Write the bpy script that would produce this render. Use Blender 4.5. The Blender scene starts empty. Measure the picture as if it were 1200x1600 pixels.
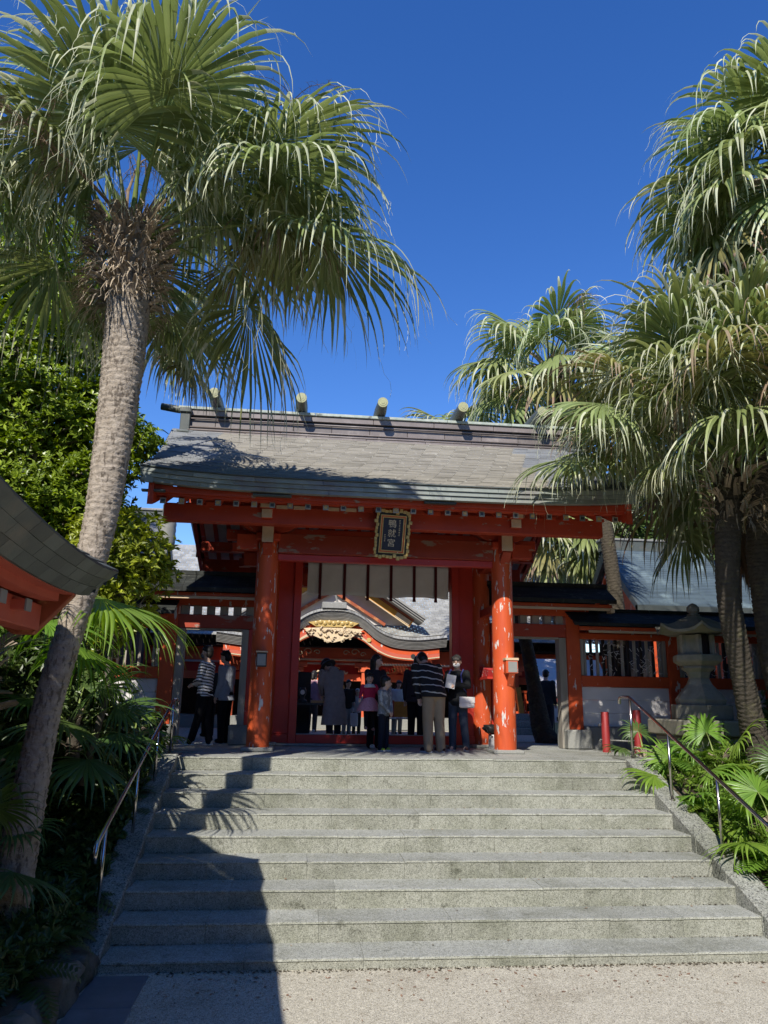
import bpy, bmesh, math, random
import numpy as np
from mathutils import Vector, Matrix, Euler

R = math.radians
SC = bpy.context.scene
COL = SC.collection

# ---------------------------------------------------------------- camera
cam_d = bpy.data.cameras.new('camera')
cam = bpy.data.objects.new('camera', cam_d)
COL.objects.link(cam)
cam.matrix_world = (Matrix.Translation((-1.356, -12.534, 2.417)) @ Matrix.Rotation(-R(5.92), 4, 'Z')
                    @ Matrix.Rotation(R(90 + 14.27), 4, 'X') @ Matrix.Rotation(-R(0.97) * -1, 4, 'Z'))
cam_d.sensor_fit = 'VERTICAL'
cam_d.sensor_height = 24.0
cam_d.lens = 24.0 * 1174.5 / 1600.0
cam_d.clip_start = 0.05
cam_d.clip_end = 2000
SC.camera = cam

# ---------------------------------------------------------------- daylight
SUN_EL, SUN_TRAVEL_AZ = 41.7, 22.3          # sun low behind the left shoulder
world = bpy.data.worlds.new('World')
SC.world = world
world.use_nodes = True
wn = world.node_tree
bg = wn.nodes['Background']
sky = wn.nodes.new('ShaderNodeTexSky')
sky.sky_type = 'NISHITA'
sky.sun_disc = False
sky.sun_elevation = R(SUN_EL)
sky.sun_rotation = R(180 + SUN_TRAVEL_AZ)
sky.altitude = 0
sky.air_density = 1.0
sky.dust_density = 0.0
sky.ozone_density = 3.0
hs = wn.nodes.new('ShaderNodeHueSaturation')
hs.inputs['Saturation'].default_value = 1.30
hs.inputs['Hue'].default_value = 0.515
wn.links.new(sky.outputs['Color'], hs.inputs['Color'])
wn.links.new(hs.outputs['Color'], bg.inputs['Color'])
bg.inputs['Strength'].default_value = 0.15
sun_d = bpy.data.lights.new('sun', 'SUN')
sun_d.energy = 4.5
sun_d.angle = R(0.53)
sun_d.color = (1.0, 0.95, 0.86)
sun = bpy.data.objects.new('sun', sun_d)
COL.objects.link(sun)
_el, _az = R(SUN_EL), R(SUN_TRAVEL_AZ)
SUNV = Vector((math.sin(_az) * math.cos(_el), math.cos(_az) * math.cos(_el), -math.sin(_el)))
sun.rotation_euler = SUNV.to_track_quat('-Z', 'Y').to_euler()
sun.location = (-6, -20, 20)
SC.view_settings.view_transform = 'Standard'
SC.view_settings.look = 'None'
SC.view_settings.exposure = 0.38
SC.view_settings.gamma = 1.0
SC.view_settings.use_curve_mapping = False

# ---------------------------------------------------------------- materials
def _n(nt, t, **kw):
    n = nt.nodes.new(t)
    for k, v in kw.items():
        if k in n.inputs: n.inputs[k].default_value = v
        else: setattr(n, k, v)
    return n

def mat(name, c1, c2=None, scale=6.0, rough=0.6, bump=0.15, bscale=60.0, rnd=0.25, c3=None, c3_scale=2.0, c3_lo=0.55, c3_hi=0.7,
        metal=0.0, spec=0.4, objrnd=0.0, detail=5.0, stretch=(1, 1, 1), coat=0.0, bdist=0.01, c3_stretch=(1, 1, 1), sss=0.0):
    """colour noise c1..c2, patches of c3, per-piece variation from the attribute rnd, fine relief"""
    m = bpy.data.materials.new(name); m.use_nodes = True
    nt = m.node_tree; L = nt.links
    b = nt.nodes['Principled BSDF']
    geo = _n(nt, 'ShaderNodeNewGeometry')
    def vec(st):
        if st == (1, 1, 1): return geo.outputs['Position']
        mp = _n(nt, 'ShaderNodeMapping'); mp.inputs['Scale'].default_value = st
        L.new(geo.outputs['Position'], mp.inputs['Vector']); return mp.outputs['Vector']
    if c2 is None: c2 = tuple(x * 0.72 for x in c1)
    no = _n(nt, 'ShaderNodeTexNoise', Scale=scale, Detail=detail, Roughness=0.62)
    L.new(vec(stretch), no.inputs['Vector'])
    rmp = _n(nt, 'ShaderNodeMapRange'); rmp.inputs[1].default_value = 0.3; rmp.inputs[2].default_value = 0.7
    L.new(no.outputs['Fac'], rmp.inputs[0])
    mx = _n(nt, 'ShaderNodeMix', data_type='RGBA'); mx.inputs['A'].default_value = (*c1, 1); mx.inputs['B'].default_value = (*c2, 1)
    L.new(rmp.outputs[0], mx.inputs['Factor'])
    out = mx.outputs['Result']
    if c3 is not None:
        n3 = _n(nt, 'ShaderNodeTexNoise', Scale=c3_scale, Detail=8.0, Roughness=0.6)
        L.new(vec(c3_stretch), n3.inputs['Vector'])
        r3 = _n(nt, 'ShaderNodeMapRange'); r3.inputs[1].default_value = c3_lo; r3.inputs[2].default_value = c3_hi
        L.new(n3.outputs['Fac'], r3.inputs[0])
        m3 = _n(nt, 'ShaderNodeMix', data_type='RGBA'); m3.inputs['B'].default_value = (*c3, 1)
        L.new(r3.outputs[0], m3.inputs['Factor']); L.new(out, m3.inputs['A']); out = m3.outputs['Result']
    if rnd or objrnd:
        hsv = _n(nt, 'ShaderNodeHueSaturation')
        mr = _n(nt, 'ShaderNodeMapRange'); a = rnd or objrnd
        mr.inputs[3].default_value = 1 - a; mr.inputs[4].default_value = 1 + a
        if rnd:
            at = _n(nt, 'ShaderNodeAttribute', attribute_name='rnd'); L.new(at.outputs['Fac'], mr.inputs[0])
        else:
            oi = _n(nt, 'ShaderNodeObjectInfo'); L.new(oi.outputs['Random'], mr.inputs[0])
        L.new(mr.outputs[0], hsv.inputs['Value']); L.new(out, hsv.inputs['Color']); out = hsv.outputs['Color']
    L.new(out, b.inputs['Base Color'])
    b.inputs['Roughness'].default_value = rough; b.inputs['Metallic'].default_value = metal
    b.inputs['Specular IOR Level'].default_value = spec
    if coat: b.inputs['Coat Weight'].default_value = coat; b.inputs['Coat Roughness'].default_value = 0.2
    if bump:
        nb = _n(nt, 'ShaderNodeTexNoise', Scale=bscale, Detail=6.0, Roughness=0.65)
        L.new(vec(stretch), nb.inputs['Vector'])
        bp = _n(nt, 'ShaderNodeBump', Strength=bump, Distance=bdist)
        L.new(nb.outputs['Fac'], bp.inputs['Height']); L.new(bp.outputs['Normal'], b.inputs['Normal'])
    return m

def leaf_mat(name, c1, c2, trans=0.35, rough=0.45, hue=0.02, val=0.3, tcol=None):
    m = bpy.data.materials.new(name); m.use_nodes = True
    nt = m.node_tree; L = nt.links
    b = nt.nodes['Principled BSDF']; out = nt.nodes['Material Output']
    geo = _n(nt, 'ShaderNodeNewGeometry')
    no = _n(nt, 'ShaderNodeTexNoise', Scale=3.0, Detail=3.0); L.new(geo.outputs['Position'], no.inputs['Vector'])
    mx = _n(nt, 'ShaderNodeMix', data_type='RGBA'); mx.inputs['A'].default_value = (*c1, 1); mx.inputs['B'].default_value = (*c2, 1)
    at = _n(nt, 'ShaderNodeAttribute', attribute_name='rnd')
    ad = _n(nt, 'ShaderNodeMath', operation='ADD'); L.new(at.outputs['Fac'], ad.inputs[0]); L.new(no.outputs['Fac'], ad.inputs[1])
    rm = _n(nt, 'ShaderNodeMapRange'); rm.inputs[1].default_value = 0.4; rm.inputs[2].default_value = 1.3
    L.new(ad.outputs[0], rm.inputs[0]); L.new(rm.outputs[0], mx.inputs['Factor'])
    oi = _n(nt, 'ShaderNodeObjectInfo')
    hsv = _n(nt, 'ShaderNodeHueSaturation')
    m1 = _n(nt, 'ShaderNodeMapRange'); m1.inputs[3].default_value = 0.5 - hue; m1.inputs[4].default_value = 0.5 + hue
    m2 = _n(nt, 'ShaderNodeMapRange'); m2.inputs[3].default_value = 1 - val; m2.inputs[4].default_value = 1 + val
    L.new(oi.outputs['Random'], m1.inputs[0]); L.new(at.outputs['Fac'], m2.inputs[0])
    L.new(m1.outputs[0], hsv.inputs['Hue']); L.new(m2.outputs[0], hsv.inputs['Value']); L.new(mx.outputs['Result'], hsv.inputs['Color'])
    L.new(hsv.outputs['Color'], b.inputs['Base Color'])
    b.inputs['Roughness'].default_value = rough; b.inputs['Specular IOR Level'].default_value = 0.45
    tr = _n(nt, 'ShaderNodeBsdfTranslucent')
    h2 = _n(nt, 'ShaderNodeHueSaturation', Saturation=1.15, Value=1.5); L.new(hsv.outputs['Color'], h2.inputs['Color'])
    L.new(h2.outputs['Color'], tr.inputs['Color'])
    ms = _n(nt, 'ShaderNodeMixShader'); ms.inputs[0].default_value = trans
    L.new(b.outputs[0], ms.inputs[1]); L.new(tr.outputs[0], ms.inputs[2]); L.new(ms.outputs[0], out.inputs['Surface'])
    return m

def aggregate_mat(name, lights, darks, base, scale=140.0, stain=None, stain_lo=0.55, stain_hi=0.75, bump=0.5, stain2=None, big=1.3):
    """washed stone aggregate: voronoi chips of several tints in a cement ground, with stains"""
    m = bpy.data.materials.new(name); m.use_nodes = True
    nt = m.node_tree; L = nt.links; b = nt.nodes['Principled BSDF']
    geo = _n(nt, 'ShaderNodeNewGeometry')
    vo = _n(nt, 'ShaderNodeTexVoronoi', Scale=scale); L.new(geo.outputs['Position'], vo.inputs['Vector'])
    sep = _n(nt, 'ShaderNodeSeparateColor'); L.new(vo.outputs['Color'], sep.inputs[0])
    cr = _n(nt, 'ShaderNodeValToRGB'); cr.color_ramp.interpolation = 'CONSTANT'
    cols = [base, lights, base, darks, lights, base]
    el = cr.color_ramp.elements
    while len(el) < len(cols): el.new(0.5)
    for i, c in enumerate(cols): el[i].position = i / len(cols); el[i].color = (*c, 1)
    L.new(sep.outputs[0], cr.inputs[0])
    out = cr.outputs['Color']
    nz = _n(nt, 'ShaderNodeTexNoise', Scale=30.0, Detail=8.0, Roughness=0.7); L.new(geo.outputs['Position'], nz.inputs['Vector'])
    hv = _n(nt, 'ShaderNodeHueSaturation')
    mr = _n(nt, 'ShaderNodeMapRange'); mr.inputs[1].default_value = 0.3; mr.inputs[2].default_value = 0.7; mr.inputs[3].default_value = 0.78; mr.inputs[4].default_value = 1.22
    L.new(nz.outputs['Fac'], mr.inputs[0]); L.new(mr.outputs[0], hv.inputs['Value']); L.new(out, hv.inputs['Color']); out = hv.outputs['Color']
    for st, sc_, lo, hi in ((stain, big, stain_lo, stain_hi), (stain2, 4.3, 0.6, 0.68)):
        if st is None: continue
        ns = _n(nt, 'ShaderNodeTexNoise', Scale=sc_, Detail=10.0, Roughness=0.72); L.new(geo.outputs['Position'], ns.inputs['Vector'])
        r = _n(nt, 'ShaderNodeMapRange'); r.inputs[1].default_value = lo; r.inputs[2].default_value = hi; r.inputs[4].default_value = 0.7
        L.new(ns.outputs['Fac'], r.inputs[0])
        x = _n(nt, 'ShaderNodeMix', data_type='RGBA'); x.blend_type = 'MULTIPLY'; x.inputs['B'].default_value = (*st, 1)
        L.new(r.outputs[0], x.inputs['Factor']); L.new(out, x.inputs['A']); out = x.outputs['Result']
    at = _n(nt, 'ShaderNodeAttribute', attribute_name='rnd')
    h2 = _n(nt, 'ShaderNodeHueSaturation'); m2 = _n(nt, 'ShaderNodeMapRange'); m2.inputs[3].default_value = 0.91; m2.inputs[4].default_value = 1.07
    L.new(at.outputs['Fac'], m2.inputs[0]); L.new(m2.outputs[0], h2.inputs['Value']); L.new(out, h2.inputs['Color'])
    L.new(h2.outputs['Color'], b.inputs['Base Color'])
    b.inputs['Roughness'].default_value = 0.85; b.inputs['Specular IOR Level'].default_value = 0.25
    bp = _n(nt, 'ShaderNodeBump', Strength=bump, Distance=0.006); bp.invert = True
    L.new(vo.outputs['Distance'], bp.inputs['Height']); L.new(bp.outputs['Normal'], b.inputs['Normal'])
    return m

def stripe_mat(name, c1, c2, axis, period, duty=0.5, offset=0.0, rough=0.9):
    m = bpy.data.materials.new(name); m.use_nodes = True
    nt = m.node_tree; L = nt.links; b = nt.nodes['Principled BSDF']
    tc = _n(nt, 'ShaderNodeTexCoord')
    no = _n(nt, 'ShaderNodeTexNoise', Scale=7.0, Detail=2.0); L.new(tc.outputs['Object'], no.inputs['Vector'])
    dot = _n(nt, 'ShaderNodeVectorMath', operation='DOT_PRODUCT'); dot.inputs[1].default_value = axis
    L.new(tc.outputs['Object'], dot.inputs[0])
    a1 = _n(nt, 'ShaderNodeMath', operation='MULTIPLY_ADD'); a1.inputs[1].default_value = period * 0.5; L.new(no.outputs['Fac'], a1.inputs[0]); L.new(dot.outputs['Value'], a1.inputs[2])
    dv = _n(nt, 'ShaderNodeMath', operation='MULTIPLY'); dv.inputs[1].default_value = 1.0 / period; L.new(a1.outputs[0], dv.inputs[0])
    fr = _n(nt, 'ShaderNodeMath', operation='FRACT'); L.new(dv.outputs[0], fr.inputs[0])
    gt = _n(nt, 'ShaderNodeMath', operation='LESS_THAN'); gt.inputs[1].default_value = duty; L.new(fr.outputs[0], gt.inputs[0])
    mx = _n(nt, 'ShaderNodeMix', data_type='RGBA'); mx.inputs['A'].default_value = (*c1, 1); mx.inputs['B'].default_value = (*c2, 1)
    L.new(gt.outputs[0], mx.inputs['Factor']); L.new(mx.outputs['Result'], b.inputs['Base Color'])
    b.inputs['Roughness'].default_value = rough; b.inputs['Specular IOR Level'].default_value = 0.2
    return m

PRIMER = (0.62, 0.58, 0.54)
M = {}
M['vermilion'] = mat('vermilion_paint', (0.66, 0.105, 0.028), (0.52, 0.075, 0.022), scale=3.5, rough=0.5, bump=0.08, bscale=40, rnd=0.12, c3=PRIMER, c3_scale=8.0, c3_lo=0.63, c3_hi=0.645, c3_stretch=(1, 1, 0.3))
M['beam_red_shade'] = mat('shade_darkened_beam_vermilion', (0.54, 0.066, 0.022), (0.42, 0.048, 0.019), scale=3.0, rough=0.55, bump=0.08, bscale=40, rnd=0.14, c3=(0.38, 0.25, 0.20), c3_scale=7.0, c3_lo=0.635, c3_hi=0.66, c3_stretch=(0.6, 1, 1.4))  # gate vermilion, darkened so the shade under the eaves is in the colour
M['vermilion_worn'] = mat('vermilion_paint_peeling', (0.70, 0.12, 0.032), (0.50, 0.07, 0.022), scale=5.0, stretch=(1, 1, 0.15), rough=0.5, bump=0.2, bscale=30, rnd=0.1, c3=PRIMER, c3_scale=15.0, c3_lo=0.60, c3_hi=0.615, c3_stretch=(1, 1, 0.22))
M['vermilion_peel'] = mat('vermilion_paint_peeled_beam', (0.40, 0.055, 0.022), (0.33, 0.045, 0.02), scale=3.5, rough=0.55, bump=0.2, bscale=30, rnd=0.1, c3=(0.34, 0.22, 0.17), c3_scale=5.0, c3_lo=0.58, c3_hi=0.62, c3_stretch=(0.5, 1, 1.5))
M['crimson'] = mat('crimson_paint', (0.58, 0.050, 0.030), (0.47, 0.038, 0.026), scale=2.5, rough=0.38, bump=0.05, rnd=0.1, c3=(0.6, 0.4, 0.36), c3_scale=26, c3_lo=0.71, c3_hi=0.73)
M['hall_red'] = mat('hall_orange_red_paint', (0.78, 0.16, 0.065), (0.66, 0.125, 0.05), scale=3, rough=0.5, bump=0.05, rnd=0.08)
M['cream'] = mat('cream_paint', (0.68, 0.50, 0.32), (0.55, 0.40, 0.26), rough=0.6, rnd=0.08)
M['white_board'] = mat('white_board', (0.62, 0.58, 0.54), (0.50, 0.46, 0.43), scale=3, rough=0.7, rnd=0.1)
M['plaster'] = mat('white_plaster', (0.78, 0.75, 0.73), (0.68, 0.65, 0.63), scale=1.5, rough=0.8, bump=0.1, rnd=0.04)
M['weathered_wood'] = mat('weathered_pale_wood', (0.42, 0.38, 0.32), (0.28, 0.26, 0.21), scale=10, rough=0.8, bump=0.3, stretch=(1, 1, 0.12), rnd=0.15)
M['patina'] = mat('patinated_copper', (0.31, 0.335, 0.30), (0.21, 0.235, 0.21), scale=4, rough=0.5, bump=0.12, rnd=0.3, c3=(0.19, 0.16, 0.17), c3_scale=1.3, c3_lo=0.5, c3_hi=0.7, spec=0.5)
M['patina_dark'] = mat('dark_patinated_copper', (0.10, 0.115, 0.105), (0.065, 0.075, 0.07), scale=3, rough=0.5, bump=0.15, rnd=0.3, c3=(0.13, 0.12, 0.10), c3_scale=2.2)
M['shingle'] = mat('weathered_copper_shingle', (0.295, 0.27, 0.22), (0.225, 0.205, 0.165), scale=1.6, rough=0.6, bump=0.15, rnd=0.13, c3=(0.44, 0.42, 0.36), c3_scale=11, c3_lo=0.6, c3_hi=0.74, spec=0.5, c3_stretch=(1, 0.4, 1))
M['shingle_seam'] = mat('pale_weathered_seam', (0.52, 0.50, 0.43), (0.42, 0.40, 0.34), scale=20, rough=0.6, bump=0, rnd=0.2)
M['shingle_end'] = mat('blueish_copper_shingle', (0.24, 0.25, 0.255), (0.175, 0.18, 0.185), scale=3, rough=0.5, bump=0.12, rnd=0.13, spec=0.6)
M['ridge_copper'] = mat('brown_copper', (0.215, 0.18, 0.165), (0.16, 0.135, 0.125), scale=5, rough=0.42, bump=0.1, rnd=0.2, c3=(0.31, 0.27, 0.245), c3_scale=3, c3_lo=0.55, c3_hi=0.75, spec=0.5)
M['ridge_cap'] = mat('lichened_ridge_cap', (0.50, 0.52, 0.46), (0.30, 0.36, 0.30), scale=9, rough=0.7, rnd=0.1, c3=(0.16, 0.17, 0.15), c3_scale=7, c3_lo=0.58, c3_hi=0.66)
M['blue_roof'] = mat('blue_grey_copper_sheet', (0.10, 0.135, 0.155), (0.07, 0.095, 0.115), scale=2, rough=0.38, bump=0.1, rnd=0.16, spec=0.5, c3=(0.17, 0.22, 0.235), c3_scale=1.5)
M['wing_roof'] = mat('blackened_copper_roof', (0.042, 0.045, 0.042), (0.025, 0.028, 0.027), scale=4, rough=0.75, bump=0.2, rnd=0.25, spec=0.2, c3=(0.09, 0.09, 0.08), c3_scale=6, c3_lo=0.58, c3_hi=0.68)
M['log_copper'] = mat('copper_log_sheath', (0.115, 0.12, 0.105), (0.075, 0.08, 0.07), rough=0.5, rnd=0.1)
M['brass'] = mat('weathered_brass', (0.40, 0.39, 0.20), (0.30, 0.30, 0.17), scale=20, rough=0.5, rnd=0.1)
M['gold'] = mat('gold_paint', (0.62, 0.44, 0.16), (0.48, 0.33, 0.11), scale=20, rough=0.4, rnd=0.1)
M['gold_pale'] = mat('pale_gold_paint', (0.72, 0.58, 0.40), (0.60, 0.46, 0.28), scale=20, rough=0.45, rnd=0.1)
M['navy'] = mat('navy_board', (0.016, 0.022, 0.045), (0.01, 0.014, 0.03), rough=0.5, rnd=0.0)
M['black'] = mat('black_paint', (0.013, 0.013, 0.013), (0.02, 0.02, 0.02), rough=0.5, rnd=0.0)
M['dark_metal'] = mat('dark_metal', (0.05, 0.055, 0.055), rough=0.4, rnd=0.05)
M['grey_metal'] = mat('grey_painted_metal', (0.30, 0.30, 0.28), (0.24, 0.24, 0.22), rough=0.5, rnd=0.05)
M['steel'] = mat('stainless_steel', (0.62, 0.58, 0.54), (0.5, 0.47, 0.44), rough=0.22, metal=1.0, bump=0.0, rnd=0.0)
M['cloth'] = mat('white_cotton_cloth', (0.74, 0.71, 0.68), (0.66, 0.63, 0.60), scale=5, rough=0.95, bump=0.1, bscale=200, rnd=0.05)
M['cloth_red'] = mat('dark_red_cloth', (0.10, 0.012, 0.014), (0.07, 0.01, 0.012), rough=0.9, rnd=0.0)
M['stone_step'] = aggregate_mat('washed_aggregate_stone', (.38, .38, .32), (.17, .17, .14), (.295, .297, .245), scale=150, stain=(.40, .42, .33), stain2=(.26, .26, .22), stain_lo=.44, stain_hi=.70, big=1.5, bump=.3)
M['stone_tread'] = aggregate_mat('washed_blue_grey_aggregate_tread', (.41, .415, .38), (.18, .185, .17), (.315, .32, .285), scale=150, stain=(.55, .55, .47), stain_lo=.46, stain_hi=.70, bump=.3, stain2=(.45, .45, .4))
M['stone_cheek'] = aggregate_mat('mossy_cheek_stone', (0.36, 0.36, 0.32), (0.12, 0.12, 0.11), (0.26, 0.265, 0.235), scale=80, stain=(0.42, 0.44, 0.34), stain_lo=0.42, stain_hi=0.66, stain2=(0.4, 0.4, 0.35))
M['ground'] = aggregate_mat('washed_pebble_ground', (0.59, 0.55, 0.45), (0.28, 0.255, 0.20), (0.455, 0.42, 0.335), scale=130, stain2=(.6, .55, .48), stain=(0.55, 0.51, 0.46), stain_lo=0.5, stain_hi=0.75, bump=0.6)
M['slab'] = mat('grey_slate_slab', (0.21, 0.22, 0.23), (0.15, 0.155, 0.165), scale=4, rough=0.7, bump=0.2, rnd=0.12)
M['granite'] = mat('old_granite', (0.31, 0.29, 0.225), (0.21, 0.195, 0.15), scale=7, rough=0.85, bump=0.35, bscale=90, rnd=0.1, c3=(0.19, 0.20, 0.14), c3_scale=3.0, c3_lo=0.5, c3_hi=0.68)
M['granite_grey'] = mat('grey_granite', (0.31, 0.31, 0.28), (0.22, 0.22, 0.20), scale=40, rough=0.85, bump=0.3, bscale=120, rnd=0.12)
M['concrete'] = mat('grey_concrete', (0.24, 0.24, 0.225), (0.16, 0.16, 0.15), scale=3, rough=0.85, bump=0.2, rnd=0.08)
M['rock'] = mat('garden_rock', (0.20, 0.185, 0.15), (0.10, 0.095, 0.08), scale=6, rough=0.9, bump=0.6, bscale=18, bdist=0.03, rnd=0.2, c3=(0.07, 0.09, 0.04), c3_scale=4)
M['soil'] = mat('dark_soil', (0.06, 0.048, 0.034), (0.10, 0.08, 0.05), scale=14, rough=0.95, bump=0.5, bscale=40, bdist=0.02, rnd=0.0)
M['bark_palm'] = mat('palm_bark', (0.47, 0.40, 0.32), (0.30, 0.245, 0.185), scale=16, rough=0.9, bump=1.0, bscale=26, bdist=0.025, rnd=0.0, stretch=(1, 1, 1.0), c3=(0.15, 0.12, 0.09), c3_scale=26, c3_lo=0.52, c3_hi=0.62, c3_stretch=(1, 1, 0.3))
M['bark_dark'] = mat('dark_palm_bark', (0.085, 0.07, 0.052), (0.05, 0.042, 0.03), scale=16, rough=0.9, bump=0.8, bscale=26, bdist=0.025, rnd=0.0, c3=(0.12, 0.11, 0.06), c3_scale=5)
M['bark_grey'] = mat('broadleaf_bark', (0.16, 0.14, 0.11), (0.10, 0.085, 0.065), scale=16, rough=0.9, bump=0.5, rnd=0.0)
M['boot'] = mat('dry_leaf_base', (0.40, 0.32, 0.235), (0.25, 0.185, 0.13), scale=14, rough=0.85, bump=0.5, bscale=50, rnd=0.0, objrnd=0.4, c3=(0.50, 0.40, 0.28), c3_scale=6)
M['fibre'] = mat('dry_palm_fibre', (0.46, 0.37, 0.26), (0.28, 0.215, 0.145), scale=30, rough=0.9, bump=0.2, rnd=0.4)
M['frond'] = leaf_mat('fan_palm_leaf', (0.165, 0.215, 0.062), (0.285, 0.325, 0.125), trans=0.22, rough=0.46, val=0.35)
M['frond_tip'] = leaf_mat('fan_palm_leaf_tip', (0.42, 0.44, 0.25), (0.56, 0.56, 0.38), trans=0.25, rough=0.5, val=0.25)
M['frond_old'] = leaf_mat('yellowing_fan_palm_leaf', (0.20, 0.195, 0.06), (0.30, 0.27, 0.10), trans=0.2, rough=0.55, val=0.35)
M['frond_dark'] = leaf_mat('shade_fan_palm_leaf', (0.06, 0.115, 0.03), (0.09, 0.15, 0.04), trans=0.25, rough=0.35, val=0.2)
M['frond_young'] = leaf_mat('young_fan_palm_leaf', (0.13, 0.26, 0.03), (0.20, 0.33, 0.05), trans=0.35, rough=0.35, val=0.2)
M['frond_dead'] = leaf_mat('dead_fan_palm_leaf', (0.36, 0.26, 0.17), (0.24, 0.16, 0.10), trans=0.15, rough=0.8, val=0.35)
M['petiole'] = mat('green_petiole', (0.21, 0.27, 0.07), (0.16, 0.21, 0.05), scale=8, rough=0.4, bump=0.0, rnd=0.15)
M['stalk'] = mat('dry_flower_stalk', (0.15, 0.10, 0.065), (0.28, 0.2, 0.12), scale=8, rough=0.9, bump=0.0, rnd=0.3)
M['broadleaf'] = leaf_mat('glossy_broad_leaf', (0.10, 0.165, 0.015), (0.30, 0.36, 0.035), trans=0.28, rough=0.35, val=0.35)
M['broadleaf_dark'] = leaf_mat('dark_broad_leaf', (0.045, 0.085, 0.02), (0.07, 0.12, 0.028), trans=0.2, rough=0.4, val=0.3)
M['fern'] = leaf_mat('fern_leaf', (0.10, 0.20, 0.022), (0.17, 0.27, 0.035), trans=0.35, rough=0.5, val=0.3)
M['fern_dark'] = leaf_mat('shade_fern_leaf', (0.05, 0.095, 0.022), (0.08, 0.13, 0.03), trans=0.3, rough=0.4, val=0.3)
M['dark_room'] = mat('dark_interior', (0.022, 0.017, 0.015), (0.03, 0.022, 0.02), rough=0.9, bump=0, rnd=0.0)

# ---------------------------------------------------------------- mesh building
RNG = random.Random(11)
ORIGIN = {}

def tag(o, label=None, cat=None, group=None, kind=None):
    if label: o['label'] = label
    if cat: o['category'] = cat
    if group: o['group'] = group
    if kind: o['kind'] = kind
    return o

def thing(name, label, cat, loc=(0, 0, 0), group=None, kind=None):
    o = bpy.data.objects.new(name, None); COL.objects.link(o); o.location = loc
    o.empty_display_size = 0.2
    ORIGIN[o.name] = Vector(loc)
    return tag(o, label, cat, group, kind)

def origin_of(o):
    v = Vector((0, 0, 0))
    while o is not None:
        v = v + Vector(o.location); o = o.parent
    return v

def mesh_obj(name, verts, faces, mats, parent=None, rnd=None, midx=None, smooth=False, at=None):
    """verts in world space; the object's origin is put at `at` (or at its parent's origin)"""
    base = origin_of(parent) if parent is not None else Vector((0, 0, 0))
    org = Vector(at) if at is not None else base
    me = bpy.data.meshes.new(name)
    v = np.asarray(verts, dtype=np.float64).reshape(-1, 3) - np.array(org)
    me.from_pydata(v.tolist() if len(v) < 200000 else v, [], faces if isinstance(faces, list) else faces.tolist())
    if not isinstance(mats, (list, tuple)): mats = [mats]
    for m in mats: me.materials.append(m)
    if midx is not None: me.polygons.foreach_set('material_index', np.asarray(midx, dtype=np.int32))
    if smooth: me.polygons.foreach_set('use_smooth', np.ones(len(me.polygons), dtype=bool))
    a = me.attributes.new('rnd', 'FLOAT', 'FACE')
    if rnd is None: rnd = np.full(len(me.polygons), RNG.random())
    a.data.foreach_set('value', np.asarray(rnd, dtype=np.float32))
    me.update()
    o = bpy.data.objects.new(name, me); COL.objects.link(o)
    if parent is not None: o.parent = parent
    o.location = org - base
    return o

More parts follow.
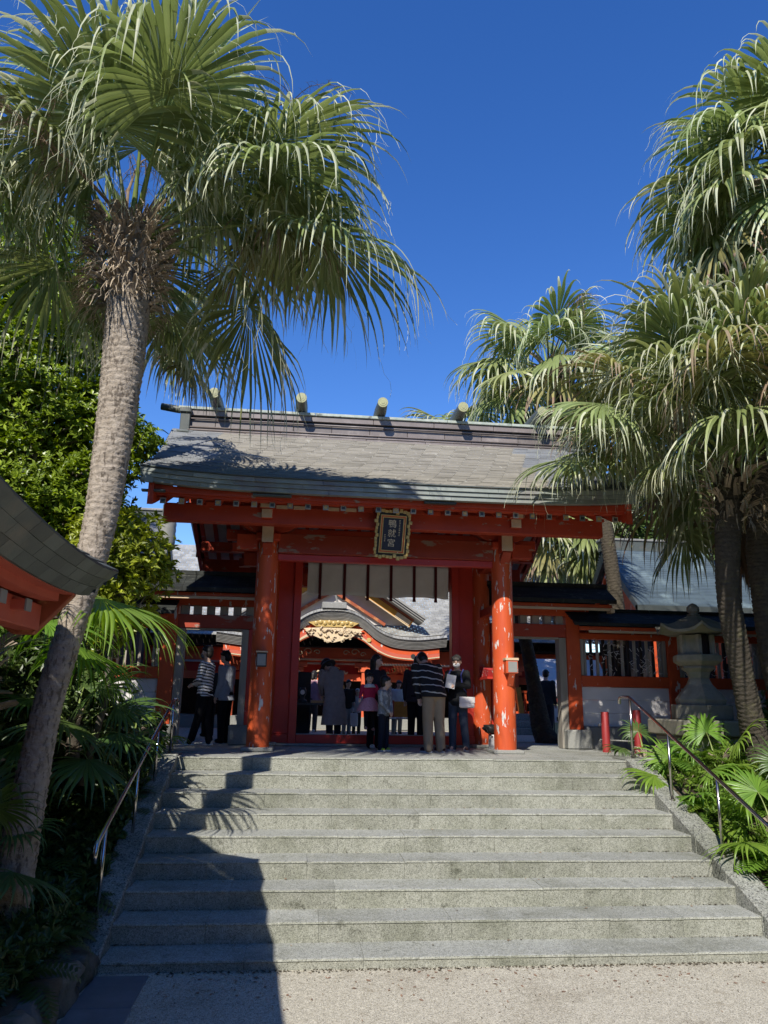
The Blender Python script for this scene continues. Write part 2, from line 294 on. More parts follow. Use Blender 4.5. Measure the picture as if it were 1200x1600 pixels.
class MB:
    def __init__(s): s.v = []; s.f = []; s.m = []; s.r = []; s.k = 0
    def add(s, verts, faces, mi=0, r=None):
        n = len(s.v); s.v.extend([tuple(x) for x in verts])
        r = RNG.random() if r is None else r
        for f in faces: s.f.append(tuple(i + n for i in f)); s.m.append(mi); s.r.append(r)
        return s
    def box(s, x0, x1, y0, y1, z0, z1, mi=0, M4=None):
        v = [(x, y, z) for z in (z0, z1) for y in (y0, y1) for x in (x0, x1)]
        if M4 is not None: v = [M4 @ Vector(p) for p in v]
        return s.add(v, [(0, 2, 3, 1), (4, 5, 7, 6), (0, 1, 5, 4), (2, 6, 7, 3), (0, 4, 6, 2), (1, 3, 7, 5)], mi)
    def beam(s, a, b, w, h, up=(0, 0, 1), mi=0, w2=None, h2=None):
        """a rectangular bar from a to b, w across, h along up"""
        a, b, up = Vector(a), Vector(b), Vector(up); d = (b - a).normalized()
        x = d.cross(up).normalized(); u = x.cross(d).normalized()
        w2 = w if w2 is None else w2; h2 = h if h2 is None else h2
        v = [a - x * w / 2 - u * h / 2, a + x * w / 2 - u * h / 2, a + x * w / 2 + u * h / 2, a - x * w / 2 + u * h / 2,
             b - x * w2 / 2 - u * h2 / 2, b + x * w2 / 2 - u * h2 / 2, b + x * w2 / 2 + u * h2 / 2, b - x * w2 / 2 + u * h2 / 2]
        return s.add(v, [(3, 2, 1, 0), (4, 5, 6, 7), (0, 1, 5, 4), (1, 2, 6, 5), (2, 3, 7, 6), (3, 0, 4, 7)], mi)
    def tube(s, pts, rad, n=10, mi=0, cap=True, flat=1.0):
        pts = [Vector(p) for p in pts]
        if not isinstance(rad, (list, tuple)): rad = [rad] * len(pts)
        vs, fs = [], []
        prev = None
        for i, p in enumerate(pts):
            d = (pts[min(i + 1, len(pts) - 1)] - pts[max(i - 1, 0)])
            d = d.normalized() if d.length > 1e-9 else Vector((0, 0, 1))
            x = (Vector((0, 0, 1)).cross(d) if abs(d.z) < 0.95 else Vector((0, 1, 0)).cross(d)).normalized() if prev is None else (prev - d * prev.dot(d)).normalized()
            prev = x; y = d.cross(x)
            for k in range(n):
                a = 2 * math.pi * k / n
                vs.append(p + x * math.cos(a) * rad[i] + y * math.sin(a) * rad[i] * flat)
        for i in range(len(pts) - 1):
            for k in range(n):
                k2 = (k + 1) % n
                fs.append((i * n + k, i * n + k2, (i + 1) * n + k2, (i + 1) * n + k))
        if cap:
            fs.append(tuple(range(n - 1, -1, -1))); fs.append(tuple((len(pts) - 1) * n + k for k in range(n)))
        return s.add(vs, fs, mi)
    def lathe(s, prof, c, n=16, mi=0, rot=0.0, sq=None):
        vs, fs = [], []
        for r, z in prof:
            for k in range(n):
                a = 2 * math.pi * k / n + rot
                vs.append((c[0] + r * math.cos(a), c[1] + r * math.sin(a), c[2] + z))
        for i in range(len(prof) - 1):
            for k in range(n):
                k2 = (k + 1) % n
                fs.append((i * n + k, i * n + k2, (i + 1) * n + k2, (i + 1) * n + k))
        fs.append(tuple(range(n - 1, -1, -1))); fs.append(tuple((len(prof) - 1) * n + k for k in range(n)))
        return s.add(vs, fs, mi)
    def extrude(s, poly, axis, a, b, mi=0):
        """2-D polygon extruded along an axis: axis x -> poly is (y,z); y -> (x,z); z -> (x,y)"""
        def P(p, t): return {'x': (t, p[0], p[1]), 'y': (p[0], t, p[1]), 'z': (p[0], p[1], t)}[axis]
        n = len(poly); v = [P(p, a) for p in poly] + [P(p, b) for p in poly]
        f = [tuple(range(n)), tuple(range(2 * n - 1, n - 1, -1))] + [(i, n + i, n + (i + 1) % n, (i + 1) % n) for i in range(n)]
        return s.add(v, f, mi)
    def ball(s, c, r, mi=0, n=10, sc=(1, 1, 1)):
        prof = [(max(1e-4, r * math.cos(t)), r * math.sin(t)) for t in np.linspace(-math.pi / 2, math.pi / 2, n // 2 + 2)]
        v, f = [], []
        for rr, z in prof:
            for k in range(n):
                a = 2 * math.pi * k / n
                v.append((c[0] + rr * math.cos(a) * sc[0], c[1] + rr * math.sin(a) * sc[1], c[2] + z * sc[2]))
        for i in range(len(prof) - 1):
            for k in range(n): f.append((i * n + k, i * n + (k + 1) % n, (i + 1) * n + (k + 1) % n, (i + 1) * n + k))
        return s.add(v, f, mi)
    def obj(s, name, mats, parent=None, smooth=False, at=None, bevel=0.0, fixn=True, label=None, kind=None):
        o = mesh_obj(name, s.v, s.f, mats, parent, s.r, s.m, smooth, at)
        if fixn:
            bm = bmesh.new(); bm.from_mesh(o.data); bmesh.ops.recalc_face_normals(bm, faces=bm.faces); bm.to_mesh(o.data); bm.free()
        if bevel:
            b = o.modifiers.new('bevel', 'BEVEL'); b.width = bevel; b.segments = 1; b.limit_method = 'ANGLE'; b.angle_limit = R(40)
        if label: o['label'] = label
        if kind: o['kind'] = kind
        return o

def smooth_by_angle(o, deg=40):
    me = o.data
    me.polygons.foreach_set('use_smooth', np.ones(len(me.polygons), dtype=bool))
    try: me.set_sharp_from_angle(angle=R(deg))
    except Exception: pass
    return o

def put(o, loc, rot=(0, 0, 0), scale=(1, 1, 1), parent=None):
    """a copy of a piece that shares its mesh"""
    c = o.copy(); COL.objects.link(c); c.location = loc; c.rotation_euler = rot; c.scale = scale
    if parent is not None: c.parent = parent
    return c

def copy_thing(root, loc, rotz=0.0, scale=None, label=None):
    c = root.copy(); COL.objects.link(c); c.location = loc; c.rotation_euler = (0, 0, rotz)
    if scale: c.scale = (scale,) * 3
    if label: c['label'] = label
    for ch in root.children:
        d = ch.copy(); COL.objects.link(d); d.parent = c
        for g in ch.children:
            e = g.copy(); COL.objects.link(e); e.parent = d
    return c

LZ, GZ, RH, RT = 1.661, 0.09, 0.1846, 0.449     # landing level, ground level, riser, tread
Y0 = -1.391                                      # front edge of the landing
XL, XR = -3.01, 3.416                            # clear width of the stairs
def nose(y): return LZ + (y - Y0) * RH / RT      # line of the step nosings
# ---------------------------------------------------------------- ground, stairs, beds
mesh_obj('ground', [(-400, -400, GZ), (400, -400, GZ), (400, 400, GZ), (-400, 400, GZ)], [(0, 1, 2, 3)], M['ground'])['kind'] = 'structure'

terr = thing('terrace', None, None, (0, 0, LZ), kind='structure')
mb = MB(); mb.box(-40, 40, Y0 + 0.46, 60, GZ - 0.5, LZ - 0.02)
mb.obj('paving', M['concrete'], terr)
stair = thing('stone_stairs', None, None, (0, Y0, GZ), kind='structure')
rs = random.Random(5)
for k in range(1, 10):                            # every tread is laid from separate long blocks
    yf = Y0 - (9 - k) * RT; z1 = k * RH; z0 = z1 - RH
    x = XL - 0.05
    while x < XR + 0.02:
        w = rs.choice((0.78, 0.9, 1.07, 1.07, 1.3, 1.6)); x2 = min(x + w, XR + 0.05)
        if XR + 0.05 - x2 < 0.45: x2 = XR + 0.05
        g = 0.0013; dz = rs.uniform(-0.003, 0.003); dy = rs.uniform(-0.004, 0.004)
        mb = MB()
        nb = 7                                    # a slightly worn nosing
        prof = [(yf + dy + 0.012, z0 - 0.012), (yf + dy + 0.006, z1 - 0.022 + dz), (yf + dy - 0.004, z1 - 0.02 + dz), (yf + dy + 0.004, z1 - 0.004 + dz), (yf + dy + 0.02, z1 + dz), (yf + RT + 0.03, z1 + dz), (yf + RT + 0.03, z0 - 0.012)]
        if k == 1: prof[0] = (prof[0][0], 0.0); prof[-1] = (prof[-1][0], 0.0)
        if k == 9: prof[-2] = (yf + 0.462, z1 + dz); prof[-1] = (yf + 0.462, z0)
        xs_n = [x + g] + [x + g + (x2 - x - 2 * g) * (q + rs.uniform(-.3, .3)) / 14 for q in range(1, 14)] + [x2 - g]
        np_ = len(prof); vv, ff, mm = [], [], []
        for q, xx in enumerate(xs_n):                 # worn, nibbled front edge
            chip = rs.uniform(.006, .016) if rs.random() < .12 else rs.uniform(0, .003)
            for j, (a_, b_) in enumerate(prof): vv.append((xx, a_ + (chip if j in (2, 3) else chip * .5 if j == 1 else 0), b_ - (chip * .8 if j in (3, 4) else chip * .3 if j == 2 else 0)))
        for q in range(14):
            for j in range(np_): ff.append((q * np_ + j, q * np_ + (j + 1) % np_, (q + 1) * np_ + (j + 1) % np_, (q + 1) * np_ + j)); mm.append(1 if j in (3, 4) else 0)
        ff += [tuple(range(np_)), tuple(14 * np_ + j for j in range(np_))[::-1]]; mm += [0, 0]
        mb.add(vv, ff); mb.m = mm
        o = mb.obj('step_stone', [M['stone_step'], M['stone_tread']], stair)
        x = x2
# landing paving behind the top step
yy = Y0 + 0.462
for row, d in enumerate((0.62, 0.62, 0.62, 0.75, 0.9, 1.2)):
    x = -6.0 + rs.uniform(-0.3, 0)
    while x < 9:
        w = rs.choice((0.9, 1.2, 1.4)); 
        mb = MB(); mb.box(x + 0.003, x + w - 0.003, yy + 0.003, yy + d - 0.003, LZ - 0.06, LZ + rs.uniform(-0.003, 0.002))
        if not (x < -3.3 and yy < -0.4): mb.obj('paving_stone', M['stone_tread'], terr)
        x += w
    yy += d
mb = MB(); mb.box(-30, 30, yy, 40, LZ - 0.05, LZ + 0.003); mb.obj('courtyard_gravel', M['ground'], terr)

def cheek(x0, x1, name, label):
    t = thing(name, label, 'wall', ((x0 + x1) / 2, Y0, GZ))
    n = 6; ys = np.linspace(Y0 - 0.02, Y0 - 8.45 * RT, n + 1)
    mb = MB(); mb.box(x0, x1, Y0, Y0 + 0.5, GZ - 0.2, LZ + 0.025); mb.obj('cheek_stone', M['stone_cheek'], t, bevel=0.012)
    for i in range(n):
        a, b = ys[i] - 0.003, ys[i + 1] + 0.003
        h = 0.045
        mb = MB(); mb.extrude([(a, GZ - 0.2), (a, nose(a) + h), (b, nose(b) + h), (b, GZ - 0.2)], 'x', x0 + rs.uniform(-.006, .006), x1 + rs.uniform(-.01, .01))
        mb.obj('cheek_stone', M['stone_cheek'], t, bevel=0.014)
    return t
cheek(XR + 0.004, XR + 0.31, 'stair_cheek_wall', 'sloping grey stone cheek wall beside the sunlit right end of the steps')
cheek(XL - 0.29, XL - 0.004, 'stair_cheek_wall', 'sloping grey stone cheek wall along the shaded left end of the steps')

def bed(name, xs, ys, fz, label=None):
    vs, fs = [], []
    for y in ys:
        for x in xs: vs.append((x, y, fz(x, y)))
    nx = len(xs)
    for j in range(len(ys) - 1):
        for i in range(nx - 1): fs.append((j * nx + i, j * nx + i + 1, (j + 1) * nx + i + 1, (j + 1) * nx + i))
    o = mesh_obj(name, vs, fs, M['soil'], smooth=True); o['kind'] = 'structure'; return o
def bump2(x, y): return 0.035 * math.sin(3.1 * x + 1.7 * y) + 0.03 * math.sin(5.3 * y - 2.2 * x)
def zright(x, y): return min(LZ - 0.03, max(GZ + 0.05, nose(y) - 0.03 + 0.12 * min(1.5, x - XR - 0.3))) + bump2(x, y) * min(1, (x - XR - 0.25))
def zleft(x, y):
    d = (XL - 0.25) - x
    return min(LZ - 0.02, max(GZ + 0.28 + 0.22 * min(d, 2.0), nose(y) - 0.12)) + bump2(x, y) * min(1, max(0, d))
bed('planting_bed', np.linspace(XR + 0.25, 16, 40), np.linspace(-9, 1.0, 40), zright)
bed('planting_bed', np.linspace(-16, XL - 0.2, 40), np.linspace(-11, 1.0, 48), zleft)

# low rock edging and slate strip at the foot of the stairs, left
t = thing('rock_edging', 'low wall of dark garden rocks edging the fern bed at the foot of the stairs', 'wall', (-3.1, -6.2, GZ))
y = -5.05
while y > -9.5:
    L_ = rs.uniform(0.35, 0.6)
    bm = bmesh.new(); bmesh.ops.create_cube(bm, size=1.0)
    bmesh.ops.subdivide_edges(bm, edges=bm.edges[:], cuts=3, use_grid_fill=True)
    for v in bm.verts:
        n_ = v.co.normalized(); q = v.co.lerp(n_ * 0.62, 0.45)
        q = q * (1 + 0.09 * math.sin(7 * q.x + 13 * y) + 0.08 * math.sin(9 * q.z + 5 * y + 4 * q.y))
        v.co = Vector((q.x * 0.42, q.y * L_ * 1.05, q.z * 0.36)) + Vector((-3.24 + rs.uniform(-.04, .04) - 0.05 * (-5 - y), y - L_ / 2, GZ + 0.10))
    vs = [tuple(v.co) for v in bm.verts]; fs = [tuple(v.index for v in f.verts) for f in bm.faces]; bm.free()
    mesh_obj('rock', vs, fs, M['rock'], t, smooth=True)
    y -= L_ * 0.94
t = thing('slate_path_edge', None, None, (-2.75, -6, GZ), kind='structure')
y = -5.07
for i in range(5):
    L_ = (0.72, 0.9, 0.8, 0.9, 0.9)[i]
    mb = MB(); mb.box(-3.02, -2.56 + 0.01 * i, y - L_ + 0.006, y, GZ - 0.05, GZ + 0.012); mb.obj('slate_slab', M['slab'], t, bevel=0.004); y -= L_
# ---------------------------------------------------------------- the shrine gate
gate = thing('shrine_gate', 'large vermilion shrine gate with a weathered copper shingle roof at the top of the steps', 'gate', (0, 1.6, LZ))
YC = 1.6
BV = 0.008
def gbox(name, x0, x1, y0, y1, z0, z1, m, parent=gate, bevel=BV, label=None):
    mb = MB(); mb.box(x0, x1, y0, y1, z0, z1); return mb.obj(name, M[m], parent, bevel=bevel, label=label)

# columns on plinth stones
for sx in (-1, 1):
    for y, r, m in ((0, 0.180, 'vermilion' if sx < 0 else 'vermilion_worn'), (YC, 0.172, 'vermilion' if sx < 0 else 'vermilion_worn'), (3.2, 0.175, 'vermilion')):
        mb = MB(); mb.lathe([(0.30, 0), (0.30, 0.045), (0.285, 0.06)], (2.0 * sx, y, LZ), 4, rot=R(45)); mb.v = [(2.0 * sx + (p[0] - 2.0 * sx) * 1.18, y + (p[1] - y) * 1.18, p[2]) for p in mb.v]
        p = mb.obj('plinth', M['granite_grey'], gate, bevel=0.012)
        mb = MB(); mb.lathe([(r * 1.0, 0.0), (r * 1.01, 0.4), (r, 1.8), (r * 0.965, 3.35)], (2.0 * sx, y, LZ + 0.055), 28)
        c = mb.obj('column', M['vermilion_worn' if y == 0 else m], gate, smooth=True); smooth_by_angle(c)
        if y == 0 and sx > 0: c['label'] = 'front column with long strips of peeled white primer'
        mb = MB(); mb.box(2.0 * sx - .2, 2.0 * sx + .2, y - .2, y + .2, 5.01, 5.14); mb.obj('bearing_block', M['beam_red_shade'], gate, bevel=0.02)
# crimson screens and threshold in the middle bay
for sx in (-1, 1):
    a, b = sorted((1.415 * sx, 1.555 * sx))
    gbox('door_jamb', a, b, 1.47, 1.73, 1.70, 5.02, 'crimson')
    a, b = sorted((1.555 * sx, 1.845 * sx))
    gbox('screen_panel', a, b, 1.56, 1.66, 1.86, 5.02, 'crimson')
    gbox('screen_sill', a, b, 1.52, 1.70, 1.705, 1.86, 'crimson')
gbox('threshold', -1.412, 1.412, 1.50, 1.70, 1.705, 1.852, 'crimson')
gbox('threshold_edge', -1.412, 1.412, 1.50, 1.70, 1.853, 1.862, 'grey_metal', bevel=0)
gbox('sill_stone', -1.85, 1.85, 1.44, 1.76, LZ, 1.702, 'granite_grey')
gbox('door_head', -2.0, 2.0, 1.50, 1.70, 5.02, 5.30, 'beam_red_shade')
gbox('mid_lintel', -2.45, 2.45, 1.48, 1.72, 5.305, 5.60, 'beam_red_shade')
gbox('mid_beam', -3.6, 3.6, 1.50, 1.70, 5.95, 6.25, 'beam_red_shade')
for x in (-2.0, -1.0, 0.0, 1.0, 2.0): gbox('strut', x - .08, x + .08, 1.52, 1.68, 5.6, 5.95, 'beam_red_shade')
gbox('rear_door_head', -2.0, 2.0, 3.1, 3.3, 4.75, 5.02, 'beam_red_shade')
# front tie beam, peeling, with its noses
gbox('tie_beam', -1.83, 1.83, -0.115, 0.115, 4.815, 5.15, 'vermilion_peel')
gbox('tie_beam_underside', -1.83, 1.83, -0.06, 0.06, 4.70, 4.812, 'crimson')
for sx in (-1, 1):
    for y in (0.0, YC, 3.2):
        a, b = sorted((2.17 * sx, 2.52 * sx)); gbox('beam_nose', a, b, y - .1, y + .1, 4.87, 5.12, 'beam_red_shade')
        a, b = sorted((2.17 * sx, 2.75 * sx)); gbox('beam_nose', a, b, y + .5 - .09 if y == 0 else y - .08, y + .5 + .09 if y == 0 else y + .08, 5.13, 5.30, 'beam_red_shade')
    # side tie beams running back
    gbox('side_tie', 2.0 * sx - .085, 2.0 * sx + .085, 0.17, 1.43, 4.84, 5.09, 'beam_red_shade')
    gbox('side_tie', 2.0 * sx - .085, 2.0 * sx + .085, 1.77, 3.03, 4.84, 5.09, 'beam_red_shade')
    gbox('side_rail', 2.0 * sx - .06, 2.0 * sx + .06, 0.17, 1.43, 4.0, 4.14, 'beam_red_shade')
    # boat-shaped bracket arm along the front, curved underside
    for y in (0.0, 3.2):
        prof = []
        for t in np.linspace(-1, 1, 13):
            zz = 5.145 + 0.17 * max(0, (abs(t) - 0.35) / 0.65) ** 1.6
            prof.append((2.0 * sx + 0.5 * t, zz))
        prof = prof + [(2.0 * sx + 0.5, 5.42), (2.0 * sx - 0.5, 5.42)]
        mb = MB(); mb.extrude(prof, 'y', y - .09, y + .09); mb.obj('bracket_arm', M['beam_red_shade'], gate, bevel=BV)
    # arms thrusting forward with cream painted ends
    def nosearm(x, yb, yf, z0, z1, w):
        mb = MB(); mb.box(x - w / 2, x + w / 2, yf, yb, z0, z1)
        o = mb.obj('bracket_nose', [M['beam_red_shade']], gate, bevel=BV)
        mb = MB(); mb.box(x - w / 2 + .004, x + w / 2 - .004, yf - .006, yf + .002, z0 + .004, z1 - .004); mb.obj('nose_face', M['cream'], o)
    nosearm(2.0 * sx, -0.16, -0.40, 4.93, 5.21, 0.19)
    nosearm(2.0 * sx, 0.1, -0.98, 5.20, 5.345, 0.17)
    nosearm(2.0 * sx, 0.1, -1.03, 5.35, 5.44, 0.215)
    mb = MB(); mb.beam((2.0 * sx, -0.38, 4.95), (2.0 * sx, -0.16, 4.80), 0.15, 0.1); mb.obj('bracket_strut', M['beam_red_shade'], gate)
# eave purlins front and rear, wall plate above the bracket arms
gbox('wall_plate', -3.55, 3.55, -0.10, 0.10, 5.425, 5.62, 'beam_red_shade')
gbox('wall_plate', -3.55, 3.55, 3.10, 3.30, 5.425, 5.62, 'beam_red_shade')
gbox('eave_purlin', -3.60, 3.48, -0.90, -0.72, 5.12, 5.40, 'beam_red_shade')
gbox('eave_purlin', -3.60, 3.48, 3.92, 4.10, 5.12, 5.40, 'beam_red_shade')

# roof surfaces -----------------------------------------------------------------
RX = 3.86
def roof_z(t, x):            # t 0 at the eave, 1 at the ridge foot
    return 5.678 + 1.635 * t - 0.17 * math.sin(math.pi * t) * (1 - 0.25 * t) + 0.10 * (abs(x) / 3.8) ** 4 * (1 - 0.6 * t)
def roof_y(t, side): return YC - side * (3.15 - 2.70 * t)
def shingle_slope(side, parent):
    mb = MB(); nrow = 36
    r_ = random.Random(3 + side)
    for i in range(nrow):
        t0, t1 = i / nrow, (i + 1.35) / nrow
        x = -RX - 0.10 * t0 - ((i * 0.105 + (0.14 if i % 2 else 0)) % 0.28)
        while x < RX + 0.10 * t0:
            x2 = x + 0.28
            a, b = max(x, -RX - 0.1 * t0), min(x2, RX + 0.1 * t0)
            if b - a > 0.02:
                th = 0.020 + r_.uniform(-.004, .006); g = 0.0025
                jz = r_.uniform(-.002, .002)
                mid = (a + b) / 2
                col = 0 if (mid > -2.75 - 0.4 * t0 and mid < 2.6 or side < 0) else 1
                za0, zb0 = roof_z(t0, a) + th + jz, roof_z(t0, b) + th + jz
                za1, zb1 = roof_z(t1, a) + 0.001, roof_z(t1, b) + 0.001
                y0, y1 = roof_y(t0, side), roof_y(t1, side)
                v = [(a + g, y0, za0 - 0.014), (b - g, y0, zb0 - 0.014), (a + g, y0, za0), (b - g, y0, zb0), (a + g, y1, za1), (b - g, y1, zb1)]
                mb.add(v, [(0, 1, 3, 2), (2, 3, 5, 4), (0, 2, 4), (1, 5, 3)], col)
                if side > 0 and r_.random() < .8:
                    q = r_.uniform(.25, .6); w_ = r_.uniform(.006, .014)
                    mb.add([(a + g, y0 + .001, za0 + .002), (a + g + w_, y0 + .001, za0 + .002), (a + g + w_, y0 + (y1 - y0) * q, za0 + (za1 - za0) * q + .002), (a + g, y0 + (y1 - y0) * q, za0 + (za1 - za0) * q + .002)], [(0, 1, 2, 3)], 2)
            x = x2
    # boarded deck under the shingles keeps the light out
    for j in range(12):
        t0, t1 = j / 12, (j + 1) / 12
        xs = np.linspace(-RX, RX, 13)
        for a, b in zip(xs[:-1], xs[1:]):
            mb.add([(a, roof_y(t0, side), roof_z(t0, a) - .01), (b, roof_y(t0, side), roof_z(t0, b) - .01), (b, roof_y(t1, side), roof_z(t1, b) - .01), (a, roof_y(t1, side), roof_z(t1, a) - .01)], [(0, 1, 2, 3)], 0, 0.5)
    o = mb.obj('copper_shingles', [M['shingle'], M['shingle_end'], M['shingle_seam']], parent, fixn=False); o['kind'] = 'stuff'
    return o
shingle_slope(1, gate); shingle_slope(-1, gate)

# thick eave edge: three courses of long copper plates, leaning inward
def eave_edge(parent, x0, x1, yf, zf, side=1, courses=3, plate=0.93, m='patina', lean=0.07, thick=0.205, capm='patina_dark'):
    h = thick / courses
    for c in range(courses):
        x = x0 - (plate * 0.45 if c % 2 else plate * 0.1)
        while x < x1:
            b = min(x + plate * rs.uniform(0.9, 1.1), x1); a = max(x, x0); x = b
            if b - a < 0.01: continue
            n = 4; mb = MB()
            for k in range(n):
                p, q = a + (b - a) * k / n + (0.002 if k == 0 else 0), a + (b - a) * (k + 1) / n - (0.002 if k == n - 1 else 0)
                yt, yb = yf + side * lean * c / courses, yf + side * lean * (c + 1) / courses
                pr = 0.0
                za, zb = zf(p) - c * h, zf(q) - c * h
                v = [(p, yt - side * pr, za), (q, yt - side * pr, zb), (q, yb - side * .024, zb - h + .006), (p, yb - side * .024, za - h + .006),
                     (p, yt + side * .08, za), (q, yt + side * .08, zb), (q, yb + side * .08, zb - h + .006), (p, yb + side * .08, za - h + .006)]
                mb.add(v, [(0, 1, 2, 3), (3, 2, 6, 7), (0, 4, 5, 1), (0, 3, 7, 4), (1, 5, 6, 2)], 0, 0.15 + 0.7 * RNG.random() if k == 0 else mb.r[-1])
            mb.obj('eave_plate', M[m], parent)
eave_edge(gate, -RX, RX, roof_y(0, 1) - 0.01, lambda x: roof_z(0, x) - 0.012, 1)
eave_edge(gate, -RX, RX, roof_y(0, -1) + 0.01, lambda x: roof_z(0, x) - 0.012, -1)
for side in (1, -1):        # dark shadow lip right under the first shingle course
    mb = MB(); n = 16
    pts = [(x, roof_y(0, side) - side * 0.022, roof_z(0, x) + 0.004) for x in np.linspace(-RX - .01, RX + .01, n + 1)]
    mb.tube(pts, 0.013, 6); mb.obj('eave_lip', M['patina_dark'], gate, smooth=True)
# verge edges at both gable ends
for sx in (-1, 1):
    for side in (1, -1):
        mb = MB(); n = 14
        for k in range(n):
            t0, t1 = k / n, (k + 1) / n
            for c in range(3):
                h = 0.085
                xa, xb = sx * (RX + 0.10 * t0 + 0.014 - 0.03 * c), sx * (RX + 0.10 * t1 + 0.014 - 0.03 * c)
                za, zb = roof_z(t0, RX) - c * h, roof_z(t1, RX) - c * h
                ya, yb = roof_y(t0, side), roof_y(t1, side)
                mb.add([(xa, ya, za), (xb, yb, zb), (xb - sx * .03, yb, zb - h), (xa - sx * .03, ya, za - h), (xa - sx * .15, ya, za), (xb - sx * .15, yb, zb), (xb - sx * .15, yb, zb - h), (xa - sx * .15, ya, za - h)],
                       [(0, 1, 2, 3), (3, 2, 6, 7), (0, 3, 7, 4), (1, 5, 6, 2)], 0)
        mb.obj('verge_plates', M['patina'], gate)
        mb = MB()
        prof = [(roof_y(t, side), roof_z(t, RX) - 0.27) for t in np.linspace(0.03, 1.15, 14)]
        prof += [(y, z - 0.33 - 0.1 * i / 14) for i, (y, z) in enumerate(prof)][::-1]
        mb.extrude(prof, 'x', sx * 3.66, sx * 3.74); mb.obj('barge_board', M['beam_red_shade'], gate)
# soffit boards, rafters with capped ends
SL = (6.60 - 5.38) / 2.85
def soff(y): return 5.38 + SL * (y + 1.25) if y <= YC else 5.38 + SL * (2 * YC - y + 1.25)
NR = 27
for side in (1, -1):
    mir = lambda y: y if side > 0 else 2 * YC - y
    for i in range(NR):
        x = -3.55 + 7.1 * i / (NR - 1)
        mb = MB(); mb.beam((x, mir(-1.25), 5.335), (x, mir(1.58), soff(1.58) - 0.045), 0.075, 0.085); r_ = mb.obj('rafter', M['beam_red_shade'], gate)
        if side > 0:
            mb = MB(); mb.box(x - .043, x + .043, -1.268, -1.2515, 5.29, 5.378); cap = mb.obj('rafter_cap', M['weathered_wood' if i % 3 else 'patina'], r_)
            mb = MB(); mb.box(x - .026, x + .026, -1.272, -1.2685, 5.312, 5.357)
            mesh_obj('rafter_cap_face', mb.v, mb.f, M['dark_metal' if i % 2 == 0 else 'gold'], r_, mb.r)
    for i in range(NR - 1):
        xa = -3.55 + 7.1 * i / (NR - 1); xb = xa + 7.1 / (NR - 1)
        mb = MB(); ya, yb = mir(-1.16), mir(1.6)
        za, zb = 5.385 + .09 * SL, soff(1.6) + .005
        mb.add([(xa + .002, ya, za), (xb - .002, ya, za), (xb - .002, yb, zb), (xa + .002, yb, zb), (xa + .002, ya, za + .02), (xb - .002, ya, za + .02), (xb - .002, yb, zb + .02), (xa + .002, yb, zb + .02)],
               [(3, 2, 1, 0), (4, 5, 6, 7), (0, 1, 5, 4), (2, 3, 7, 6), (0, 4, 7, 3), (1, 2, 6, 5)])
        mb.obj('soffit_board', M['white_board'], gate)
    # red eave fascia (two stepped boards), with upturned ends
    for (yo, z0, z1, xe) in ((-1.375, 5.40, 5.475, 3.72), (-1.325, 5.372, 5.399, 3.70), (-1.24, 5.379, 5.41, 3.70)):
        mb = MB(); xs = np.linspace(-xe, xe, 21)
        for a, b in zip(xs[:-1], xs[1:]):
            ea, eb = 0.09 * (abs(a) / 3.8) ** 4, 0.09 * (abs(b) / 3.8) ** 4
            y0, y1 = mir(yo), mir(yo + 0.09)
            mb.add([(a, y0, z0 + ea * .6), (b, y0, z0 + eb * .6), (b, y0, z1 + eb), (a, y0, z1 + ea), (a, y1, z0 + ea * .6), (b, y1, z0 + eb * .6), (b, y1, z1 + eb), (a, y1, z1 + ea)],
                   [(0, 1, 2, 3), (7, 6, 5, 4), (0, 4, 5, 1), (3, 2, 6, 7), (0, 3, 7, 4), (1, 5, 6, 2)], 0, 0.5)
        mb.obj('eave_board', M['beam_red_shade'], gate)
# pale caulk strips on the purlin between rafter ends
for i in range(NR - 1):
    if i in (0, 1, 3, 4, 8, 12, 16, 17, 18, 21): continue
    xa = -3.55 + 7.1 * i / (NR - 1) + .05; xb = xa + 7.1 / (NR - 1) - .1
    mb = MB(); mb.box(xa, xb, -0.935, -0.902, 5.37, 5.42); mb.obj('rafter_stop', M['cream' if i in (6, 7, 9, 10, 13) else 'beam_red_shade'], gate)
# copper corner straps hanging from the eave edge
for x0, x1 in ((-2.2, -1.62), (0.42, 0.92), (-3.84, -3.5)):
    mb = MB(); mb.box(x0, x1, -1.46, -1.375, 5.425, 5.452); mb.obj('gutter_strip', M['patina_dark'], gate)

# ridge box in copper, with its panels, cap, end ornaments and five logs
rb = MB(); rb.box(-3.7, 3.7, 1.30, 1.90, 6.6, 7.84); rb.obj('ridge_core', M['ridge_copper'], gate)
layers = ((7.24, 7.345, 0.50, 1.15), (7.352, 7.425, 0.415, 0.93), (7.44, 7.60, 0.36, 0.74), (7.685, 7.79, 0.37, 1.2))
for z0, z1, hd, w in layers:
    for side in (1, -1):
        x = -3.68 + rs.uniform(-.3, 0)
        while x < 3.68:
            a, b = max(x, -3.68), min(x + w, 3.68); x += w
            if b - a < .04: continue
            mb = MB(); y0, y1 = sorted((YC - side * hd, YC - side * 0.28))
            mb.box(a + .003, b - .003, y0 + rs.uniform(0, .004), y1, z0, z1); mb.obj('ridge_panel', M['ridge_copper'], gate, bevel=0.006)
for z, hd, rr in ((7.43, .425, .014), (7.608, .40, .016), (7.346, .50, .012)):
    for side in (1, -1):
        mb = MB(); mb.tube([(-3.68, YC - side * hd, z), (3.68, YC - side * hd, z)], rr, 8); mb.obj('ridge_moulding', M['ridge_copper'], gate, smooth=True)
for side in (1, -1):
    mb = MB(); mb.box(-3.69, 3.69, min(YC - side * .3, YC - side * .325), max(YC - side * .3, YC - side * .325), 7.60, 7.69); mb.obj('ridge_groove', M['black'], gate)
x = -3.9
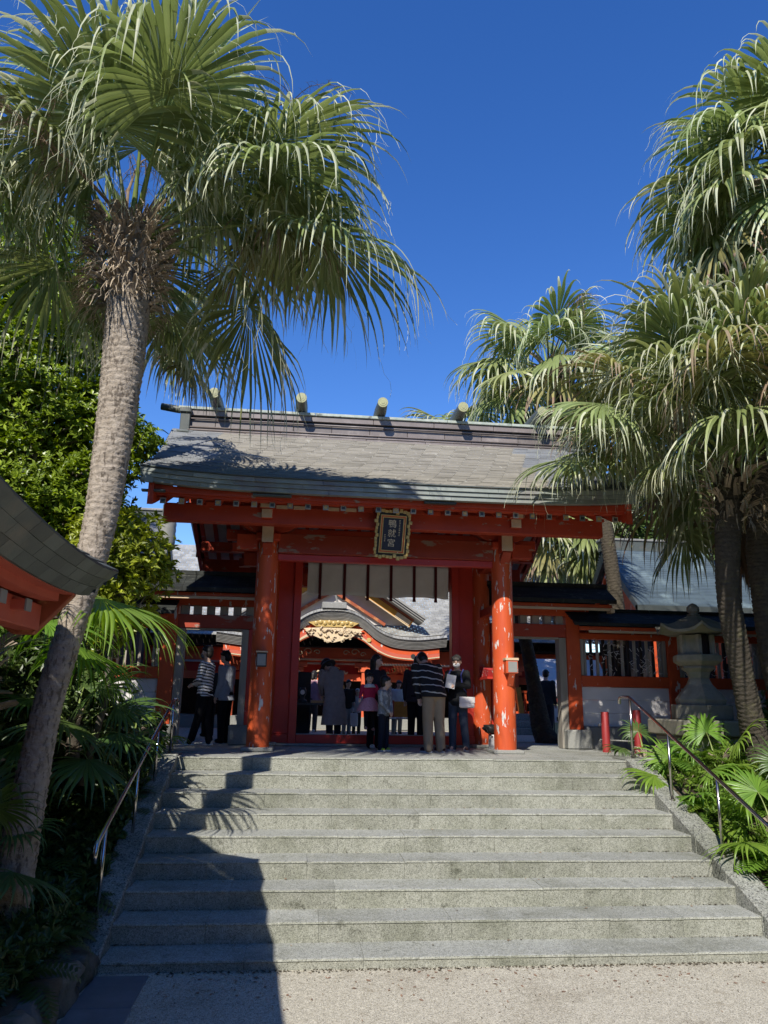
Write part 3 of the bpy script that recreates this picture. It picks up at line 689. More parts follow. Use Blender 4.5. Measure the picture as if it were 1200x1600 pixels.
while x < 3.9:
    b = min(x + 1.3, 3.9); mb = MB()
    mb.extrude([(YC - .40, 7.80), (YC - .40, 7.855), (YC - .12, 7.90), (YC + .12, 7.90), (YC + .40, 7.855), (YC + .40, 7.80)], 'x', x + .003, b - .003); mb.obj('ridge_cap', M['ridge_cap'], gate, bevel=.006); x = b
for sx in (-1, 1):
    mb = MB(); mb.tube([(sx * 3.6, YC, 7.90), (sx * 4.0, YC, 7.93), (sx * 4.3, YC, 7.97)], [.075, .075, .07], 12); mb.obj('ridge_pole_end', M['log_copper'], gate, smooth=True)
    mb = MB(); a, b = sorted((sx * 3.66, sx * 3.84))
    mb.box(a, b, YC - .46, YC + .46, 7.22, 7.80); mb.box(a - .02, b + .02, YC - .50, YC + .50, 7.70, 7.79); mb.box(a - .03, b + .03, YC - .60, YC - .42, 7.02, 7.30); mb.box(a - .03, b + .03, YC + .42, YC + .60, 7.02, 7.30)
    mb.obj('ridge_end_box', M['patina_dark'], gate, bevel=.01)
    mb = MB(); mb.ball(((a + b) / 2 - .02, YC - .61, 7.17), .028); mb.obj('stud', M['brass'], gate, smooth=True)
for x in (-3.2, -1.575, -0.03, 1.53, 3.1):
    mb = MB(); mb.tube([(x, YC - .80, 7.985), (x, YC - .35, 7.985), (x, YC + .35, 7.985), (x, YC + .80, 7.985)], [.094, .118, .118, .094], 20)
    lg = mb.obj('ridge_log', M['log_copper'], gate, smooth=True); smooth_by_angle(lg)
    for s in (-1, 1):
        y = YC + s * .80
        mb = MB(); mb.tube([(x, y - .012, 7.985), (x, y + .012, 7.985)], .099, 20); mb.obj('log_end_cap', M['brass'], lg)
        mb = MB(); mb.tube([(x, y + s * .014, 7.985), (x, y + s * .018, 7.985)], .07, 18); mb.obj('log_end_disc', M['brass'], lg)
        mb = MB(); mb.tube([(x, y + s * .019, 7.985), (x, y + s * .023, 7.985)], .035, 14); mb.obj('log_end_boss', M['brass'], lg)
# thin lightning wire at the left verge
mb = MB(); mb.tube([(-3.98, .9, 7.16), (-4.08, .85, 7.22), (-4.20, .5, 7.1), (-4.18, -.2, 6.75), (-4.1, -.9, 6.2)], .008, 6); mb.obj('wire', M['black'], gate, smooth=True)

# ---------------------------------------------------------------- plaque, curtain, boxes on the gate
def text_mesh(s, size):
    cu = bpy.data.curves.new('t', 'FONT'); cu.body = s; cu.size = size; cu.align_x = 'CENTER'; cu.align_y = 'CENTER'; cu.resolution_u = 3
    ob = bpy.data.objects.new('t', cu); COL.objects.link(ob)
    dg = bpy.context.evaluated_depsgraph_get(); dg.update()
    me = bpy.data.meshes.new_from_object(ob.evaluated_get(dg))
    v = [tuple(x.co) for x in me.vertices]; f = [tuple(p.vertices) for p in me.polygons]
    bpy.data.objects.remove(ob); bpy.data.meshes.remove(me); bpy.data.curves.remove(cu)
    return v, f
PL = Matrix.Translation((-0.03, -1.09, 4.99)) @ Matrix.Rotation(R(2.0), 4, 'Y') @ Matrix.Rotation(R(90 + 16), 4, 'X')   # plaque plane leans forward
plq = thing('shrine_plaque', 'navy name plaque with gold characters in a scalloped gold frame hung under the gate eave', 'plaque', (-0.03, -1.09, 4.99))
def pbox(mb, x0, x1, y0, y1, z0, z1): mb.box(x0, x1, y0, y1, z0, z1, 0, PL)
PW, PH = 0.225, 0.325
mb = MB(); pbox(mb, -PW - .03, PW + .03, -PH - .03, PH + .03, -.05, -.005); mb.obj('backing_board', M['black'], plq)
mb = MB(); pbox(mb, -PW + .06, PW - .06, -PH + .07, PH - .07, -.004, .006); mb.obj('name_board', M['navy'], plq)
for (w0, w1, m, z) in ((.055, .068, 'gold', .022), (.036, .055, 'vermilion', .016), (.022, .036, 'gold', .024)):
    mb = MB(); a, b = PW - w0 - .0, PW - w1 + .03
    X0, X1, Y_0, Y_1 = PW - w0 + .004, PW - w0 + .004 + (w1 - w0) * 0 + .0, PH - w0, PH - w0
    xi, xo = PW - w1, PW - w0; yi, yo = PH - w1 - .004, PH - w0 - .004
    pbox(mb, -xo, xo, yi, yo, -.004, z); pbox(mb, -xo, xo, -yo, -yi, -.004, z); pbox(mb, -xo, -xi, -yi, yi, -.004, z); pbox(mb, xi, xo, -yi, yi, -.004, z)
    mb.obj('inner_frame', M[m], plq)
k = 0
for side in range(4):                     # carved scallops of the outer frame
    n = 9 if side < 2 else 12
    for i in range(n):
        u = -1 + 2 * (i + .5) / n; wob = 0.014 * math.sin(i * 2.2) + (.012 if i in (2, n - 3) else 0)
        mb = MB()
        if side < 2: s = 1 if side == 0 else -1; c = (u * (PW + .03), s * (PH + .028 + wob)); hx, hy = (PW + .03) / n * .96, .022 + abs(wob) * .5
        else: s = 1 if side == 2 else -1; c = (s * (PW + .028 + wob * .7), u * (PH + .01)); hx, hy = .018 + abs(wob) * .5, (PH + .01) / n * .96
        pbox(mb, c[0] - hx, c[0] + hx, c[1] - hy, c[1] + hy, -.03, .012 + .01 * (i % 2)); mb.obj('frame_scallop', M['gold'], plq, bevel=.006)
for ch, y in (('鴨', .155), ('就', .005), ('宮', -.145)):
    v, f = text_mesh(ch, .135)
    v = [PL @ Vector((p[0] - .012, p[1] + y, .009)) for p in v]
    mesh_obj('character', v, f, M['gold_pale'], plq)
r_ = random.Random(4)
for (cx, y0, n, s) in ((.105, .215, 7, .016), (-.115, -.02, 4, .013)):      # small brush-written side columns
    mb = MB()
    for i in range(n):
        cy = y0 - i * s * 2.3
        for j in range(4):
            yy = cy + s * (j / 3 - .5) * 1.3
            if j != i % 4: pbox(mb, cx - s * .8, cx + s * .8 * r_.uniform(.3, 1), yy - .0016, yy + .0016, .0065, .008)
        xx = cx + s * r_.uniform(-.4, .4); pbox(mb, xx - .0016, xx + .0016, cy - s * .8, cy + s * .8, .0065, .0082)
    mb.obj('small_writing', M['gold_pale'], plq)

cur = thing('curtain', 'white cloth curtain with dark red straps hung across the gate opening', 'curtain', (0, 1.46, 4.98))
xs_ = [-1.33, -1.085, -0.63, -0.19, 0.25, 0.69, 1.10, 1.36]
for i in range(7):
    a, b = xs_[i] + .012, xs_[i + 1] - .012
    nx, nz = 10, 8; vs, fs = [], []
    for j in range(nz + 1):
        for k in range(nx + 1):
            u, w = k / nx, j / nz
            vs.append((a + (b - a) * u, 1.455 + (.014 * math.sin(u * 5 + i * 1.7) + .008 * math.sin(u * 11 + i)) * w + .01 * math.sin(w * 4 + i) * w + .02 * w * math.sin(u * math.pi), 4.975 - (.625 + .012 * math.sin(i * 2.0 + u * 3)) * w))
    for j in range(nz):
        for k in range(nx): fs.append((j * (nx + 1) + k, j * (nx + 1) + k + 1, (j + 1) * (nx + 1) + k + 1, (j + 1) * (nx + 1) + k))
    o = mesh_obj('cloth_panel', vs, fs, M['cloth'], cur, smooth=True)
    sd = o.modifiers.new('thick', 'SOLIDIFY'); sd.thickness = .004
for i in range(1, 7):
    x = xs_[i]; mb = MB(); mb.box(x - .026, x + .026, 1.425, 1.44, 4.29, 4.985); mb.box(x - .03, x + .03, 1.42, 1.445, 4.27, 4.31); mb.obj('strap', M['cloth_red'], cur)
mb = MB(); mb.tube([(-1.41, 1.475, 4.985), (1.41, 1.475, 4.985)], .014, 8); mb.obj('curtain_rod', M['white_board'], cur)

t = thing('wall_box', 'small grey metal box fixed to the left front gate column', 'box', (-2.0, -0.2, 3.06))
mb = MB(); mb.box(-2.075, -1.915, -.30, -.175, 2.945, 3.165); b_ = mb.obj('body', M['dark_metal'], t, bevel=.008)
mb = MB(); mb.box(-2.06, -1.93, -.305, -.301, 2.965, 3.14); mb.obj('front_panel', M['grey_metal'], t)
mb = MB(); mb.box(-2.085, -1.905, -.31, -.17, 3.168, 3.19); mb.obj('lid', M['cream'], t)
t = thing('wall_box', 'red box lamp with a pale top fixed to the right front gate column', 'box', (2.03, -0.2, 3.05))
mb = MB(); mb.box(1.95, 2.15, -.34, -.15, 2.92, 3.13); mb.obj('body', M['vermilion'], t, bevel=.008)
mb = MB(); mb.box(1.985, 2.135, -.345, -.341, 2.94, 3.11); mb.obj('front_panel', M['grey_metal'], t)
mb = MB(); mb.box(1.94, 2.16, -.35, -.14, 3.132, 3.17); mb.obj('lid', M['cream'], t)
mb = MB(); mb.extrude([(-.18, 2.72), (-.33, 2.918), (-.18, 2.918)], 'x', 2.0, 2.1); mb.obj('bracket', M['vermilion'], t)
t = thing('notice_shelf', 'small sloping red box mounted between the two right gate columns', 'box', (2.0, .9, 2.95))
mb = MB(); mb.box(1.87, 2.10, .62, 1.35, 2.86, 2.90); mb.obj('base', M['crimson'], t)
mb = MB(); mb.extrude([(.66, 2.902), (.60, 3.02), (1.3, 3.10), (1.3, 2.902)], 'x', 1.89, 2.09); mb.obj('box', mat('worn_red_box', (.56, .045, .04), (.45, .03, .03), scale=5, rnd=0, c3=(.7, .6, .55), c3_scale=22, c3_lo=.6, c3_hi=.63), t, bevel=.006)
t = thing('white_block', 'white plastic block holding a folded black umbrella at the foot of the right gate columns', 'block', (1.99, .62, LZ))
mb = MB(); mb.box(1.88, 2.04, .45, .68, LZ + .003, LZ + .27); mb.obj('block', M['plaster'], t, bevel=.02)
t = thing('black_bag', 'crumpled black bag lying on the white block by the right gate column', 'bag', (1.93, .6, LZ + .28))
bm = bmesh.new(); bmesh.ops.create_icosphere(bm, subdivisions=3, radius=1)
for v in bm.verts:
    q = v.co; n_ = 1 + .14 * math.sin(6 * q.x + 3 * q.y) + .1 * math.sin(9 * q.z + 4 * q.x)
    v.co = Vector((1.93 + q.x * .15 * n_, .58 + q.y * .13 * n_, LZ + .345 + q.z * .085 * n_ - .03 * q.x))
vs = [tuple(v.co) for v in bm.verts]; fs = [tuple(v.index for v in f.verts) for f in bm.faces]; bm.free()
mesh_obj('bag', vs, fs, M['black'], t, smooth=True)
mb = MB(); mb.tube([(1.85, .5, LZ + .40), (1.80, .45, LZ + .36), (1.83, .42, LZ + .28), (1.9, .44, LZ + .24)], .01, 6); mb.obj('strap', M['black'], t, smooth=True)

# ---------------------------------------------------------------- side wings and walls
def wing(sx, label):
    t = thing('side_gate', label, 'gate', (sx * 3.1, 1.6, LZ))
    def X(a, b): return sorted((sx * a, sx * b))
    def b_(name, a, b, y0, y1, z0, z1, m, bev=.006):
        a, b = X(a, b); mb = MB(); mb.box(a, b, y0, y1, z0, z1); return mb.obj(name, M[m], t, bevel=bev)
    b_('post_stone', 3.52, 3.98, 1.30, 1.90, LZ, 2.0, 'granite_grey', .02)
    b_('post_stone', 2.22, 2.60, 1.42, 1.80, LZ, 2.0, 'granite_grey', .02)
    b_('post', 3.63, 3.89, 1.47, 1.73, 2.0, 4.18, 'vermilion')
    b_('door_frame', 3.485, 3.625, 1.50, 1.72, LZ, 3.68, 'weathered_wood')
    b_('door_frame', 2.345, 2.465, 1.50, 1.72, LZ, 3.68, 'weathered_wood')
    b_('half_post', 2.17, 2.345, 1.52, 1.70, 2.0, 3.7, 'crimson')
    b_('lintel', 2.17, 3.63, 1.49, 1.71, 3.69, 3.93, 'vermilion_peel')
    b_('lintel_edge', 2.465, 3.485, 1.52, 1.70, 3.655, 3.688, 'weathered_wood', .003)
    for x in (2.35, 2.58, 2.82, 3.06, 3.30, 3.52): b_('strut', x - .07, x + .07, 1.53, 1.67, 3.932, 4.095, 'weathered_wood')
    b_('wall_beam', 2.17, 4.1, 1.48, 1.72, 4.097, 4.22, 'vermilion')
    b_('eave_board', 2.15, 4.42, 1.10, 1.20, 4.22, 4.285, 'vermilion')
    b_('eave_strip', 2.15, 4.36, 1.085, 1.097, 4.165, 4.215, 'cream', .003)
    b_('eave_strip_end', 4.36, 4.44, 1.05, 1.25, 4.13, 4.215, 'cream', .003)
    b_('rear_eave_board', 2.15, 4.42, 2.0, 2.1, 4.22, 4.285, 'vermilion')
    for i in range(9):
        x = 2.3 + i * .25; b_('rafter', x - .035, x + .035, 1.2, 2.0, 4.225, 4.275, 'vermilion', 0)
    mb = MB()
    a, b = X(2.1, 4.46)
    for i in range(6):
        t0, t1 = i / 6, (i + 1) / 6
        for s in (1, -1):
            ya, yb = 1.6 - s * (.62 - .50 * t0), 1.6 - s * (.62 - .50 * t1)
            za, zb = 4.36 + .30 * t0, 4.36 + .30 * t1 - .004
            nseg = 5
            for k in range(nseg):
                xa, xb = a + (b - a) * k / nseg + .002, a + (b - a) * (k + 1) / nseg - .002
                mb.add([(xa, ya, za), (xb, ya, za), (xb, yb, zb), (xa, yb, zb), (xa, ya, za - .075 if i == 0 else za - .01), (xb, ya, za - .075 if i == 0 else za - .01), (xb, yb, zb - .03), (xa, yb, zb - .03)], [(0, 1, 2, 3), (0, 4, 5, 1), (4, 7, 6, 5), (0, 3, 7, 4), (1, 5, 6, 2)])
    r_o = mb.obj('copper_roof', M['wing_roof'], t); r_o['kind'] = 'stuff'
    b_('ridge_cap', 2.1, 4.48, 1.46, 1.74, 4.645, 4.73, 'wing_roof', .01)
    return t
wing(-1, 'vermilion side doorway with a low dark copper roof left of the gate')
wing(1, 'vermilion side doorway with a low dark copper roof right of the gate')

def lattice_wall(sx, x0, x1, label, paper=True, nbay=3):
    t = thing('lattice_wall', label, 'wall', (sx * (x0 + x1) / 2, 1.6, LZ))
    def b_(name, a, b, y0, y1, z0, z1, m, bev=.005, parent=None):
        a, b = sorted((sx * a, sx * b)); mb = MB(); mb.box(a, b, y0, y1, z0, z1); return mb.obj(name, M[m], parent or t, bevel=bev)
    L_ = 1.95
    for i in range(nbay):
        a = x0 + i * L_; b = a + L_ - .22
        b_('post', b + .001, b + .22, 1.49, 1.71, 1.75, 4.0, 'vermilion')
        b_('base_stone', a, b + .22, 1.42, 1.80, 1.45, 2.06, 'concrete', .02)
        for k in range(3):
            z = 2.062 + .24 * k; b_('wall_panel', a, b, 1.55, 1.66, z, z + .237, 'plaster')
        b_('rail', a, b, 1.50, 1.70, 2.785, 2.985, 'vermilion')
        b_('rail', a, b, 1.51, 1.69, 3.672, 3.78, 'vermilion')
        f = b_('window_frame', a + .01, a + .075, 1.53, 1.67, 2.988, 3.67, 'weathered_wood'); b_('window_frame', b - .075, b - .01, 1.53, 1.67, 2.988, 3.67, 'weathered_wood')
        n = 13
        for k in range(n):
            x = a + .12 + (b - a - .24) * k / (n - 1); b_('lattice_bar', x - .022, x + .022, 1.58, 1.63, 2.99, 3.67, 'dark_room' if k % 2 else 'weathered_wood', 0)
        if paper:                                   # fortune papers knotted on the bars
            mb = MB()
            for k in range(90):
                x = rs.uniform(a + .12, b - .12); z = rs.uniform(3.02, 3.62); q = rs.uniform(-1.2, 1.2)
                d = Vector((math.cos(q), 0, math.sin(q))) * .035
                p = Vector((sx * x, 1.57 - rs.uniform(0, .03), z)); mb.beam(p - d, p + d, .006, .014, (0, 1, 0.3))
            o = mb.obj('paper_slips', M['cloth'], t); o['kind'] = 'stuff'
    xe = x0 + nbay * L_ + .1
    b_('eave_board', x0 - .15, xe, 1.08, 1.16, 3.80, 3.87, 'vermilion'); b_('eave_strip', x0 + .02, xe, 1.066, 1.078, 3.755, 3.80, 'cream', .002)
    b_('rear_eave_board', x0 - .15, xe, 2.04, 2.12, 3.80, 3.87, 'vermilion')
    mb = MB(); a, b = sorted((sx * (x0 - .28), sx * (xe + .1)))
    for i in range(5):
        t0, t1 = i / 5, (i + 1) / 5
        for s in (1, -1):
            ya, yb = 1.6 - s * (.62 - .54 * t0), 1.6 - s * (.62 - .54 * t1); za, zb = 3.935 + .27 * t0, 3.932 + .27 * t1
            nseg = 12
            for k in range(nseg):
                xa, xb = a + (b - a) * k / nseg + .002, a + (b - a) * (k + 1) / nseg - .002
                mb.add([(xa, ya, za), (xb, ya, za), (xb, yb, zb), (xa, yb, zb), (xa, ya, za - .06 if i == 0 else za - .01), (xb, ya, za - .06 if i == 0 else za - .01), (xb, yb, zb - .03), (xa, yb, zb - .03)], [(0, 1, 2, 3), (0, 4, 5, 1), (4, 7, 6, 5), (0, 3, 7, 4), (1, 5, 6, 2)])
    r_o = mb.obj('copper_roof', M['wing_roof'], t); r_o['kind'] = 'stuff'; b_('ridge_cap', x0 - .28, xe + .1, 1.5, 1.7, 4.19, 4.26, 'wing_roof', .01)
    return t
lattice_wall(1, 3.90, 9.5, 'red and white lattice window wall behind the stone lantern, right of the gate')
lattice_wall(-1, 3.90, 9.5, 'red and white lattice window wall behind the palms, left of the gate', paper=False)
# ---------------------------------------------------------------- palms
def nrm(a): return a / np.maximum(1e-9, np.linalg.norm(a, axis=-1, keepdims=True))
ZA = np.array([0., 0., 1.])

def frond(parent, p0, az, el, Lp, Rb, rg, nseg=40, droop=1.0, sag=0.35, spread=2.25, fused=0.45, mats=None, prad=0.022, fold=0.3, name='frond', roll=0.0, threads=0.6):
    """one fan leaf: petiole, pleated blade split into segments, limp hanging tips"""
    d = np.array([math.cos(el) * math.sin(az), math.cos(el) * math.cos(az), math.sin(el)])
    V, F, MI, RN = [], [], [], []
    p = np.array(p0, dtype=float); pts = [p.copy()]; n = 9
    for i in range(n):
        d = nrm(d - ZA * sag * (i / n) * 0.36); p = p + d * Lp / n; pts.append(p.copy())
    # petiole, flattened
    side0 = np.cross(d, ZA); side0 = nrm(side0) if np.linalg.norm(side0) > .1 else np.array([math.cos(az), -math.sin(az), 0])
    k = 6
    for i, q in enumerate(pts):
        dd = nrm(pts[min(i + 1, n)] - pts[max(i - 1, 0)]); s = nrm(np.cross(dd, np.cross(side0, dd))); u = np.cross(s, dd)
        r = prad * (1.9 - 1.25 * min(1, i / n * 1.6)) if i / n < .6 else prad * .9 * (1 - .5 * (i / n - .6))
        for a in range(k):
            t = 2 * math.pi * a / k; V.append(q + s * math.cos(t) * r + u * math.sin(t) * r * .55)
    for i in range(n):
        for a in range(k): F.append((i * k + a, i * k + (a + 1) % k, (i + 1) * k + (a + 1) % k, (i + 1) * k + a)); MI.append(2); RN.append(.5)
    V = [np.array(V)]; base = len(V[0])
    # blade
    D = d; W = nrm(np.cross(D, ZA)) if abs(D[2]) < .97 else np.array([math.cos(az), -math.sin(az), 0]); N = np.cross(W, D)
    cr, sr = math.cos(roll), math.sin(roll); W, N = W * cr + N * sr, N * cr - W * sr
    phi = np.linspace(-spread, spread, nseg); dphi = phi[1] - phi[0]
    s = np.array([0, .12, .24, .36, .45, .54, .63, .72, .81, .9, 1.0]); m = len(s)
    L = Rb * 1.2 * (1 - .30 * (np.abs(phi) / spread) ** 2) * rg.uniform(.9, 1.06, nseg)
    dr = np.cos(phi)[:, None] * D + np.sin(phi)[:, None] * W * 1.0 - (fold * np.abs(np.sin(phi)) ** 1.3)[:, None] * N
    dr = nrm(dr - N * .0); nn = nrm(np.cross(np.cross(dr, N[None]), dr)); sd = np.cross(dr, nn)
    C = np.zeros((nseg, m, 3)); C[:, 0] = p; cur = dr.copy(); dirs = [dr.copy()]
    lim = rg.uniform(.6, 1.5, nseg)
    brk = rg.random(nseg) < .14                                     # some tips are folded straight down
    for i in range(1, m):
        ds = (s[i] - s[i - 1]) * L
        mid = (s[i] + s[i - 1]) / 2
        g = .05 * droop if mid < fused else (.05 + .78 * ((mid - fused) / (1 - fused)) ** 1.2) * droop
        gg = g * lim + (brk & (mid > fused + .1)) * .9 * droop
        cur = nrm(cur - ZA * gg[:, None] - (D * .02)[None] + rg.normal(0, .012 + .035 * (mid > fused), (nseg, 3)))
        C[:, i] = C[:, i - 1] + cur * ds[:, None]; dirs.append(cur.copy())
    # side vectors follow each segment
    S = np.zeros((nseg, m, 3)); NN = np.zeros((nseg, m, 3))
    for i in range(m):
        di = dirs[i]; a = sd - di * np.sum(sd * di, -1, keepdims=True); S[:, i] = nrm(a); NN[:, i] = np.cross(S[:, i], di)
    hw = np.where(s < fused, np.tan(dphi / 2) * s, np.tan(dphi / 2) * fused * np.clip(1 - (s - fused) / (1 - fused), 0, 1) ** 1.35 + .0022 / Rb * (s < .99))[None, :] * L[:, None]
    tw = np.where(s > fused, (s - fused), 0)[None, :] * rg.normal(0, .9, nseg)[:, None]
    S2 = S * np.cos(tw)[..., None] + NN * np.sin(tw)[..., None]; N2 = NN * np.cos(tw)[..., None] - S * np.sin(tw)[..., None]
    pl = hw * .55
    A = C - S2 * hw[..., None]; B = C + S2 * hw[..., None]; Cm = C + N2 * pl[..., None]
    P = np.stack([A, Cm, B], 2).reshape(-1, 3)
    V.append(P)
    idx = base + np.arange(nseg * m * 3).reshape(nseg, m, 3)
    f1 = np.stack([idx[:, :-1, 0], idx[:, 1:, 0], idx[:, 1:, 1], idx[:, :-1, 1]], -1).reshape(-1, 4)
    f2 = np.stack([idx[:, :-1, 1], idx[:, 1:, 1], idx[:, 1:, 2], idx[:, :-1, 2]], -1).reshape(-1, 4)
    rn = np.repeat(rg.random(nseg) * .6 + .2, m - 1)
    ti = np.tile(np.arange(m - 1), nseg); tip = np.repeat(rg.random(nseg), m - 1)
    mi = ((s[ti] + tip * .35) > fused + .40).astype(int)
    F = F + f1.tolist() + f2.tolist(); MI = np.concatenate([MI, mi, mi]); RN = np.concatenate([RN, rn, rn])
    # loose threads between segments
    nt = int(nseg * threads)
    if nt:
        ii = rg.integers(0, nseg, nt); t0 = rg.integers(4, m - 1, nt)
        st = C[ii, t0]; b2 = base + len(P); TV = []
        dd = np.array([d_ for d_ in dirs])[t0, ii]; Lt = rg.uniform(.12, .5, nt) * Rb * .8
        q = st.copy(); w = rg.normal(0, 1, (nt, 3)); w = nrm(w) * .0022
        for i in range(6):
            TV.append(np.stack([q - w, q + w], 1)); dd = nrm(dd * .8 - ZA * .28 + rg.normal(0, .25, (nt, 3))); q = q + dd * (Lt / 5)[:, None]
        TV = np.stack(TV, 1).reshape(-1, 3); V.append(TV)
        ix = b2 + np.arange(nt * 12).reshape(nt, 6, 2)
        f3 = np.stack([ix[:, :-1, 0], ix[:, 1:, 0], ix[:, 1:, 1], ix[:, :-1, 1]], -1).reshape(-1, 4)
        F = F + f3.tolist(); MI = np.concatenate([MI, np.ones(len(f3), int)]); RN = np.concatenate([RN, np.full(len(f3), .7)])
    return mesh_obj(name, np.concatenate(V), F, mats or [M['frond'], M['frond_tip'], M['petiole']], parent, RN, MI, smooth=True)

def trunk_mesh(parent, pts, rad, m, step=.016, n=40, ring=.062, amp=.085, seed=1, name='trunk'):
    pts = np.array(pts, float); rad = np.array(rad, float); rg = np.random.default_rng(seed)
    seg = np.linalg.norm(np.diff(pts, axis=0), axis=1); cum = np.concatenate([[0], np.cumsum(seg)])
    nr = int(cum[-1] / step) + 1; hs_ = np.linspace(0, cum[-1], nr)
    # Catmull-like smoothing of the path
    P = np.stack([np.interp(hs_, cum, pts[:, i]) for i in range(3)], 1); r = np.interp(hs_, cum, rad)
    kk = max(3, int(.5 / step)) | 1; pad = kk // 2
    for _ in range(2):
        Pp = np.concatenate([np.repeat(P[:1], pad, 0) + (np.arange(-pad, 0)[:, None]) * (P[1] - P[0]), P, np.repeat(P[-1:], pad, 0) + (np.arange(1, pad + 1)[:, None]) * (P[-1] - P[-2])])
        P = np.stack([np.convolve(Pp[:, i], np.ones(kk) / kk, 'valid') for i in range(3)], 1)
    d = nrm(np.gradient(P, axis=0)); x = nrm(np.cross(np.array([0, 1., 0]), d)); y = np.cross(d, x)
    a = 2 * np.pi * np.arange(n) / n
    ph = np.cumsum(rg.uniform(.7, 1.3, nr)) * step / ring
    saw = (ph[:, None] + .16 * np.sin(a * 2 + ph[:, None] * .7) + .16 * np.sin(5 * a + ph[:, None] * 2.1)) % 1.0
    rr = r[:, None] * (1 + amp * (saw - .5) + .02 * np.sin(3 * a + hs_[:, None] * 2.0) + rg.normal(0, .016, (nr, n)) + .05 * (np.sin(hs_ * 1.7 + seed) * np.sin(hs_ * .9))[:, None])
    V = P[:, None] + x[:, None] * (np.cos(a) * rr)[..., None] + y[:, None] * (np.sin(a) * rr)[..., None]
    ix = np.arange(nr * n).reshape(nr, n); j = np.roll(ix, -1, 1)
    F = np.stack([ix[:-1], j[:-1], j[1:], ix[1:]], -1).reshape(-1, 4).tolist()
    F.append(tuple(ix[-1].tolist())); F.append(tuple(ix[0][::-1].tolist()))
    return mesh_obj(name, V.reshape(-1, 3), F, m, parent, smooth=True)

def boot_proto(seed):
    rg = np.random.default_rng(seed); mb = MB(); n = 5
    for half in (-1, 1):                      # a dried, split leaf base, curling outward
        v = []
        for i in range(n + 1):
            t = i / n; w = .075 * (1 - .45 * t) * (1 if half else 1); gap = .012 * t * 2.2
            z = .34 * t; y = .03 + .16 * t ** 2.0 + rg.normal(0, .006)
            v += [(half * gap * .6, y, z), (half * (gap + w), y - .028 + rg.normal(0, .004), z - .01 * t), (half * (gap + w), y - .045, z), (half * gap * .6, y - .02, z)]
        f = []
        for i in range(n):
            for a in range(4): f.append((i * 4 + a, i * 4 + (a + 1) % 4, i * 4 + 4 + (a + 1) % 4, i * 4 + 4 + a))
        f += [(0, 1, 2, 3), (n * 4 + 3, n * 4 + 2, n * 4 + 1, n * 4)]
        mb.add(v, f)
    o = mb.obj('leaf_base', M['boot']); me = o.data; bpy.data.objects.remove(o); return me
BOOTS = [boot_proto(i) for i in range(4)]

def fibre(parent, c, r, h0, h1, seed, n=260, m='fibre'):
    rg = np.random.default_rng(seed); V, F, RN = [], [], []
    for i in range(n):
        a = rg.uniform(0, 2 * math.pi); z = rg.uniform(h0, h1); rr = r * rg.uniform(.9, 1.15)
        p = np.array([c[0] + rr * math.cos(a), c[1] + rr * math.sin(a), c[2] + z]); d = np.array([math.cos(a), math.sin(a), rg.uniform(-.8, .9)])
        d = nrm(d); t = np.array([-math.sin(a), math.cos(a), 0]); w = rg.uniform(.002, .012); L = rg.uniform(.10, .30); b = len(V)
        for k in range(4):
            V += [p - t * w * (1 - k / 4), p + t * w * (1 - k / 4)]; d = nrm(d - ZA * .5 + rg.normal(0, .2, 3)); p = p + d * L / 3
        for k in range(3): F.append((b + 2 * k, b + 2 * k + 1, b + 2 * k + 3, b + 2 * k + 2)); RN.append(rg.random())
    o = mesh_obj('crown_fibre', V, F, M[m], parent, RN); o['kind'] = 'stuff'; return o

def flower_stalk(parent, p0, az, el, L, seed, sag=.9):
    rg = np.random.default_rng(seed); d = np.array([math.cos(el) * math.sin(az), math.cos(el) * math.cos(az), math.sin(el)])
    p = np.array(p0, float); mb = MB(); pts = [p.copy()]; side = []
    for i in range(12):
        d = nrm(d - ZA * sag * (i / 12) * .2 + rg.normal(0, .04, 3)); p = p + d * L / 12; pts.append(p.copy())
        if i > 3: side.append((p.copy(), d.copy()))
    mb.tube(pts, [.022 * (1 - .7 * i / 12) for i in range(13)], 6)
    for (q, dd) in side:
        for k in range(3):
            e = nrm(dd * .5 + rg.normal(0, .7, 3)); r = q.copy(); pp = [r.copy()]
            for j in range(4):
                e = nrm(e - ZA * .3 + rg.normal(0, .15, 3)); r = r + e * L * .06; pp.append(r.copy())
            mb.tube(pp, [.006, .005, .004, .003, .002], 4, cap=False)
            for j in range(4):
                for _ in range(6):
                    g = nrm(rg.normal(0, 1, 3) - ZA * .4); s0 = pp[j + 1]; w = np.cross(g, ZA) * .0022; l_ = rg.uniform(.06, .16)
                    e1 = s0 + g * l_ * .5; e2 = e1 + nrm(g - ZA * .9) * l_ * .5
                    mb.add([s0 - w, s0 + w, e1 + w, e1 - w, e2 + w * .4, e2 - w * .4], [(0, 1, 2, 3), (3, 2, 4, 5)])
    return mb.obj('flower_stalk', M['stalk'], parent, fixn=False)

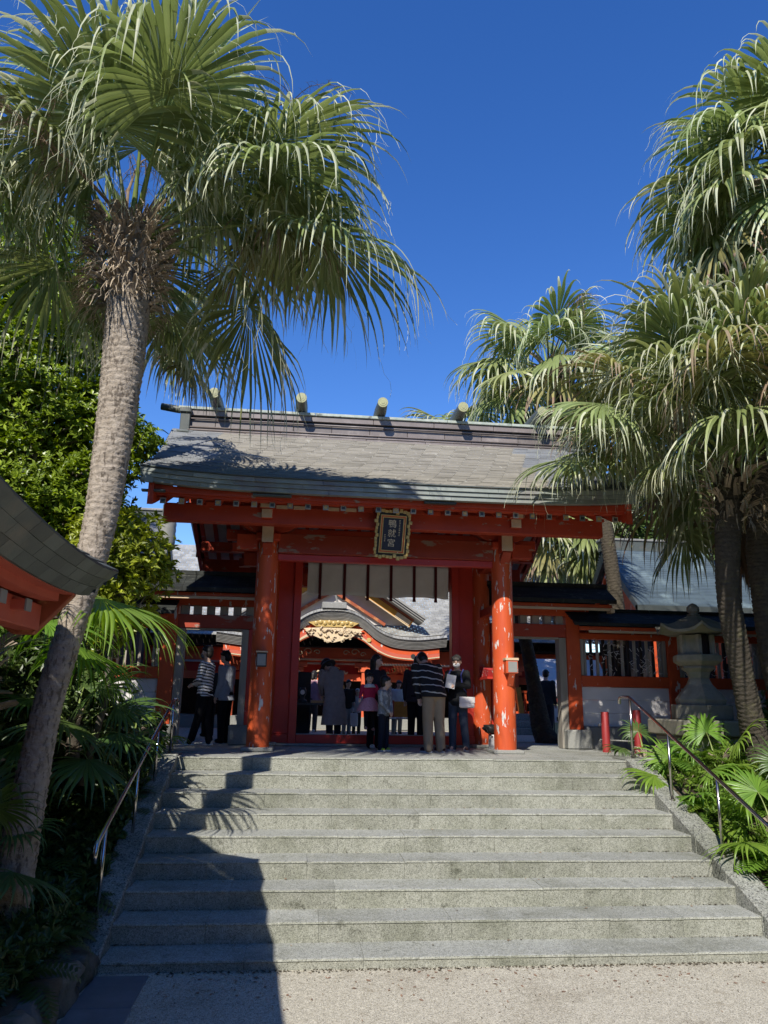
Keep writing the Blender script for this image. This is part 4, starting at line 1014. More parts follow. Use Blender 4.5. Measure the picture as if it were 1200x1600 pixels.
def palm(label, trunk_pts, trunk_rad, n_fronds=30, Lp=1.3, Rb=1.4, seed=1, el=(1.35, -0.45), nseg=40, bark='bark_palm', boots=50, boot_h=.9, boot_r=.30,
         mats=None, dead=0, group=None, cat='palm tree', special=(), droop=1.0, stalks=0, az0=0., azr=None, fibres=260, fib='fibre', sag=.35, prad=.022, name='palm_tree', threads=.6, spread=2.25, boot_s=1.0, dead_len=.8, clear=None, top_lp=.8):
    top = np.array(trunk_pts[-1], float); base = trunk_pts[0]
    t = thing(name, label, cat, base, group)
    trunk_mesh(t, trunk_pts, trunk_rad, M[bark], seed=seed)
    rg = np.random.default_rng(seed); r_ = random.Random(seed)
    d = nrm(top - np.array(trunk_pts[-2], float))
    for i in range(boots):
        h = -boot_h * (1 - (i + .5) / boots); a = i * 2.399963 + r_.uniform(-.3, .3)
        rr = boot_r * (.72 + .28 * min(1, (h + boot_h) / boot_h * 1.6)) - .06
        o = bpy.data.objects.new('leaf_base', BOOTS[i % 4]); COL.objects.link(o); o.parent = t
        c = top + d * h
        o.location = Vector((c[0] + rr * math.sin(a), c[1] + rr * math.cos(a), c[2])) - Vector(base)
        o.rotation_euler = Euler((r_.uniform(-.75, .45) - .2, r_.uniform(-.5, .5), -a + r_.uniform(-.4, .4))); s = r_.uniform(.75, 1.3) * boot_s; o.scale = (s, s, s * r_.uniform(.8, 1.2))
    if fibres: fibre(t, top, boot_r, -boot_h - .1, .12, seed, fibres, fib)
    fm = [M[x] for x in (mats or ('frond', 'frond_tip', 'petiole'))]; fold_ = [M['frond_old'], M['frond_dead'], M['petiole']]
    for i in range(n_fronds):
        u = (i + .5) / n_fronds; e = el[0] + (el[1] - el[0]) * u ** .85
        az = az0 + i * 2.399963 + r_.uniform(-.25, .25)
        if azr: az = azr[0] + (azr[1] - azr[0]) * ((i * .618034) % 1)
        if clear and e < clear[2] and clear[0] < az % (2 * math.pi) < clear[1]: continue
        c = top + np.array([.12 * math.sin(az), .12 * math.cos(az), .1 - .5 * u])
        frond(t, c, az, e + r_.uniform(-.12, .12), Lp * r_.uniform(.85, 1.15) * (top_lp + (1.2 - top_lp) * u), Rb * r_.uniform(.88, 1.1), rg, nseg, droop * r_.uniform(.75, 1.2), sag * r_.uniform(.7, 1.4), mats=(fold_ if (u > .55 and r_.random() < .28 and mats is None) else fm), prad=prad, roll=r_.uniform(-.35, .35), threads=threads, spread=spread)
    for (az, e, lp, rb, kw) in special:
        c = top + np.array([.12 * math.sin(az), .12 * math.cos(az), -.05]); frond(t, c, az, e, lp, rb, rg, nseg + 8, mats=fm, prad=prad, **kw)
    for i in range(dead):
        az = i * 2.399963 * 1.3 + r_.uniform(-.3, .3); c = top + np.array([.2 * math.sin(az), .2 * math.cos(az), -.35 - .3 * r_.random()])
        frond(t, c, az, r_.uniform(-.9, -.3), Lp * dead_len, Rb * r_.uniform(.7, 1), rg, max(18, nseg // 2), 1.6, 1.5, mats=[M['frond_dead'], M['frond_dead'], M['stalk']], name='dead_frond', spread=1.5, threads=threads)
    for i in range(stalks):
        az = az0 + i * 2.1 + 1.0; flower_stalk(t, top + np.array([.1 * math.sin(az), .1 * math.cos(az), 0]), az, r_.uniform(.5, 1.25), r_.uniform(1.3, 1.9) * Lp, seed * 10 + i)
    return t

# azimuth 0 points away from the camera, pi/2 to the right
P1 = [(-3.80, -5.25, 0.35), (-3.76, -5.2, .77), (-3.67, -5.1, 2.36), (-3.53, -5.05, 3.19), (-3.43, -5.0, 3.89), (-3.40, -4.95, 4.5), (-3.38, -4.9, 5.5), (-3.39, -4.9, 6.39), (-3.45, -4.9, 7.5)]
palm('tall fan palm with leaning ringed trunk and shaggy crown, behind the copper roof corner', P1, [.20, .175, .132, .125, .152, .172, .19, .22, .24], 27, 1.55, 1.42, 21, el=(1.42, .42), nseg=54, boots=190, boot_h=.95, boot_r=.40, boot_s=.46, threads=1.6, clear=(2.5, 4.4, .75), top_lp=.5, stalks=3, az0=.6, fibres=1100,
     special=((1.62, .20, 2.05, 1.5, dict(droop=.9, sag=.30)), (1.20, -.02, 1.45, 1.45, dict(droop=1.0, sag=.8)), (2.9, 1.28, 1.15, 1.6, dict(droop=.25, sag=.05, roll=.15)),
              (1.9, .72, 1.8, 1.45, dict(droop=.8)), (1.2, .70, 1.8, 1.4, dict(droop=.8)), (1.55, .95, 1.8, 1.45, dict(droop=.8)), (4.6, .62, 1.7, 1.4, dict(droop=.9))))
palm('fan palm crown half hidden behind the tallest left trunk, above the left roof end', [(-4.75, -1.6, .8), (-4.53, -1.58, 3.64), (-4.36, -1.54, 5.2), (-4.29, -1.52, 6.9), (-4.25, -1.5, 8.35)], [.2, .17, .15, .15, .17], 5, .75, .9, 33, el=(.6, -.3), azr=(.6, 2.6), nseg=40, boots=16, boot_h=.6, boot_r=.22, boot_s=.6, fibres=120, bark='bark_dark',
     special=((1.75, -.1, .85, .95, dict(droop=1.1, sag=.7)), (1.3, -.55, .75, .9, dict(droop=1.1))))
palm('fan palm at the left picture edge behind the round leafy tree', [(-8.9, 1.3, .6), (-8.6, 1.25, 4), (-8.7, 1.2, 11.6)], [.2, .17, .19], 16, 1.0, 1.15, 45, el=(1.1, -.6), nseg=34, boots=8, boot_h=.5, boot_r=.26, fibres=60)
palm('large fan palm with pale green drooping crown over the right end of the gate roof', [(5.4, -1.7, .9), (5.23, -1.79, 1.95), (4.95, -2.09, 2.85), (4.6, -2.5, 4.0), (4.55, -2.71, 4.7), (4.72, -2.75, 5.95)], [.2, .19, .16, .155, .17, .22], 50, 1.75, 1.25, 52, el=(1.56, .5), nseg=50, bark='bark_dark', boots=70, boot_h=1.0, boot_r=.38, boot_s=.5, threads=1.0, az0=.3, stalks=4, fibres=360,
     special=((4.3, .65, 1.2, 1.2, dict(droop=.9)), (3.9, .75, 1.4, 1.2, dict(droop=.8)), (4.6, .2, .75, 1.0, dict(droop=1.0)), (3.2, .3, .9, 1.1, dict(droop=1.0)), (3.5, .9, 1.5, 1.5, dict(droop=.7)), (3.6, .35, 1.3, 1.4, dict(droop=1.0)), (5.0, .6, 1.3, 1.35, dict(droop=1.0)), (2.6, 1.25, 1.9, 1.5, dict(droop=.6)), (5.6, 1.2, 1.9, 1.5, dict(droop=.6)), (1.2, 1.0, 1.7, 1.4, dict(droop=.8)), (2.2, .8, 1.7, 1.4, dict(droop=.9)), (3.2, 1.2, 1.6, 1.5, dict(droop=.6)), (4.1, 1.1, 1.7, 1.5, dict(droop=.7))))
palm('tallest right fan palm reaching the top right corner of the picture', [(6.3, -1.5, .9), (5.6, -1.9, 3.04), (5.5, -1.95, 4.86), (5.9, -2.4, 7.5), (6.3, -2.9, 10.9)], [.24, .2, .19, .18, .22], 58, 1.35, 1.4, 61, el=(1.3, -.85), nseg=42, bark='bark_dark', boots=40, boot_h=1.0, boot_r=.34, dead=12, az0=1.2, fibres=200)
palm('fan palm filling the right picture edge between the tallest palm and the large drooping one', [(7.6, .2, 1.5), (7.3, 0, 4), (6.9, -.3, 7.1)], [.22, .19, .2], 40, 1.4, 1.4, 66, el=(1.45, -.5), nseg=36, bark='bark_dark', boots=20, boot_h=.8, boot_r=.32, dead=6, fibres=100)
palm('fan palm with a thin dark trunk rising behind the right end of the gate', [(5.45, 3.1, 1.6), (5.37, 3.08, 4.49), (5.22, 3.14, 6.35), (4.5, 3.4, 9.4), (4.2, 3.48, 10.3)], [.17, .155, .15, .15, .2], 30, 1.1, 1.25, 72, el=(1.4, -.6), nseg=36, bark='bark_dark', boots=20, boot_h=.6, boot_r=.28, dead=2, stalks=2, fibres=120)
palm('fan palm with a black leaning trunk seen through the right side doorway', [(3.95, 3.5, 1.55), (3.79, 3.67, 1.8), (3.72, 3.95, 2.9), (3.66, 4.23, 3.85), (3.2, 5.2, 6.5), (2.6, 6.0, 9.3)], [.30, .22, .16, .145, .14, .18], 18, .8, 1.0, 83, el=(1.2, -.8), nseg=30, bark='bark_dark', boots=8, boot_h=.5, boot_r=.25, fibres=40)
palm('distant fan palm with hanging dead skirt behind the right side roof', [(7.3, 11.3, 1.6), (7.2, 11.1, 5), (7.07, 11.0, 8.25)], [.2, .18, .22], 28, 1.0, 1.5, 94, el=(1.3, -.9), nseg=32, bark='bark_dark', boots=10, boot_h=.6, boot_r=.3, dead=16, fibres=60, dead_len=.7)
palm('farther fan palm filling the gap between the gate roof and the grey side roof', [(9.6, 14.2, 1.6), (9.5, 14, 6), (9.3, 13.8, 9.9)], [.2, .18, .22], 24, 1.1, 1.5, 99, el=(1.3, -.9), nseg=30, bark='bark_dark', boots=8, boot_h=.6, boot_r=.3, dead=12, fibres=40)

# low fan palms in the beds
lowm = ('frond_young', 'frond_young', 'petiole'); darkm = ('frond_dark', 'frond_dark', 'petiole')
def low_palm(label, p, n, Lp, Rb, seed, el=(1.2, .0), mats=lowm, h=.25, r=.07, boots=8, nseg=28, special=(), droop=.45, **kw):
    x, y, z = p
    return palm(label, [(x + .04, y, z - .25), (x, y, z + h * .5), (x, y, z + h)], [r * 1.2, r, r], n, Lp, Rb, seed, el=el, nseg=nseg, mats=mats, bark='bark_dark', boots=boots, boot_h=min(.6, h + .1), boot_r=r + .05, fibres=0, droop=droop, special=special, cat='fan palm', name='low_fan_palm', sag=.3, prad=.010, threads=0, boot_s=.45, **kw)
palm('stubby fan palm wrapped in dry leaf bases under the copper roof corner', [(-4.52, -4.80, .5), (-4.52, -4.80, 1.7), (-4.50, -4.78, 2.85)], [.18, .15, .15], 5, .75, .80, 101, el=(1.35, .7), azr=(3.2, 6.0), nseg=34, mats=lowm, bark='bark_dark', boots=54, boot_h=2.1, boot_r=.22, fibres=200, droop=.5, sag=.4, prad=.016, threads=0, cat='fan palm', name='low_fan_palm', boot_s=.7,
     special=((1.30, .98, 1.25, 1.05, dict(droop=.5, sag=.95, spread=2.0)), (1.0, .5, .85, .85, dict(droop=.6, sag=.6)), (.5, .7, .8, .8, dict(droop=.5)), (2.6, 1.0, .8, .6, dict(droop=.5))))
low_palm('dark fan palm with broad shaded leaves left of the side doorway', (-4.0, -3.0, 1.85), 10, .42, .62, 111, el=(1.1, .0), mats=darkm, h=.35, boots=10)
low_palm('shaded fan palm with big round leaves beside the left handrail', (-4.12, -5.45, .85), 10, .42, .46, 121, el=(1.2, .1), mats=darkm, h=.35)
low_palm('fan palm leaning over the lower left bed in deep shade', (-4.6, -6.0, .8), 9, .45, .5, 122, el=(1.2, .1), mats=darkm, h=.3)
low_palm('small sunlit fan palm beside the top of the left handrail', (-3.80, -.55, 1.70), 7, .40, .46, 131, el=(.8, .0), h=.2)
low_palm('bright fan palm leaning over the right cheek wall below its top', (3.98, -2.05, 1.30), 7, .34, .44, 141, el=(1.2, .15), h=.12)
low_palm('fan palm with two upright leaves below the stone lantern', (4.72, -1.65, 1.52), 6, .40, .46, 151, el=(1.25, .5), h=.2)
low_palm('largest bright fan palm at the right picture edge beside the handrail', (4.33, -3.55, .90), 11, .38, .52, 161, el=(1.3, .1), h=.15, nseg=32)
low_palm('shaded fan palm behind the two red posts', (4.10, -.60, 1.60), 6, .34, .36, 171, el=(1.1, .2), mats=darkm, h=.15)
low_palm('low fan palm in half shade farthest right under the leaning trunks', (5.1, -2.9, 1.15), 8, .38, .48, 181, el=(1.2, .1), mats=darkm, h=.2)

# ---------------------------------------------------------------- broadleaf tree and shrubs
def leaf_cloud(lobes, n, size, seed, whorl=6, surf=.55):
    """leaf rosettes on twigs spread through the lobes' volume, denser towards their skin"""
    rg = np.random.default_rng(seed); vol = np.array([l[1][0] * l[1][1] * l[1][2] for l in lobes]) ** .75; pr = vol / vol.sum()
    li = rg.choice(len(lobes), n, p=pr); c = np.array([l[0] for l in lobes])[li]; rad = np.array([l[1] for l in lobes])[li]
    u = nrm(rg.normal(0, 1, (n, 3))); rr = np.where(rg.random(n) < surf, rg.uniform(.82, 1.06, n), rg.uniform(.25, 1, n))
    lump = 1 + .16 * np.sin(u[:, 0] * 7 + li * 1.3) * np.sin(u[:, 2] * 6 + li) + .1 * np.sin(u[:, 1] * 11 + u[:, 2] * 9)
    P = c + u * rad * (rr * lump)[:, None]
    ax = nrm(u * .7 + ZA * .75 + rg.normal(0, .3, (n, 3)))
    P = np.repeat(P, whorl, 0); ax = np.repeat(ax, whorl, 0); k = np.tile(np.arange(whorl), n)
    t = nrm(np.cross(ax, rg.normal(0, 1, (len(P), 3)))); b = np.cross(ax, t); a = k * 2.4 + rg.uniform(-.4, .4, len(P))
    out = t * np.cos(a)[:, None] + b * np.sin(a)[:, None]
    d = nrm(out * rg.uniform(.55, 1.1, len(P))[:, None] + ax * rg.uniform(.2, .9, len(P))[:, None]); w = nrm(np.cross(d, ax)); nn = np.cross(w, d)
    L = size * rg.uniform(.7, 1.25, len(P)); W = L * .19
    b0 = P; m1 = P + d * (L * .5)[:, None] - nn * (L * .03)[:, None]; tip = P + d * L[:, None] - nn * (L * .14)[:, None]
    l1 = P + d * (L * .58)[:, None] + w * W[:, None] + nn * (L * .05)[:, None]; r1 = P + d * (L * .58)[:, None] - w * W[:, None] + nn * (L * .05)[:, None]
    V = np.stack([b0, m1, tip, l1, r1], 1).reshape(-1, 3); i = np.arange(len(P)) * 5
    F = np.concatenate([np.stack([i, i + 1, i + 3], 1), np.stack([i + 1, i + 2, i + 3], 1), np.stack([i, i + 4, i + 1], 1), np.stack([i + 1, i + 4, i + 2], 1)])
    rn = np.tile(np.repeat(rg.random(n), whorl) * .6 + rg.random(len(P)) * .4, 4)
    return V, F, rn
def broadleaf(label, base, lobes, n, size, seed, mats='broadleaf', name='broadleaf_tree', cat='tree', r0=.16, group=None, whorl=6):
    t = thing(name, label, cat, base, group); rg = random.Random(seed)
    V, F, rn = leaf_cloud(lobes, n, size, seed, whorl)
    mesh_obj('crown', V, F, M[mats], t, rn)['kind'] = 'stuff'
    top = Vector(lobes[0][0])
    mb = MB(); b = Vector(base); pts = [b, b.lerp(top, .35) + Vector((.1, 0, .05)), b.lerp(top, .7) + Vector((-.06, .05, 0)), top]
    mb.tube(pts, [r0, r0 * .8, r0 * .55, r0 * .25], 10); mb.obj('trunk', M['bark_grey'], t, smooth=True)
    for c, rad in lobes:
        c = Vector(c)
        for j in range(4):
            s = pts[1].lerp(pts[3], rg.uniform(0, .8)); e = c + Vector((rg.uniform(-1, 1) * rad[0], rg.uniform(-1, 1) * rad[1], rg.uniform(-.6, .9) * rad[2])) * .8
            m_ = s.lerp(e, .5) + Vector((rg.uniform(-.1, .1), rg.uniform(-.1, .1), .12)); mb = MB()
            mb.tube([s, m_, e], [r0 * .3, r0 * .18, r0 * .06], 6); mb.obj('branch', M['bark_grey'], t, smooth=True)
    return t
broadleaf('round leafy tree with glossy yellow green leaves, behind the tallest left palm', (-6.5, .45, .9),
          [((-6.5, .3, 7.8), (1.4, 1.1, 1.3)), ((-6.3, -.1, 9.9), (1.0, .8, .9)), ((-5.5, .1, 9.5), (.55, .5, .5)), ((-5.4, .05, 8.6), (.85, .75, .8)), ((-5.35, .3, 7.1), (.85, .7, .8)), ((-7.4, .1, 8.9), (1.2, .9, 1.0)), ((-4.75, .3, 6.55), (.7, .5, .6)), ((-4.4, .15, 6.75), (.42, .35, .36)), ((-6.4, .5, 5.9), (1.6, 1.0, 1.1)), ((-8.2, .5, 7.2), (1.6, 1.2, 1.8)), ((-5.4, .5, 5.6), (1.0, .8, .8))], 19000, .118, 7, r0=.17)
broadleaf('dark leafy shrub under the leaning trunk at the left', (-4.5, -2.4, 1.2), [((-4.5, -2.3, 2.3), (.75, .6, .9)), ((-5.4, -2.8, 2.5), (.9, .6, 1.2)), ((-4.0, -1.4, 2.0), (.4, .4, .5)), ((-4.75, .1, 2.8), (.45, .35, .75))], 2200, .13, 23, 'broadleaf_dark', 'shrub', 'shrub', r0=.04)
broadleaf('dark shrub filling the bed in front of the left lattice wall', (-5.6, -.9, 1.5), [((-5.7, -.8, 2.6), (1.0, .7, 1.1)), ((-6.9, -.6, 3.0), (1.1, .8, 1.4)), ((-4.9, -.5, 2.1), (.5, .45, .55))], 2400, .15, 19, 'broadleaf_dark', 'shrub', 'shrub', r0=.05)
broadleaf('leafy shrub with light green leaves beside the left side roof', (-3.95, -2.6, 1.4), [((-3.62, -2.75, 4.25), (.48, .45, .5)), ((-3.85, -2.6, 3.6), (.5, .5, .5)), ((-3.3, -2.5, 4.0), (.28, .25, .22)), ((-4.6, -.5, 4.85), (.5, .4, .5)), ((-4.85, -.4, 4.1), (.45, .4, .5))], 1500, .12, 9, name='shrub', cat='shrub', r0=.05)  # last two lobes are added, hidden by the trunk, to shade the wing post
broadleaf('dark evergreen tree behind the left wing wall', (-8.2, 3.6, 1.6), [((-8.2, 3.6, 6), (2.2, 2, 2.6)), ((-9.2, 3.2, 4.2), (2, 1.8, 1.6)), ((-10.5, 3, 6), (2, 2, 2))], 5200, .22, 15, 'broadleaf_dark', r0=.25)
broadleaf('dark evergreen tree behind the grey side roof, at the right', (11.8, 9.8, 1.6), [((11.8, 9.8, 7.0), (2.6, 2, 3.2)), ((13.5, 9.2, 5.5), (2.5, 2, 3)), ((10.3, 11.5, 8.2), (1.8, 2, 2.4))], 6000, .25, 16, 'broadleaf_dark', r0=.25)
broadleaf('dark shrub in the bed at the right, under the leaning palm trunks', (7.2, -2.2, 1.5), [((7.2, -2.2, 2.9), (1.2, 1, 1.2)), ((8.2, -1.5, 3.4), (1.4, 1, 1.6)), ((6.6, -1.2, 2.3), (.8, .5, .5))], 2600, .17, 17, 'broadleaf_dark', 'shrub', 'shrub', r0=.05)

# unseen wood behind and beside the camera, added to block low sky light
rgw = random.Random(77); lob = []
for i in range(26):
    a = R(78 + 204 * i / 25); rr = rgw.uniform(17, 21); x, y = rr * math.sin(a), -8 + rr * math.cos(a); hgt = rgw.uniform(8.5, 11.5)
    lob += [((x, y, hgt * .62), (3.2, 3.2, hgt * .40)), ((x + rgw.uniform(-2, 2), y + rgw.uniform(-2, 2), hgt * .3), (3.0, 3.0, hgt * .3))]
for (x, y, hgt) in ((-9.5, -4.5, 8.5), (-9.2, -8.5, 9), (-9.5, -12.5, 9), (-12.5, -6.5, 10), (-12.5, -11, 10), (9.5, -3.8, 8.5), (9.2, -8, 9), (9.5, -12.5, 9.5), (12.5, -6, 10), (13, -1, 9)):
    lob += [((x, y, hgt * .62), (2.5, 2.6, hgt * .40)), ((x, y, hgt * .3), (2.4, 2.5, hgt * .3))]
V, F, rn = leaf_cloud(lob, 21000, .62, 5, 5); o = mesh_obj('added_woods', V, F, M['broadleaf_dark'], None, rn); o['kind'] = 'stuff'; o['label'] = 'unseen dark evergreen wood added around the forecourt to block sky light'; o['category'] = 'added_woods'
mb = MB()
for i in range(36):
    c = lob[2 * i][0]; mb.tube([(c[0], c[1], 0), (c[0] + .2, c[1], c[2])], [.28, .15], 8)
o = mb.obj('added_woods_trunks', M['bark_grey']); o['kind'] = 'stuff'; o['label'] = 'tree trunks of the unseen wood added around the forecourt'; o['category'] = 'added_woods'

# ferns and ground cover
def fern_proto(seed, nf=11, L=.45, pin=13):
    rg = np.random.default_rng(seed); V, F, RN = [], [], []
    for i in range(nf):
        az = i * 2.4 + rg.uniform(-.4, .4); e = rg.uniform(.5, 1.15); d = np.array([math.cos(e) * math.sin(az), math.cos(e) * math.cos(az), math.sin(e)])
        p = np.zeros(3); l_ = L * rg.uniform(.7, 1.15); r = rg.random()
        for k in range(pin):
            d = nrm(d - ZA * .13); p = p + d * l_ / pin; s = nrm(np.cross(d, ZA)); up = np.cross(s, d)
            if k < 1: continue
            pl = l_ * .30 * math.sin(math.pi * min(1, (k + 1.2) / (pin + 1.2))) ** .7
            for sg in (-1, 1):
                q = nrm(s * sg + d * .35 - up * .15); b = len(V); w = d * l_ / pin * .42
                V += [p - w * .5, p + q * pl * .5 - w * .9, p + q * pl, p + q * pl * .5 + w * .9, p + w * .5]; F += [(b, b + 1, b + 3, b + 4), (b + 1, b + 2, b + 3)]; RN += [r, r]
    o = mesh_obj('fern', V, F, M['fern'], None, RN); return o
FERN = [fern_proto(i, L=l_) for i, l_ in enumerate((.45, .38, .52))]
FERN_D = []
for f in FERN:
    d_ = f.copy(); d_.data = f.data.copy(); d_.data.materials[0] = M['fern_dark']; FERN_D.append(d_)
r_ = random.Random(8); used = set()
def scatter_fern(src, n, fx, fz, label, group, smin=.7, smax=1.2):
    for i in range(n):
        x, y = fx(); s = src[i % 3]
        if id(s) in used or s.name not in COL.objects: o = s.copy(); COL.objects.link(o)
        else: o = s; used.add(id(s))
        o.location = (x, y, fz(x, y) - .01); o.rotation_euler = (r_.uniform(-.2, .2), r_.uniform(-.2, .2), r_.uniform(0, 6.3)); k = r_.uniform(smin, smax); o.scale = (k, k, k * r_.uniform(.8, 1.1))
        sz = 'large' if k > .95 else 'small'
        if x > 0: wh = ('beside the right cheek wall, ' + ('below' if y < -3 else 'above') + ' the middle handrail post') if x < 4.35 else ('in the right bed under the stone lantern' if y > -2.6 else 'deep in the right bed under the big fan palm')
        else: wh = ('at the left cheek wall ' + ('near the foot' if y < -4.6 else 'halfway up' if y < -3 else 'near the top') + ' of the steps') if x > -3.75 else ('in the left bed before the leaning trunk' if y < -5 else 'in the left bed beyond the leaning trunk')
        tag(o, sz + (' sunlit' if x > 0 else ' dark') + ' fern ' + wh, 'fern', group)
scatter_fern(FERN, 46, lambda: (r_.uniform(3.85, 5.6), r_.uniform(-4.6, -1.5)), zright, 'sunlit fern growing in the bed right of the steps', 'ferns in the right bed')
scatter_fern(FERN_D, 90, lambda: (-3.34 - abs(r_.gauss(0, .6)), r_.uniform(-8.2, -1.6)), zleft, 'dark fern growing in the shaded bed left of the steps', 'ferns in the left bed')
def cover(name, n, fx, fz, size, seed, m):
    rg = np.random.default_rng(seed); rr = random.Random(seed); lob = []
    P = np.array([(*q, fz(*q) + rr.uniform(0, .22)) for q in (fx(rr) for _ in range(n))])
    V, F, rn = leaf_cloud([((0, 0, 0), (1e-3, 1e-3, 1e-3))], n, size, seed, 5)
    V = V.reshape(n, -1, 3) + P[:, None]
    o = mesh_obj(name, V.reshape(-1, 3), F, M[m], None, rn); o['kind'] = 'stuff'; o['label'] = 'low leafy ground cover filling the planting bed'; o['category'] = 'plants'
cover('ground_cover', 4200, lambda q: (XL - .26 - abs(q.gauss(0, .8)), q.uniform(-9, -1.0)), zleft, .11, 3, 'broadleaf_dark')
cover('ground_cover', 1300, lambda q: (XR + .36 + abs(q.gauss(0, 1.2)), q.uniform(-5.4, -1.4)), zright, .085, 4, 'fern')

# fallen leaves, twigs and grit
def litter(name, n, fp, seed, m, size):
    rg = np.random.default_rng(seed); V, F, RN = [], [], []
    for i in range(n):
        x, y, z = fp(rg); a = rg.uniform(0, 6.3); L = size * rg.uniform(.5, 1.4); w = L * rg.uniform(.08, .35); d = np.array([math.cos(a), math.sin(a), 0]); s = np.array([-math.sin(a), math.cos(a), 0]); p = np.array([x, y, z + .004]); b = len(V)
        V += [p, p + d * L * .5 + s * w + ZA * .004 * rg.random(), p + d * L + ZA * .01 * rg.random(), p + d * L * .5 - s * w + ZA * .004]; F.append((b, b + 1, b + 2, b + 3)); RN.append(rg.random())
    o = mesh_obj(name, V, F, m, None, RN); o['kind'] = 'stuff'; o['label'] = 'dry leaves and grit fallen on the steps and forecourt'; o['category'] = 'leaf litter'
def on_steps(rg):
    k = int(rg.integers(1, 10)); return (rg.uniform(XL + .05, XR - .05), Y0 - (9 - k) * RT + RT * rg.uniform(.72, .98), GZ * 0 + k * RH + .003)
litter('leaf_litter', 150, on_steps, 2, M['frond_dead'], .035)
litter('leaf_litter', 190, lambda rg: (rg.uniform(-2.5, 4.5), -5.02 - abs(rg.normal(0, .35)), GZ), 3, M['frond_dead'], .04)
litter('leaf_litter', 240, lambda rg: (rg.uniform(-2.5, 5), rg.uniform(-8, -5), GZ), 4, M['frond_dead'], .022)
litter('grit', 900, lambda rg: (rg.uniform(-2.5, 4.6), -4.985 - abs(rg.normal(0, .03)), GZ), 5, M['soil'], .03)
litter('grit', 500, lambda rg: (rg.uniform(-2.4, 5), -5.0 - abs(rg.normal(0, .5)), GZ), 6, M['soil'], .014)
def corner(rg):
    k = int(rg.integers(1, 9)); return (XL + .03 + abs(rg.normal(0, .5)) if rg.random() < .4 else (XR - .03 - abs(rg.normal(0, .5)) if rg.random() < .6 else rg.uniform(XL, XR)), Y0 - (9 - k) * RT + RT * rg.uniform(.955, .99), k * RH + .004)
litter('grit', 1100, corner, 7, M['soil'], .026)
# ---------------------------------------------------------------- pavilion roof corner at the left
pav = thing('water_pavilion', 'red pavilion with a thick grey copper eave and upswept corner at the left edge', 'pavilion', (-4.4, -9, GZ))
PY0, PY1 = -6.30, -11.8
def pav_z(y):                       # eave height: sags in the middle, sweeps up to its corners
    return 3.357 + (.066 if y > -7.2 else .036) * (y + 7.2) ** 2 if y > -10.2 else 3.744
courses = 3; h = .066
for c in range(courses):
    y = PY0 + (0.0 if c % 2 == 0 else 0.10) - c * .035
    yend = PY0 - c * .035
    while y > PY1:
        a, b = min(y, yend), y - .235; y = b
        if a - b < .02: continue
        xt, xb = -2.865 - .068 * c, -2.865 - .068 * (c + 1); pr = rs.uniform(0, .003)
        za, zb = pav_z(a) - c * h, pav_z(b) - c * h
        mb = MB(); g = .0015
        mb.add([(xt + pr, a - g, za), (xt + pr, b + g, zb), (xb + pr + .004, b + g, zb - h + .002), (xb + pr + .004, a - g, za - h + .002), (xt - .05, a - g, za), (xt - .05, b + g, zb), (xb - .05, b + g, zb - h + .002), (xb - .05, a - g, za - h + .002)],
               [(0, 1, 2, 3), (3, 2, 6, 7), (0, 4, 5, 1), (0, 3, 7, 4), (1, 5, 6, 2), (4, 7, 6, 5)])
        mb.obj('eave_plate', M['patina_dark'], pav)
# roof surface rising to the left, far verge in plates, red boards below
mb = MB()
for i in range(16):
    t0, t1 = i / 16, (i + 1.2) / 16; y = PY0
    def PX(t): return -2.87 - 1.9 * t
    def PZ(t, y): return pav_z(y) + 1.35 * t - .12 * math.sin(math.pi * t) + .008
    while y > PY1:
        a, b = y, y - .25; y = b
        mb.add([(PX(t0), a - .002, PZ(t0, a) + .012), (PX(t0), b + .002, PZ(t0, b) + .012), (PX(t1), b + .002, PZ(t1, b)), (PX(t1), a - .002, PZ(t1, a)), (PX(t0), a, PZ(t0, a) - .01), (PX(t0), b, PZ(t0, b) - .01)], [(0, 1, 2, 3), (0, 4, 5, 1)])
        mb.add([(-7.0 + 0.33 - PX(t0) - 2.87, a - .002, PZ(t0, a) + .012), (-7.0 + .33 - PX(t0) - 2.87, b + .002, PZ(t0, b) + .012), (-6.67 - PX(t1) - 2.87, b + .002, PZ(t1, b)), (-6.67 - PX(t1) - 2.87, a - .002, PZ(t1, a))], [(0, 3, 2, 1)])
o = mb.obj('copper_shingles', M['patina_dark'], pav, fixn=False); o['kind'] = 'stuff'
for sgn in (0, 1):
    for c in range(3):
        mb = MB()
        for k in range(10):
            t0, t1 = k / 10, (k + 1) / 10
            f = (lambda t: PX(t) - .068 * c) if sgn == 0 else (lambda t: -9.54 - PX(t) + .068 * c)
            y0 = PY0 - .035 * c
            mb.add([(f(t0), y0, PZ(t0, PY0) - c * h), (f(t1), y0, PZ(t1, PY0) - c * h), (f(t1), y0 - .033, PZ(t1, PY0) - (c + 1) * h), (f(t0), y0 - .033, PZ(t0, PY0) - (c + 1) * h)], [(0, 1, 2, 3)])
        mb.obj('verge_plates', M['patina_dark'], pav)
def bx_(name, x0, x1, y0, y1, z0, z1, m, bev=.008):
    mb = MB(); mb.box(x0, x1, y0, y1, z0, z1); return mb.obj(name, M[m], pav, bevel=bev)
M['pav_red'] = mat('faded_vermilion_board', (.58, .13, .08), (.50, .10, .06), scale=2.5, rough=.6, bump=.08, rnd=.08)
M['worn_brown'] = mat('worn_brown_red_board', (.36, .09, .035), (.26, .06, .03), scale=5, rough=.7, rnd=0, c3=(.5, .2, .08), c3_scale=5, c3_lo=.52, c3_hi=.6)
